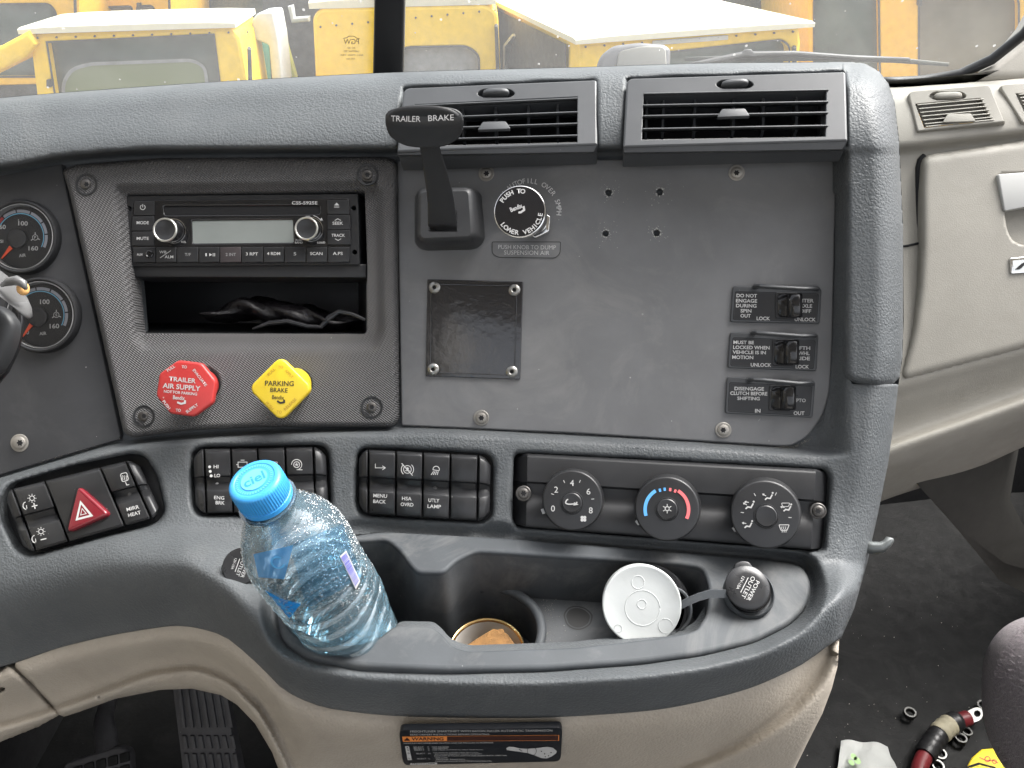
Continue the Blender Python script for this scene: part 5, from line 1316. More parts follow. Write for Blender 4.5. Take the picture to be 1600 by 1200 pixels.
for q in range(22):
    t0 = q / 22 + .01; t1 = t0 + random.uniform(.014, .034)
    g.add([cyl_hit(*bil(cc, 0, t0), .0009), cyl_hit(*bil(cc, 1, t0), .0009), cyl_hit(*bil(cc, 1, t1), .0009), cyl_hit(*bil(cc, 0, t1), .0009)], [(0, 1, 2, 3)])
g.build('barcode', mat('violet_print', (.07, .08, .45), .5), bottle, ang=None)
# the water in the bottom
M_WATER = bpy.data.materials.new('bottle_water'); M_WATER.use_nodes = True; _lens(M_WATER, dust=.0, tint=(.80, .93, .97), fr=1.33)
g = Geo(); n = 48; hw = .060
rings = [[B0 + ax * h_ + (bx_ * math.cos(a) + by_ * math.sin(a)) * (brad(h_) - .0012 + crush(a, h_)) for a in [2*math.pi*i/n for i in range(n)]] for h_ in np.arange(.002, hw, .003).tolist()]
zlev = (B0 + ax * hw).z
last = []
for a in [2*math.pi*i/n for i in range(n)]:
    rad = (bx_ * math.cos(a) + by_ * math.sin(a)) * (brad(hw) - .0012); p = B0 + ax * hw + rad; t = (zlev - p.z) / ax.z; last.append(p + ax * t * .999)
g.rings(rings + [last], cap0=True, cap1=True); g.build('water', M_WATER, bottle, ang=40)
# ================================================================ BEIGE KNEE PANELS, PEDALS
k10y, k10w = K[10]
def sh_(pts_, dy): return [(x, y + dy) for x, y in pts_]
J = [
 (sh_(k10y, -14), [(x, w - .006) for x, w in k10w]),
 (sh_(k10y, -2), [(x, w - .001) for x, w in k10w]),
 (sh_(k10y, 14), [(x, w + .001) for x, w in k10w]),
 ([(-60,1140),(22,1122),(100,1097),(170,1071),(250,1044),(300,1039),(340,1050),(400,1098),(440,1165),(470,1230),(500,1250),(1250,1250),(1420,1250)], [(-60,-.030),(100,-.022),(200,-.006),(300,.016),(400,.044),(470,.036),(1250,.024),(1420,.02)]),
 ([(-60,1152),(22,1134),(100,1108),(170,1083),(250,1056),(300,1051),(340,1062),(400,1110),(440,1177),(470,1242),(500,1262),(1250,1262),(1420,1262)], [(-60,-.021),(100,-.013),(200,.003),(300,.025),(400,.053),(470,.040),(1250,.022),(1420,.02)]),
 ([(-60,1210),(0,1175),(100,1130),(250,1092),(300,1090),(350,1104),(400,1150),(430,1200),(470,1290),(500,1300),(1420,1300)], [(-60,-.05),(200,-.026),(300,-.002),(400,.024),(470,.02),(1420,.0)]),
]
CRV = [(1320,985),(1302,1020),(1270,1075),(1225,1125),(1130,1180),(1000,1222),(860,1250)]
def chaikin(p, n=3):
    for _ in range(n):
        q = [p[0]]
        for a, b_ in zip(p[:-1], p[1:]): q += [(a[0]*.75+b_[0]*.25, a[1]*.75+b_[1]*.25), (a[0]*.25+b_[0]*.75, a[1]*.25+b_[1]*.75)]
        p = q + [p[-1]]
    return p
CRV = chaikin(CRV)
def zbeige(X, Y):
    X = np.asarray(X, float); Y = np.asarray(Y, float)
    w = relief(X, Y, J)
    d, bx, by = seg_dist(X, Y, CRV, closed=False)
    side = inpoly(X, Y, CRV + [(860,1400),(1500,1400),(1500,985)])
    sd = np.where(side, d, -d)
    w = w + .020 * sm((sd + 10) / 26) - .018 * sm((sd + 140) / 130) 
    return zbase(X, Y) - w
kb = curve_pts(k10y, 24, 1312, 80, -10)
knee_poly = kb + [(1309,1040),(1300,1075),(1285,1115),(1262,1160),(1235,1215),(1215,1270),(470,1270),(440,1215),(425,1175),(398,1130),(370,1101),(345,1086),(300,1076),(250,1078),(180,1092),(125,1112),(100,1120),(90,1116),(76,1098),(52,1070),(24,1044)]
knee = thing('knee_panel', 'beige moulded knee panel curving under the dark dash, with a slot near its left end', 'trim panel', fr=PL)
def zk(X, Y):
    Z = zbeige(X, Y); bot = knee_poly[80:]
    d, _, _ = seg_dist(X, Y, bot, closed=False); q = np.clip(1 - d / 9, 0, 1); return Z + .006 * (1 - np.sqrt(np.maximum(0, 1 - q * q)))
V, F = grid_mesh(knee_poly, [rnd([(148,1090),(158,1085),(166,1086),(156,1092)], 2, 2)], zk, step=4, skirt=.012)
Geo().add(V, F).build('moulded_skin', M_BEIGE, knee, ang=None)
g = Geo(); g.face(Frame(157, 1088, float(zbeige(np.array([157.]), np.array([1088.]))[0]) + .014), [(144,1080),(170,1080),(170,1096),(144,1097)], 0); g.build('slot_backing', M_DARK, knee)
kn2 = [(-60,1062),(0,1050),(10,1040),(20,1044),(74,1098),(93,1118),(60,1136),(0,1160),(-60,1185)]
def zk2(X, Y):
    Z = zbeige(X, Y) - .001
    d, _, _ = seg_dist(X, Y, kn2); q = np.clip(1 - d / 8, 0, 1); return Z + .006 * (1 - np.sqrt(np.maximum(0, 1 - q * q)))
V, F = grid_mesh(kn2, [rnd([(-12,1076),(6,1074),(12,1078),(-8,1086)], 2, 2)], zk2, step=4, skirt=.012)
tag(Geo().add(V, F).build('column_trim', M_BEIGE, ang=None), 'short beige trim piece butting the knee panel at the bottom left', 'trim panel')
# warning label
wc = [(623,1141),(879,1137),(876,1190),(630,1196)]
pts_ = [P(x, y, float(zbeige(np.array([float(x)]), np.array([float(y)]))[0])) for x, y in wc]
n_ = (pts_[2] - pts_[0]).cross(pts_[3] - pts_[1]); n_ = n_ if n_.dot(-VF) > 0 else -n_
WF = Frame(750, 1166, float(zbeige(np.array([750.]), np.array([1166.]))[0]) - .0022, n=n_.normalized())
wl = thing('warning_label', 'black warning label with an orange stripe and a white shift lever drawing', 'label', fr=WF)
g = Geo(); g.plate(WF, rnd(wc, 9, 4), -.004, 0, .0002); bd = g.build('label_base', mat('label_black', (.010, .012, .016), .35), wl)
M_WO = mat('label_orange', (.75, .25, .06), .5); M_WDK = mat('label_brown', (.045, .014, .010), .5)
g = Geo(); g.face(WF, [(628.5,1151),(698,1150.3),(698,1158),(629.5,1159)], .0002); g.line(WF, [(698,1150.5),(873,1148.8),(873,1157),(698,1158)], 1, .0002, closed=True); g.build('orange_band', M_WO, bd, ang=None)
g = Geo(); g.face(WF, [(699,1151.3),(872,1149.6),(872,1156.2),(699,1157.2)], .00015); g.text(WF, 'WARNING', 668, 1154.6, 50, 5.0, 0, .0004, .02); g.face(WF, [(631,1157.5),(636,1152.3),(641,1157.4)], .0004); g.build('dark_print', M_WDK, bd, ang=None)
g = Geo()
for s, x, y, w_, h_ in [('FREIGHTLINER SMARTSHIFT WITH EATON FULLER AUTOMATIC TRANSMISSION',752,1142.2,222,3.2),('READ DRIVERS INSTRUCTIONS BEFORE OPERATING.',703,1147.6,124,2.4),('MAXIMUM RECOMMENDED CLUTCH AND AIR PRESSURE IN RESERVOIR',701,1161,140,1.9),
    ('SELECT',654,1167.3,16,1.8),('R',669,1167.3,2,1.8),('FOR REVERSE',688,1167.3,26,1.8),('SELECT',654.5,1169.6,16,1.8),('N',669.5,1169.6,2,1.8),('FOR NEUTRAL',688,1169.6,24,1.8),('SELECT',655,1171.9,16,1.8),('D',670,1171.9,2,1.8),('FOR DRIVE (AUTOMATIC GEAR SELECTION)',715,1171.9,78,1.8),
    ('SELECT',657,1177.4,14,1.8),('M',671,1177.4,3,1.8),('FOR MANUAL (DRIVER) GEAR SELECTION',712,1176.2,70,1.8),('TO HOLD PRESENT GEAR, UP-SHIFT',716,1178.5,74,1.8),('DOWN-SHIFT BY PULLING LEVER FOR GEAR CHANGE DURING OPERATION',735,1180.8,113,1.8),
    ('SELECT',659,1185.4,14,1.8),('L',671,1185.4,2,1.8),('FOR LOW',690,1184.2,18,1.8),('ENGINE BRAKING',704,1186.6,44,1.8),('MAINTAIN ENGINE SPEED WHEN DESCENDING',724,1189.4,88,1.8)]:
    g.text(WF, s, x, y, w_, h_, .4, .0003, .0)
g.face(WF, [(633,1166),(639,1166),(643.5,1187.5),(637,1187.8)], .0003); g.face(WF, rnd([(641,1192.6),(683,1191.4),(683,1194.6),(641,1195.2)],1.4,2), .0003)
g.face(WF, [(791,1169),(795,1166.8),(802,1167),(812,1169.4),(824,1170),(842,1168.5),(855,1166.8),(864,1168.5),(870,1173.5),(869,1177),(862,1182),(854,1185),(846,1184.5),(836,1180.5),(824,1176.5),(812,1174.6),(800,1173),(792,1172)], .0003)
g.build('white_print', M_WHITE, bd, ang=None)
g = Geo()
for s, x, y in [('R',637,1168.5),('N',637.6,1172),('D',638.6,1177),('L',640,1185)]: g.text(WF, s, x, y, 3, 2.2, 0, .0005)
g.text(WF, 'FREIGHTLINER', 662, 1193.4, 36, 1.8, .8, .0005, 0); g.arc(WF, 831, 1173.5, 7, 0, 360, .7, .0005); g.line(WF, [(811,1170.5),(816,1174)], 1.2, .0005)
for x, y in [(846,1174),(851,1178),(857,1181),(861,1176),(852,1182.5)]: g.dot(WF, x, y, .9, .0005, 8)
g.build('overprint', M_DARK, bd, ang=None)

# ---- cab floor, firewall
def quadobj(name, m, pts3, **kw):
    g = Geo(); g.add(pts3, [tuple(range(len(pts3)))]); return g.build(name, m, **kw)
g = Geo(); xs = np.linspace(-1.15, 1.5, 90); ys = np.linspace(-1.3, 1.75, 90)
rings = [[Vector((float(x), float(y), .004 * math.sin(x * 9 + y * 3) * math.sin(y * 6) )) for x in xs] for y in ys]
g.rings(rings, closed=False); struct(g.build('cab_floor', M_RUBBER, ang=None))
M_FIRE = grained('black_bulkhead_lining', (.016, .016, .017), .8, 60, .002, amt=.3)
g = Geo(); g.add([Vector(p) for p in [(-1.15,1.15,-.02),(1.5,1.45,-.02),(1.5,1.75,.75),(-1.15,1.3,.75)]], [(0,1,2,3)]); tag(g.build('bulkhead', M_FIRE), 'black lined bulkhead at the back of both footwells', 'bulkhead')
g = Geo()  # panels added under the dash to keep light out of the footwells
def under(pts): g.add([Vector(p) for p in pts], [tuple(range(len(pts)))])
under([(-1.1,.46,.80),(.22,.46,.80),(.22,1.2,.70),(-1.1,1.2,.70)])
under([(.20,.42,.80),(.20,.42,0),(.24,1.4,0),(.24,1.2,.80)])
under([(-.06,.55,.75),(.20,.42,.75),(.20,.42,0),(-.02,.62,0)])
under([(-.06,.55,.75),(-.02,.62,0),(-.01,1.3,0),(-.05,1.3,.75)])
under([(-.78,.25,0),(-.78,1.3,0),(-.78,1.3,.85),(-.78,.40,.85)])
under([(.24,1.02,.80),(1.5,1.12,.74),(1.5,1.5,.62),(.24,1.3,.62)])
tag(g.build('footwell_blocker', M_FIRE), 'black tunnel and lining panels added under the dash to block light into the footwells', 'lining')

def flo(px, py, z=0.0):
    d = ray(px, py); return CAM + d * ((z - CAM.z) / d.z)
# ---- pedals
M_PED = grained('worn_pedal_rubber', (.050, .049, .052), .6, 200, .0008, amt=.3, specks=.3)
acc = thing('accelerator_pedal', 'long ribbed accelerator pedal in the driver footwell under the knee panel', 'pedal', loc=P(330, 1140, .98))
AF = Frame(325, 1140, .98, pitch=10, roll=0)
g = Geo(); g.plate(AF, rnd([(268,1060),(345,1060),(385,1260),(292,1260)], 3, 2), -.02, 0, .001); g.build('pedal_arm', M_PED, acc)
g = Geo()
for q in range(7):
    x0 = 273 + q * 11.6; x1 = 282 + q * 15
    for ya, yb in ([(1060,1137),(1150,1170),(1178,1250)]):
        f0, f1 = (ya - 1060) / 200, (yb - 1060) / 200
        a0, a1 = x0 + (295 + q * 13.4 - x0) * f0, x0 + (295 + q * 13.4 - x0) * f1
        g.plate(AF, [(a0+1,ya),(a0+7.2,ya),(a1+8.4,yb),(a1+2,yb)], 0, .0035, .0008)
g.build('grip_ribs', M_PED, acc)
brk = thing('brake_pedal', 'black brake pedal on a steel arm at the bottom left of the footwell', 'pedal', loc=P(170, 1180, 1.02))
BF_ = Frame(170, 1185, 1.02, pitch=14, roll=6)
g = Geo(); g.plate(BF_, rnd([(100,1193),(185,1166),(202,1172),(208,1260),(90,1270)], 8, 4), -.015, 0, .003); pd = g.build('pedal_pad', M_PED, brk)
g = Geo()
for i in range(5):
    for j in range(4):
        x, y = 112 + i * 18.5 , 1200 - i * 5.4 + j * 20; g.plate(BF_, rnd([(x,y),(x+15,y-4.4),(x+16,y+11),(x+1,y+15)], 2, 2), 0, .0028, .0008)
g.build('pad_studs', M_RUBBER, pd)
g = Geo(); g.tube([P(x, y, z) for x, y, z in [(168,1178,1.03),(166,1150,1.05),(162,1125,1.08),(168,1100,1.13),(178,1070,1.2)]], [.013,.013,.012,.012,.012], 12, flat=(1.1,.7)); g.build('pedal_arm', M_PED, brk)

# ---- hook on the console side
g = Geo(); hk = [(1325,848,.57),(1364,856,.562),(1378,855,.560),(1386,849,.560),(1391,842,.560),(1391.5,840,.560)]
g.tube([P(*q) for q in hk], [.0050,.0048,.0042,.0034,.0030,.0022], 14, flat=(.9, 1.0)); tag(g.build('coat_hook', mat('grey_metal_hook', (.13, .14, .14), .4, metal=.5), ang=None), 'small curved grey metal hook on the right side of the dash', 'hook')

# ---- steering wheel at the left edge
sw = thing('steering_wheel', 'part of a black steering wheel with a silver spoke switch at the left edge', 'steering wheel', loc=P(-60, 520, .47))
SWF = Frame(0, 490, .49, yaw=6)
g = Geo(); hubp = rnd([(-120,450),(-8,478),(8,490),(16,506),(13,532),(2,560),(-12,583),(-120,640)], [5,14,14,14,14,14,10,5], 4)
g.plate(SWF, hubp, -.010, .0, .006, seg=5); g.build('hub_cover', M_LEVER, sw, ang=50)
g = Geo(); g.tube([SWF.pt(x, y, -.012) for x, y in [(-10,600),(8,578),(24,545),(32,505),(30,480),(20,460)]], .0028, 10); g.build('trim_ring', M_GLOSS, sw, ang=None)
M_SILV = grained('silver_grey_plastic', (.13, .13, .13), .38, 600, .0001); P_(M_SILV).inputs['Metallic'].default_value = .3
g = Geo(); rings = []
for x, y, rx, ry, w in [(-70,405,34,.014,.010),(-20,428,33,.015,.013),(-4,440,32,.015,.015),(8,450,29,.014,.015),(20,461,25,.012,.014),(31,474,19,.009,.012),(39,488,11,.006,.010),(43,496,3,.002,.009)]:
    c = SWF.pt(x, y, w); k = .0004
    rings.append([c + (SWF.v * .8 - SWF.u * .55) * (rx * k * math.cos(2*math.pi*i/24)) + SWF.n * (ry * math.sin(2*math.pi*i/24)) for i in range(24)])
g.rings(rings, cap0=True, cap1=True); g.build('spoke', M_SILV, sw, ang=None)
g = Geo(); g.superell(SWF.pt(36, 451, .017), [SWF.u * .0032, SWF.v * .0042, SWF.n * .004], .9, 20, 12); g.build('thumb_button', mat('amber_button', (.75, .42, .16), .35), sw, ang=None)
g = Geo(); g.tube([SWF.pt(x, y, .0235) for x, y in [(2,446),(14,440),(26,438),(36,443),(41,452)]], [.001,.0026,.003,.0026,.001], 12); g.build('button_guard', M_SILV, sw, ang=None)
g = Geo(); g.tube([SWF.wd(-.19 + .22 * math.cos(a), -.03 + .22 * math.sin(a), -.02) for a in np.linspace(2.0, 4.3, 30)], .014, 16); g.build('wheel_rim', M_SKIN, sw, ang=None)

# ================================================================ PASSENGER SIDE
ZP = .93
KP = [
 ([(1340,119),(1400,126),(1500,122),(1700,108)], [(1340,-.12),(1700,-.12)]),
 ([(1340,146),(1400,142),(1500,134),(1700,118)], [(1340,-.004),(1700,-.004)]),
 ([(1340,175),(1400,165),(1500,155),(1700,140)], [(1340,.012),(1700,.012)]),
 ([(1340,232),(1440,220),(1600,202),(1700,190)], [(1340,.020),(1700,.020)]),
 ([(1340,252),(1440,240),(1600,218),(1700,206)], [(1340,.004),(1700,.004)]),
 ([(1340,615),(1412,594),(1600,545),(1700,520)], [(1340,.016),(1700,.016)]),
 ([(1340,640),(1412,622),(1600,566),(1700,540)], [(1340,.006),(1700,.006)]),
 ([(1340,708),(1395,684),(1500,646),(1600,610),(1700,575)], [(1340,-.012),(1700,-.012)]),
 ([(1340,722),(1395,700),(1500,664),(1600,628),(1700,592)], [(1340,.006),(1700,.006)]),
 ([(1340,742),(1395,722),(1500,684),(1600,648),(1700,612)], [(1340,-.008),(1700,-.008)]),
 ([(1340,800),(1375,784),(1500,742),(1600,698),(1700,656)], [(1340,-.12),(1700,-.12)]),
]
def zpass(X, Y): return ZP - relief(X, Y, KP)
pd_ = thing('passenger_dash', 'beige passenger side dashboard with vents above a closed glove box', 'dashboard', fr=Frame(1500, 400, ZP))
op_ = curve_pts(KP[0][0], 1345, 1690, 20) + curve_pts(KP[10][0], 1690, 1345, 20)
V, F = grid_mesh(op_, [[(1430,162),(1532,153),(1550,190),(1444,201)]], zpass, step=5, skirt=.03); Geo().add(V, F).build('moulded_skin', M_BEIGE2, pd_, ang=None)
DOOR = rnd([(1441,243),(1600,219),(1700,206),(1700,522),(1600,546),(1413,596),(1406,585),(1424,520),(1434,450),(1438,390),(1438,300)], [16,0,0,0,0,4,10,20,20,20,0], 5)
HND = rnd([(1559,272),(1612,268),(1700,262),(1700,372),(1600,385),(1582,378),(1573,360)], [3,0,0,0,8,10,8], 4)
def zdoor(X, Y):
    Z = zpass(X, Y); Z = ZP - .020 - .004 * np.sin((Y - 230) / 370 * 3.14)
    d, _, _ = seg_dist(X, Y, DOOR); q = np.clip(1 - d / 14, 0, 1)
    return Z + .010 * (1 - np.sqrt(np.maximum(0, 1 - q * q)))
V, F = grid_mesh(DOOR, [HND], zdoor, step=4, skirt=.02)
dr_ = Geo().add(V, F).build('glove_box_door', M_BEIGE2, pd_, ang=None)
GBF = Frame(1500, 400, ZP - .024)
g = Geo(); a = [GBF.pt(x, y, -.001) for x, y in HND]; g.rings([a, [GBF.pt(x, y, -.028) for x, y in scaled2(HND, .93)]], cap1=True); g.build('handle_recess', M_BEIGE2, dr_)
g = Geo(); g.plate(GBF, rnd([(1559,272),(1612,268),(1700,262),(1700,312),(1612,322),(1570,330)], [3,0,0,0,0,3], 3), -.010, .002, .0015); g.build('handle', mat('grey_handle', (.40, .40, .385), .5), dr_)
g = Geo(); g.plate(GBF, rnd([(1578,403),(1700,393),(1700,420),(1580,428)], 3, 3), -.002, .0022, .0008); bg = g.build('badge', M_CHROME, dr_)
g = Geo(); g.face(GBF, rnd([(1582,407),(1690,398),(1690,417),(1584,424)], 2, 2), .0024); g.build('badge_face', mat('badge_pale', (.55, .57, .57), .3), bg, ang=None)
g = Geo(); g.face(GBF, [(1586,421),(1596,412),(1602,409),(1602,413),(1596,419),(1592,421)], .0027); g.build('badge_mark', M_DARK, bg, ang=None)
g = Geo(); g.tube([P(x, y, ZP - .005) for x, y in [(1444,243),(1437,250),(1434,262),(1434,390),(1431,450),(1420,520),(1408,572)]], .0028, 8); g.build('door_gap', M_DARK, pd_, ang=None)
g = Geo(); g.tube([P(x, y, ZP - .009) for x, y in [(1400,386),(1418,384),(1436,380)]], .0014, 6); g.build('trim_seam', M_DARK, pd_, ang=None)
# vent
_mv, _mb = M_VENT, M_BLACK; M_DUCT = M_BEIGE2; DUCT_DEPTH = -.006
M_VENT, M_BLACK = M_BEIGE2, grained('shaded_beige', (.30, .27, .24), .6)
vent('beige louvred air vent on the passenger side of the dash', [(1418,142),(1546,132),(1570,190),(1434,205)], [(1430,162),(1532,153),(1550,188),(1444,199)], (1499,184), (1481,150), ZP - .020, 12, 4, [(1435,209),(1570,194)], [.06,.22,.38,.54,.70,.86,.97], [.2,.5,.8])
vent('beige louvred air vent cut by the right edge of the picture', [(1560,132),(1690,122),(1715,180),(1598,192)], [(1587,146),(1680,138),(1690,168),(1602,178)], (1650,165), (1640,132), ZP - .020, 12, 4, [(1598,195),(1715,183)], [.06,.22,.38,.54,.70,.86,.97], [.2,.5,.8])
M_VENT, M_BLACK = _mv, _mb; M_DUCT = M_DARK; DUCT_DEPTH = -.04
# under-dash bracket
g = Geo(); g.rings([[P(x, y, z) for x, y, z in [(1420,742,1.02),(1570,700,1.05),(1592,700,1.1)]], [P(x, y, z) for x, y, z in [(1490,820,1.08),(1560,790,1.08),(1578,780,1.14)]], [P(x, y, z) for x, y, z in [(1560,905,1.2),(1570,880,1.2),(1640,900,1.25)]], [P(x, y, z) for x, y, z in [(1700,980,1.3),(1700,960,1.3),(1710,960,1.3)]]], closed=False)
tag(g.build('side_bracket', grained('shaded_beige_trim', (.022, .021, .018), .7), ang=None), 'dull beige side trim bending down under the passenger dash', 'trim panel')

# ---- seat corner
M_FAB = mat('mauve_grey_plush', (.27, .225, .245), .95); P_(M_FAB).inputs['Sheen Weight'].default_value = .6
bump(M_FAB, noise(M_FAB, 420, 5, .8), 1.0, .003); wear(M_FAB, (.27, .225, .245), .5, 300)
seat = thing('plush_seat', 'plush mauve-grey seat corner at the bottom right edge', 'seat', loc=P(1700, 1150, .95))
sc = P(1744, 1130, 1.0); axs = [VR * .132, VU * .132, VF * .16]
g = Geo(); g.superell(sc, axs, .75, 64, 40, .8); cu_ob = g.build('cushion', M_FAB, seat, ang=None)
g = Geo()
for _ in range(16000):
    v = g0 = random.random(); th = random.uniform(-1.4, 1.4); ph = random.uniform(math.pi * .45, math.pi * 1.55)
    f = lambda v, e: math.copysign(abs(v) ** e, v)
    p = sc + axs[0] * (f(math.cos(th), .8) * f(math.cos(ph), .75)) + axs[1] * (f(math.cos(th), .8) * f(math.sin(ph), .75)) + axs[2] * f(math.sin(th), .8)
    if (p - CAM).dot(VF) > 1.05: continue
    nn = (p - sc).normalized(); d_ = (nn + Vector([random.gauss(0, .6) for _ in range(3)])).normalized() * random.uniform(.003, .008); s_ = d_.orthogonal().normalized() * .0004
    g.add([p - s_, p + s_, p + d_], [(0, 1, 2)])
o_ = g.build('plush_fibres', M_FAB, seat, ang=None); o_['kind'] = 'stuff'

# ---- things on the floor
def FL(px, py, z=.004):
    f = Frame.__new__(Frame); f.o = flo(px, py, z); f.u = Vector((1, 0, 0)); f.v = Vector((0, 1, 0)); f.n = Vector((0, 0, 1)); f.Z0 = 1
    f.M = Matrix.Translation(f.o); return f
M_NUT = mat('dull_zinc', (.13, .13, .125), .4, metal=1)
nl = ['steel hex nut lying alone on the floor left of the cable', 'steel hex nut beside the cable lug near the seat', 'steel hex nut touching another, the one nearer the lug', 'steel hex nut touching another, the one nearer the picture bottom', 'steel hex nut next to the black tape on the cable', 'steel hex nut lowest in view, next to the red cable end']
for i, (x, y) in enumerate([(1422,1114),(1536,1103),(1509,1143),(1501,1154),(1469,1178),(1465,1197)]):
    F0 = FL(x, y, .012); k = 1.35 / FPX; rot = random.uniform(0, 60); t_ = random.uniform(-10, 10)
    nn = Vector((random.uniform(-.15, .15), random.uniform(-.25, .05), 1)).normalized(); u = Vector((1, 0, 0)); u = (u - nn * u.dot(nn)).normalized(); v = nn.cross(u)
    F0.u, F0.v, F0.n = u, v, nn
    g = Geo(); ri = .0062; hexr = .0104
    def hx(r, w, c=False): return [F0.wd(r * math.cos(2*math.pi*j/48) * (1 if c else 1/ (math.cos(((2*math.pi*j/48 + rot) % (math.pi/3)) - math.pi/6)) * .93), r * math.sin(2*math.pi*j/48) * (1 if c else 1/ (math.cos(((2*math.pi*j/48 + rot) % (math.pi/3)) - math.pi/6)) * .93), w) for j in range(48)]
    g.rings([hx(ri, -.006, True), hx(hexr, -.006), hx(hexr, .0022), hx(hexr * .93, .0032, True), hx(ri * 1.15, .0032, True), hx(ri, .002, True), hx(ri, -.006, True)])
    tag(g.build('hex_nut', M_NUT, ang=30), nl[i], 'nut', 'steel hex nuts scattered on the floor')
cable = thing('battery_cable', 'thick red battery cable with black and cream tape and a steel lug end', 'cable', loc=flo(1470, 1150))
CP = [(1430,1240),(1433,1215),(1438,1190),(1450,1166),(1462,1148),(1474,1134),(1488,1124),(1502,1119),(1515,1115),(1525,1112)]
C3 = [flo(x, y + 6, .02) for x, y in CP]
def resample(p, n):
    out = []
    for i in range(n):
        t = i / (n - 1) * (len(p) - 1); k = min(int(t), len(p) - 2); f = t - k
        p0, p1, p2, p3 = p[max(k-1,0)], p[k], p[k+1], p[min(k+2,len(p)-1)]
        out.append(.5 * ((2*p1) + (p2-p0)*f + (2*p0-5*p1+4*p2-p3)*f*f + (3*p1-p0-3*p2+p3)*f**3))
    return out
C3 = resample(C3, 60)
M_CRED = grained('dull_red_insulation', (.16, .018, .022), .45, 300, .0003, amt=.25); M_TAPE = grained('black_tape', (.014, .014, .015), .4, 300, .0003); M_TAPEC = grained('cream_frayed_tape', (.34, .31, .22), .7, 300, .001, amt=.4)
g = Geo(); g.tube(C3[:52], .0125, 18); g.build('insulation', M_CRED, cable, ang=None)
g = Geo(); g.tube(C3[17:31], [.0155 + .0008 * (i % 3) for i in range(14)], 18); g.build('black_tape', M_TAPE, cable)
g = Geo(); g.tube(C3[29:39], [.0165 + .0006 * ((i * 7) % 3) for i in range(10)], 18); g.build('cream_tape', M_TAPEC, cable)
g = Geo(); g.tube(C3[37:45], [.0165,.017,.0172,.0168,.017,.0172,.016,.015], 18); g.build('black_sleeve', M_TAPE, cable)
LGF = FL(1525, 1118, .022); LGF.n = Vector((0, -.25, 1)).normalized(); LGF.u = Vector((1,0,0)); LGF.v = LGF.n.cross(LGF.u)
g = Geo(); g.plate(LGF, rnd([(1508,1112),(1524,1104),(1534,1106),(1538,1116),(1532,1127),(1514,1131)], 6, 4), -.003, .002, .0008, holes=[circ(1527,1115,4.6,20)]); g.build('cable_lug', M_NUT, cable)
# paper napkin
M_PAPER = grained('white_crumpled_paper', (.46, .47, .45), .9, 120, .0015, amt=.06)
NF = FL(1350, 1190, .0); g = Geo(); n = 24; rings = []
cn = [(1312,1163),(1385,1172),(1420,1260),(1300,1260)]
for j in range(n):
    row = []
    for i in range(n):
        x, y = bil(cn, i / (n-1), j / (n-1)); y -= 4 * math.sin(math.pi * i / (n-1)) * (1 - j / (n-1))
        p = flo(x, y, 0); row.append(p + Vector((0, 0, .010 + .003 * math.sin(i * .45 + j * .3) + .0012 * math.sin(j * .9 - i * .2))))
    rings.append(row)
g.rings(rings, closed=False); g.rings([[p - Vector((0, 0, .0012)) for p in r_] for r_ in rings], closed=False); nk = thing('paper_napkin', 'crumpled white paper napkin with a faint green print on the floor', 'napkin', loc=flo(1350, 1190))
pp_ = g.build('paper', M_PAPER, nk, ang=None)
g = Geo(); 
for x, y, r in [(1330,1193,4.5),(1335,1199,5),(1326,1202,4)]: 
    c = flo(x, y, 0) + Vector((0, 0, .019)); g.add([c + Vector((r * .0011 * math.cos(a), r * .0013 * math.sin(a), 0)) for a in [2*math.pi*i/12 for i in range(12)]], [tuple(range(12))])
g.build('green_print', mat('pale_green_print', (.42, .62, .30), .9), nk, ang=None)
yp = thing('yellow_packet', 'yellow packet with red print lying against the seat', 'packet', loc=flo(1535, 1190))
YF = FL(1535, 1190, .03)
g = Geo(); g.plate(YF, [(1506,1206),(1519,1183),(1534,1170),(1562,1168),(1572,1200),(1575,1262),(1492,1262)], -.02, 0, .002); yb = g.build('packet_body', mat('packet_yellow', (.78, .60, .02), .4), yp)
g = Geo(); g.arc(YF, 1543, 1186, 4, 0, 360, 1.4, .0005); g.line(YF, [(1530,1183),(1540,1188),(1552,1188),(1560,1192)], 1.6, .0005); g.arc(YF, 1554, 1190, 3, 0, 360, 1.3, .0005); g.build('red_print', mat('packet_red', (.65, .06, .03), .5), yb, ang=None)
g = Geo(); g.line(YF, [(1508,1200),(1530,1193),(1556,1200)], 3.2, .0005); g.build('black_stripe', M_DARK, yb, ang=None)
g = Geo()
crumbs(g, lambda: Vector((random.uniform(.25, .9), random.uniform(.45, 1.1), .006)), 260, .0004, .0016)
o_ = g.build('floor_grit', M_CRUMB); o_['kind'] = 'stuff'; o_['label'] = 'pale grit scattered over the black floor'
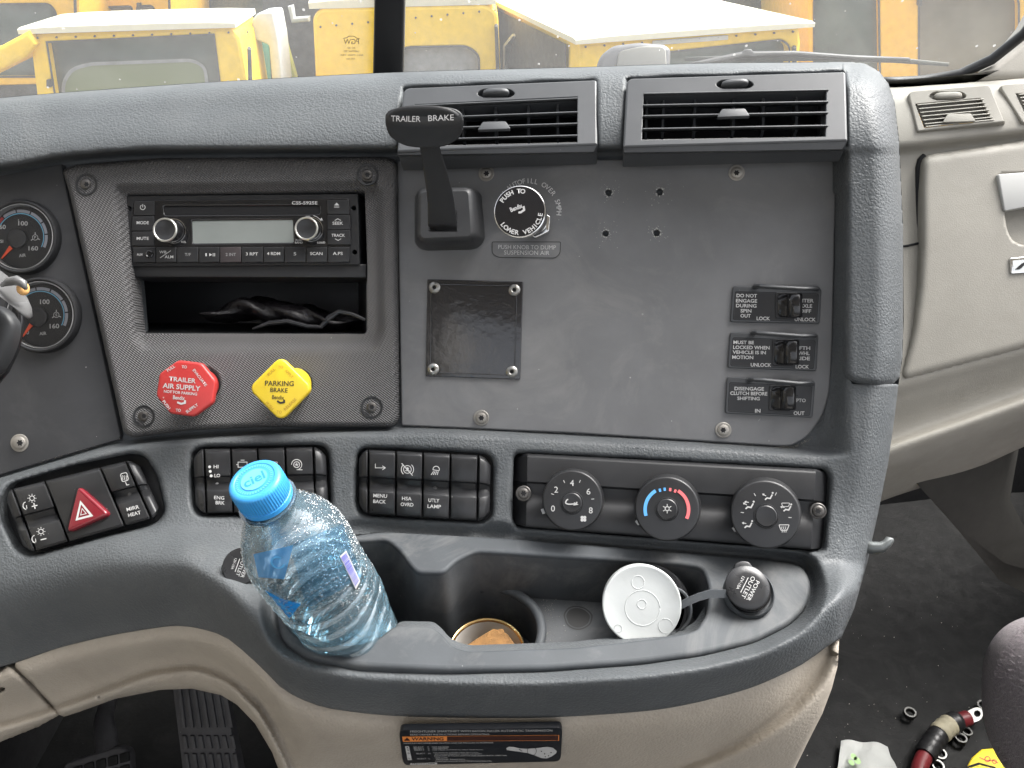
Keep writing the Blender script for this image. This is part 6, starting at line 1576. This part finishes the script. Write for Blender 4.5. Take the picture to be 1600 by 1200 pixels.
# ================================================================ WINDSHIELD
GN = Vector((0, -.80, -.60)).normalized()
GF = Frame(800, 110, .98, n=(0, -.86, .10))
GF = Frame(800, 110, .98, n=Vector((0, -.90, -.43)))
M_GLASS = bpy.data.materials.new('dusty_windshield_glass'); M_GLASS.use_nodes = True
m2 = _lens(M_GLASS, tint=(.93, .96, .95), dustcol=(.62, .62, .61), fr=1.35, veil=True)
nz = noise(M_GLASS, 7, 10, .78, dist=.6); sp = noise(M_GLASS, 260, 2, .5)
v = N(M_GLASS, 'ShaderNodeTexVoronoi'); v.inputs['Scale'].default_value = 85; L(M_GLASS, coords(M_GLASS), v.inputs['Vector'])
cs = N(M_GLASS, 'ShaderNodeSeparateColor'); L(M_GLASS, v.outputs['Color'], cs.inputs[0])
hit = math_(M_GLASS, 'MULTIPLY', math_(M_GLASS, 'LESS_THAN', v.outputs['Distance'], math_(M_GLASS, 'MULTIPLY', cs.outputs[1], .16)), math_(M_GLASS, 'GREATER_THAN', cs.outputs[0], .55))
d_ = math_(M_GLASS, 'ADD', math_(M_GLASS, 'MULTIPLY', nz, .17), math_(M_GLASS, 'MULTIPLY', hit, .4))
L(M_GLASS, math_(M_GLASS, 'ADD', d_, .075), m2.inputs[0])
ws = thing('windshield', 'dusty windshield with a black centre bar and rubber edge', 'windshield', fr=GF)
g = Geo(); u0, u1 = -1.1, 1.5
gp = [(GF.uv(-700, 0)[0], -.30), (GF.uv(1400,125)[0], -.30), (GF.uv(1400,125)[0], GF.uv(1400,127)[1])] + [GF.uv(x, y) for x, y in [(1440,125),(1500,115),(1550,92),(1600,52),(1650,-10),(1700,-110)]] + [(GF.uv(1760,0)[0], .62), (GF.uv(-700,0)[0], .62)]
g.add([GF.wd(u, v_, 0) for u, v_ in gp], [tuple(range(len(gp)))]); g.build('glass', M_GLASS, ws, ang=None)
g = Geo(); g.tube([GF.pt(x, y, .004) for x, y in [(1340,128),(1400,128),(1440,126),(1500,116),(1550,93),(1600,53),(1650,-9),(1700,-110)]], .0078, 12, flat=(1.0,.8)); g.build('rubber_edge', M_BLACK, ws, ang=None)
g = Geo(); g.plate(GF, [(592,-420),(640,-420),(629,135),(582,135)], -.012, .014, .004, seg=3); g.build('centre_bar', M_BLACK, ws)
g = Geo(); M_ETCH = mat('etched_print', (.14, .10, .05), .7)
PWG = GF.shift(.002)
V, F = textmesh('PGW', .01)
for s, x, y, w_, h_ in [('PGW',549,65,24,8),('DOT 287',549,75,12,3),('LAMINATED',549,80,24,3),('AS1 M20 T85',550,86,36,2.6),('43R 001',548,92,14,2.4)]:
    V, F = textmesh(s, 0.0); x0, x1 = min(q[0] for q in V), max(q[0] for q in V); y0, y1 = min(q[1] for q in V), max(q[1] for q in V)
    g.add([PWG.pt(x - (q[0] - (x0+x1)/2) * w_ / (x1-x0), y - (q[1] - (y0+y1)/2) * h_ / (y1-y0), 0) for q in V], F)
g.line(PWG, [(536,60),(542,59),(545,56.5),(553,56.5),(558,60),(562,60)], 1, 0)
g.build('etched_mark', M_ETCH, ws, ang=None)
# pillar trim at the top right
PT_ = Frame(1600, 90, .95)
g = Geo(); g.plate(PT_, [(1380,130),(1450,132),(1508,122),(1556,98),(1606,60),(1660,-5),(1720,-110),(1860,-110),(1860,120),(1700,124),(1500,130)], -.10, -.01, .01); tag(g.build('pillar_trim', M_BEIGE2), 'beige pillar trim at the corner of the windshield', 'trim panel')

# wiper outside the glass
WFm = Frame(1280, 92, 1.12)
wp = thing('windshield_wiper', 'black windshield wiper resting low outside the glass', 'wiper', fr=WFm)
g = Geo(); g.tube([WFm.pt(x, y, 0) for x, y in [(1040,108),(1100,98),(1160,86),(1240,84),(1330,90),(1420,93)]], [.004,.006,.007,.006,.005,.004], 8, flat=(1,.7)); g.build('wiper_arm', M_BLACK, wp, ang=None)
g = Geo(); g.tube([WFm.pt(x, y, -.01) for x, y in [(1070,92),(1150,92),(1280,90),(1400,94),(1482,101)]], [.002,.0035,.0035,.003,.002], 8, flat=(.7,1.3)); g.build('blade', grained('weathered_blade', (.09, .095, .085), .6), wp, ang=None)
g = Geo(); g.plate(WFm, [(1154,88),(1164,76),(1174,76),(1184,88)], -.01, .006, .002); g.build('joint', M_BLACK, wp)
M_GRY = grained('silver_shell_paint', (.10, .10, .105), .35, 6, .001, amt=.2)
# hood mirror
MF = Frame(990, 88, 2.2)
mr = thing('hood_mirror', 'silver-backed exterior mirror standing in front of the white-roofed cab', 'mirror', fr=MF)
g = Geo(); g.plate(MF, rnd([(930,112),(938,84),(958,68),(1000,63),(1040,66),(1050,74),(1047,125),(932,125)], 10, 4), -.08, 0, .02, seg=5); g.build('mirror_shell', M_GRY, mr)
g = Geo(); g.plate(MF, rnd([(962,120),(966,80),(1000,72),(1040,72),(1043,120)], 8, 4), -.01, .004, .003); g.build('mirror_glass', mat('mirror', (.28, .27, .24), .08, metal=1), mr)
g = Geo(); g.tube([MF.pt(990, 120, -.04), MF.pt(985, 260, -.05)], .015, 10); g.build('mirror_stem', M_BLACK, mr)

# ================================================================ YARD OUTSIDE
M_YEL2 = grained('faded_yellow_paint', (.86, .56, .022), .45, 8, .001, amt=.1, smear=.05, dustcol=(.25, .16, .05))
M_ORG = grained('orange_yellow_paint', (.84, .46, .025), .45, 8, .001, amt=.1, smear=.05, dustcol=(.25, .16, .05))
M_ROOF = grained('blown_out_pale_roof', (.70, .66, .52), .5, 8, .001, amt=.05)  # off-white puts the daylight glare on the roof tops into the colour
M_CGL = mat('cab_window_glass', (.05, .065, .062), .08, spec=.7); wear(M_CGL, (.055, .075, .07), .6, 2.6)
M_CGLB = mat('brown_dusty_window', (.17, .14, .10), .2, spec=.6); wear(M_CGLB, (.17, .15, .11), .4, 1.8)
M_GRN = grained('green_paint', (.06, .19, .12), .5, 10, .001, amt=.3); M_GRY = grained('grey_panel_paint', (.24, .25, .26), .5, 6, .001, amt=.2)
M_DKM_ = grained('dark_machinery', (.045, .045, .045), .6, 5, .01, amt=.5)
M_WHT = grained('white_panel_paint', (.55, .56, .56), .5, 6, .001, amt=.1)
M_DKM = M_DKM_
def VFm(px, py, d, b=0):
    """upright plane through the photo point at forward distance d, turned by b degrees"""
    r = ray(px, py); p = r * (d / r.y); Z = p.dot(VF) / 1.0
    return Frame(px, py, Z, n=(math.sin(R_(b)), -math.cos(R_(b)), 0))
def shell(fr, poly, depth, m, name, par, holes=(), inset=.0):
    g = Geo(); g.plate(fr, poly, -depth, 0, .02, seg=2, holes=holes, hbev=.01); return g.build(name, m, par)
def cab(label, d, b, ref, body, wins, depth, mb, roof=None, mroof=None, mg=None, cat='loader cab', base=True):
    fr = VFm(ref[0], ref[1], d, b)
    t = thing('machine_cab', label, cat, fr=fr)
    shell(fr, body, depth, mb, 'body', t, holes=wins)
    for i, wv in enumerate(wins):
        g = Geo(); g.plate(fr, scaled2(wv, 1.02), -.08, -.05, .005); g.build('window_pane', mg[i] if isinstance(mg, (list, tuple)) else (mg or M_CGL), t)
        g = Geo(); g.line(fr, scaled2(wv, 1.0), 3.2, .004, closed=True); g.build('window_seal', M_DKM, t, ang=None)
        g = Geo(); c_ = wv[0]; w_ = wv[2]
        g.plate(fr, [(c_[0]-1,(c_[1]+w_[1])/2-8),(c_[0]+5,(c_[1]+w_[1])/2-8),(c_[0]+5,(c_[1]+w_[1])/2+4),(c_[0]-1,(c_[1]+w_[1])/2+4)], 0, .03, .004); g.build('hinge', M_DKM, t)
    if roof:
        g = Geo(); lo = [fr.uv(x, y) for x, y in roof['edge']]; th = roof.get('th', .05); ov = roof.get('over', .05)
        (ua, va), (ub, vb) = lo; up = roof.get('camber', .02); rings = []
        for w in [ov, ov - .03, -.3, -depth * .6, -depth]:
            h0 = up * math.sin(math.pi * max(0, min(1, (ov - w) / (depth + ov))))
            row = [fr.wd(ua - .03, va, w)]
            for q in range(9):
                f = q / 8; e = math.sin(math.pi * f) ** .35; row.append(fr.wd(ua - .03 + (ub - ua + .06) * f, va + (vb - va) * f + th * ((.55 if w == ov else .75) + .25 * e) + h0 * e, w))
            row.append(fr.wd(ub + .03, vb, w)); rings.append(row)
        g.rings(rings, cap0=True, cap1=True); g.build('roof', mroof or M_ROOF, t, ang=50)
    (bl_, bb_), (br_, bt_) = (min(x for x, y in body), 0), (max(x for x, y in body), min(y for x, y in body))
    g = Geo()
    for q in range(12):
        x = bl_ + (br_ - bl_) * (q + .5) / 12; g.lathe(fr, x, bt_ + 7 + (body[0][1] - bt_) * (1 - q / 12), [(1.6,.0),(1.5,.008),(.8,.012)], 8, unit='px', at=0)
    g.build('bolt_row', M_DKM, t)
    hx = br_ - (br_ - bl_) * .035
    g = Geo(); g.tube([fr.pt(hx, bt_ + 34, 0), fr.pt(hx, bt_ + 36, .05), fr.pt(hx + 2, bt_ + 100, .05), fr.pt(hx + 2, bt_ + 104, 0)], .010, 8); g.build('grab_handle', M_DKM, t)
    # lower machine body down to the ground
    (ul, vl), (ur_, vr) = min((fr.uv(x, y) for x, y in body)), max((fr.uv(x, y) for x, y in body))
    vb = min(fr.uv(x, y)[1] for x, y in body); zg = -1.3; hh = (fr.wd(0, vb).z - zg)
    g = Geo(); g.rings([[fr.wd(u, v_, w) for u, v_ in ((ul, vb + .02), (ur_, vb + .02), (ur_, vb - hh), (ul, vb - hh))] for w in (-.02, -depth + .02)], cap0=True, cap1=True); g.build('chassis', M_DKM, t)
    return fr, t
frA, tA = cab('faded yellow loader cab with a wide dark front glass, nearest on the left', 3.9, 6, (220,60), [(44,52),(360,42),(376,60),(402,210),(64,215)], [[(73,66),(334,54),(352,200),(95,206)]], .5, M_YEL2, roof=dict(edge=[(44,52),(360,42)], th=.034, over=.03), mg=M_CGL)
g = Geo(); fi = frA.shift(-.04); o1 = rnd([(104,205),(98,130),(112,108),(140,100),(300,94),(320,104),(332,200)], [0,12,12,12,14,14,0], 4); g.line(fi, o1, 5, 0); g.build('inner_window_seal', M_GRY, tA, ang=None)
g = Geo(); g.face(fi.shift(-.004), o1, 0); g.build('inner_window', mat('greenish_view', (.16, .19, .10), .4), tA, ang=None)
g = Geo(); g.plate(frA.shift(.05), [(-60,92),(0,72),(44,48),(56,70),(40,90),(-60,140)], -.3, 0, .02); g.build('mudguard', M_YEL2, tA)
frC, tC = cab('yellow cab with a rounded grey rear window, just left of the centre bar', 4.4, 2, (640,60), rnd([(488,26),(500,12),(760,6),(778,18),(786,200),(496,200)], [16,10,10,14,0,0], 4), [rnd([(618,130),(618,90),(632,74),(730,72),(748,86),(750,150),(618,150)], [0,8,10,10,8,0,0], 4)], 1.6, M_YEL2, roof=dict(edge=[(492,14),(766,7)], th=.05, camber=.03, over=0), mg=M_GRY)
frD, tD = cab('large cab with a pale roof and yellow trim, right of centre behind the mirror', 3.7, 14, (1080,60), [(905,66),(1250,40),(1253,66),(1238,210),(900,215)], [rnd([(938,200),(936,104),(948,92),(1060,80),(1222,62),(1234,72),(1230,200)], [0,8,8,0,8,8,0], 3)], 1.7, M_YEL2, roof=dict(edge=[(903,66),(1252,40)], th=.03, camber=.02, over=.06), mg=M_CGL)
g = Geo(); ff = frD; q = [ff.pt(903, 76, 0), ff.pt(901, 200, 0)]; dd = -ff.n * 1.6; off_ = -ff.u * .012
g.rings([[q[0] + dd * .08 + off_, q[1] + dd * .08 + off_], [q[0] + dd * .95 + off_, q[1] + dd * .95 + off_]], closed=False); g.build('side_glass', M_DKM, tD)
g = Geo(); g.plate(frD.shift(.012), [(1020,64),(1138,55),(1138,62),(1020,71)], -.005, 0, .002); g.build('faded_decal', M_WHT, tD)
frE, tE = cab('orange-yellow cab with dark dusty windows at the far right', 4.8, -6, (1420,60), [(1262,-90),(1640,-100),(1640,240),(1262,240)], [rnd([(1272,-70),(1372,-72),(1376,200),(1272,200)], 10, 3), rnd([(1436,0),(1452,-14),(1580,-14),(1592,0),(1592,120),(1436,128)], 10, 4)], 1.6, M_ORG, roof=dict(edge=[(1262,-90),(1640,-100)]), mg=[M_CGL, M_CGLB])
frB, tB = cab('orange cab behind the nearest loader at the top left', 6.2, 4, (40,30), [(-200,-50),(122,-55),(128,130),(-200,140)], [rnd([(-150,8),(78,6),(88,20),(92,120),(-150,120)], 8, 3)], 1.6, M_ORG, roof=dict(edge=[(-200,-50),(122,-55)]), mg=M_CGL)
cab('orange cab with a small grey window at the top, second in the back row', 6.8, 4, (200,20), [(142,-60),(262,-62),(268,120),(146,120)], [rnd([(154,12),(206,10),(206,60),(154,60)], 5, 3), rnd([(214,10),(238,9),(246,24),(246,60),(214,60)], 5, 3)], 1.5, M_ORG, roof=dict(edge=[(142,-60),(262,-62)]), mg=M_GRY)
cab('orange cab in the back row beyond the dark machine', 8.0, 3, (380,-20), [(300,-80),(470,-84),(474,60),(304,60)], [rnd([(312,-20),(460,-22),(462,50),(312,50)], 5, 3)], 1.5, M_ORG, roof=dict(edge=[(300,-80),(470,-84)]), mg=M_CGL)
cab('green cab with dark glass between the two yellow cabs', 5.6, 0, (820,40), [(786,-40),(905,-45),(905,160),(786,160)], [rnd([(800,60),(850,58),(850,140),(800,140)], 4, 3)], 1.5, M_GRN, roof=dict(edge=[(786,-40),(905,-45)]), mroof=M_GRN, mg=M_CGL)
cab('dark grey cab with pale pillars at the right, behind the pale roof', 6.5, -4, (1310,-20), [(1120,-90),(1300,-92),(1300,120),(1120,120)], [rnd([(1132,-40),(1200,-42),(1200,80),(1132,80)], 5, 3), rnd([(1214,-40),(1288,-42),(1288,80),(1214,80)], 5, 3)], 1.5, M_GRY, roof=dict(edge=[(1120,-90),(1300,-92)]), mg=M_CGL)
cab('dark machine cab filling the gap above the nearest loader', 7.2, 2, (560,-20), [(455,-70),(780,-75),(780,60),(455,60)], [rnd([(470,-30),(600,-32),(600,50),(470,50)], 5, 3), rnd([(620,-30),(765,-32),(765,50),(620,50)], 5, 3)], 1.5, M_DKM, roof=dict(edge=[(455,-70),(780,-75)]), mg=M_CGL)
def post(name, label, cat, d, poly, m, depth=.2):
    fr = VFm(poly[0][0], poly[0][1], d); g = Geo(); g.plate(fr, poly, -depth, 0, .01); tag(g.build(name, m), label, cat)
post('oil_tank', 'green painted tank beside the nearest loader cab', 'tank', 4.6, [(372,60),(404,56),(412,180),(380,180)], M_GRN)
post('truck_fender', 'curved white fender panel left of the dark machinery', 'fender', 4.3, rnd([(392,34),(402,20),(426,18),(434,60),(448,190),(430,190),(420,70),(398,62)], 5, 3), M_WHT)
post('marker_pole', 'yellow-green marker pole in front of the dark machinery', 'pole', 4.9, [(428,38),(438,36),(462,120),(470,190),(455,190),(440,100)], mat('lime_paint', (.45, .45, .08), .5), .05)
post('engine_block', 'dark engine machinery between the white fender and the yellow cab', 'machinery', 5.2, [(410,-10),(500,-20),(505,220),(410,220)], M_DKM, .8)
post('grab_rail', 'bent pale grab rail in front of the green cab', 'rail', 4.6, rnd([(786,72),(800,54),(848,46),(850,50),(804,59),(792,76),(792,110),(786,110)], 3, 3), M_WHT, .03)
g = Geo(); ffA = frA.shift(-.30)  # white chips stand in for small bright reflections in the cab glass
for x_, w_, h_ in [(188,6,14),(197,7,18),(206,7,20)]: g.plate(ffA, rnd([(x_-w_/2,70),(x_+w_/2,66),(x_+w_/2+1,66+h_),(x_-w_/2+1,68+h_)], 2, 2), -.02, 0, .004)
g.build('glass_reflections', M_WHT, tA)
post('lamp_bracket', 'pale square lamp bracket over the dark machinery', 'bracket', 5.0, [(449,10),(456,8),(459,28),(482,26),(482,34),(455,36)], M_WHT, .05)
g = Geo(); g.add([Vector(p) for p in [(-60,-40,-1.3),(60,-40,-1.3),(60,90,-1.3),(-60,90,-1.3)]], [(0,1,2,3)])
M_GND = mat('gravel_yard', (.22, .20, .17), .95); wear(M_GND, (.22, .20, .17), .3, .8); struct(g.build('ground', M_GND))
# a hedge line closing the yard
g = Geo()
for _ in range(5200):
    c = Vector((random.uniform(-22, 22), 20 + random.gauss(0, .8), -1.3 + abs(random.gauss(0, 1)) * 1.9 + .2)); s = random.uniform(.1, .3)
    a = Vector([random.gauss(0, 1) for _ in range(3)]).normalized(); b_ = a.orthogonal().normalized(); g.add([c + a * s, c + b_ * s, c - a * s, c - b_ * s], [(0, 1, 2, 3)])
M_LEAF = mat('hedge_leaves', (.06, .10, .03), .7); wear(M_LEAF, (.06, .10, .03), .5, 1)
o_ = g.build('hedge', M_LEAF, ang=None); o_['kind'] = 'stuff'; o_['label'] = 'dark green hedge closing the yard'

# ================================================================ UNSEEN CAB SHELL, SHAPED FOR THE LIGHT
M_LINER = grained('pale_headliner', (.62, .60, .57), .8, 80, .001)  # tone raised so the unseen lining bounces fill light
def wall(name, label, verts, m=M_LINER):
    g = Geo(); g.add([Vector(v_) for v_ in verts], [tuple(range(len(verts)))]); tag(g.build(name, m), label, 'cab panel')
wall('cab_roof', 'unseen pale headliner over the seats, cut short to let sky light in', [(-1.1,-.62,1.72),(1.4,-.62,1.72),(1.4,.25,1.72),(-1.1,.25,1.72)])  # out of view; both ends trimmed to admit sky light and its reflection
wall('rear_wall', 'unseen pale rear wall of the cab, kept low to let light in from behind', [(-1.1,-1.3,0),(1.4,-1.3,0),(1.4,-1.3,.8),(-1.1,-1.3,.8)])  # out of view; lowered for more light on the panel from behind
wall('driver_door', 'unseen beige driver door panel, raised to block light from the left', [(-.85,-1.3,0),(-.85,1.3,0),(-.85,1.3,1.42),(-.85,-1.3,1.42)], M_BEIGE2)  # out of view; raised past the sill to darken the left side
wall('side_light_blocker', 'unseen pale panel added over the driver door to block side light', [(-.85,-1.3,1.42),(-.85,.10,1.42),(-.85,.05,1.72),(-.85,-1.3,1.72)])  # unseen blocker added to close off light from the driver window
wall('passenger_door', 'unseen beige passenger door panel, added to shade the floor and lower trim', [(1.4,-1.3,0),(1.4,1.5,0),(1.4,1.5,.9),(1.4,-1.3,.9)], M_BEIGE2)  # out of view; put in to shade the passenger footwell
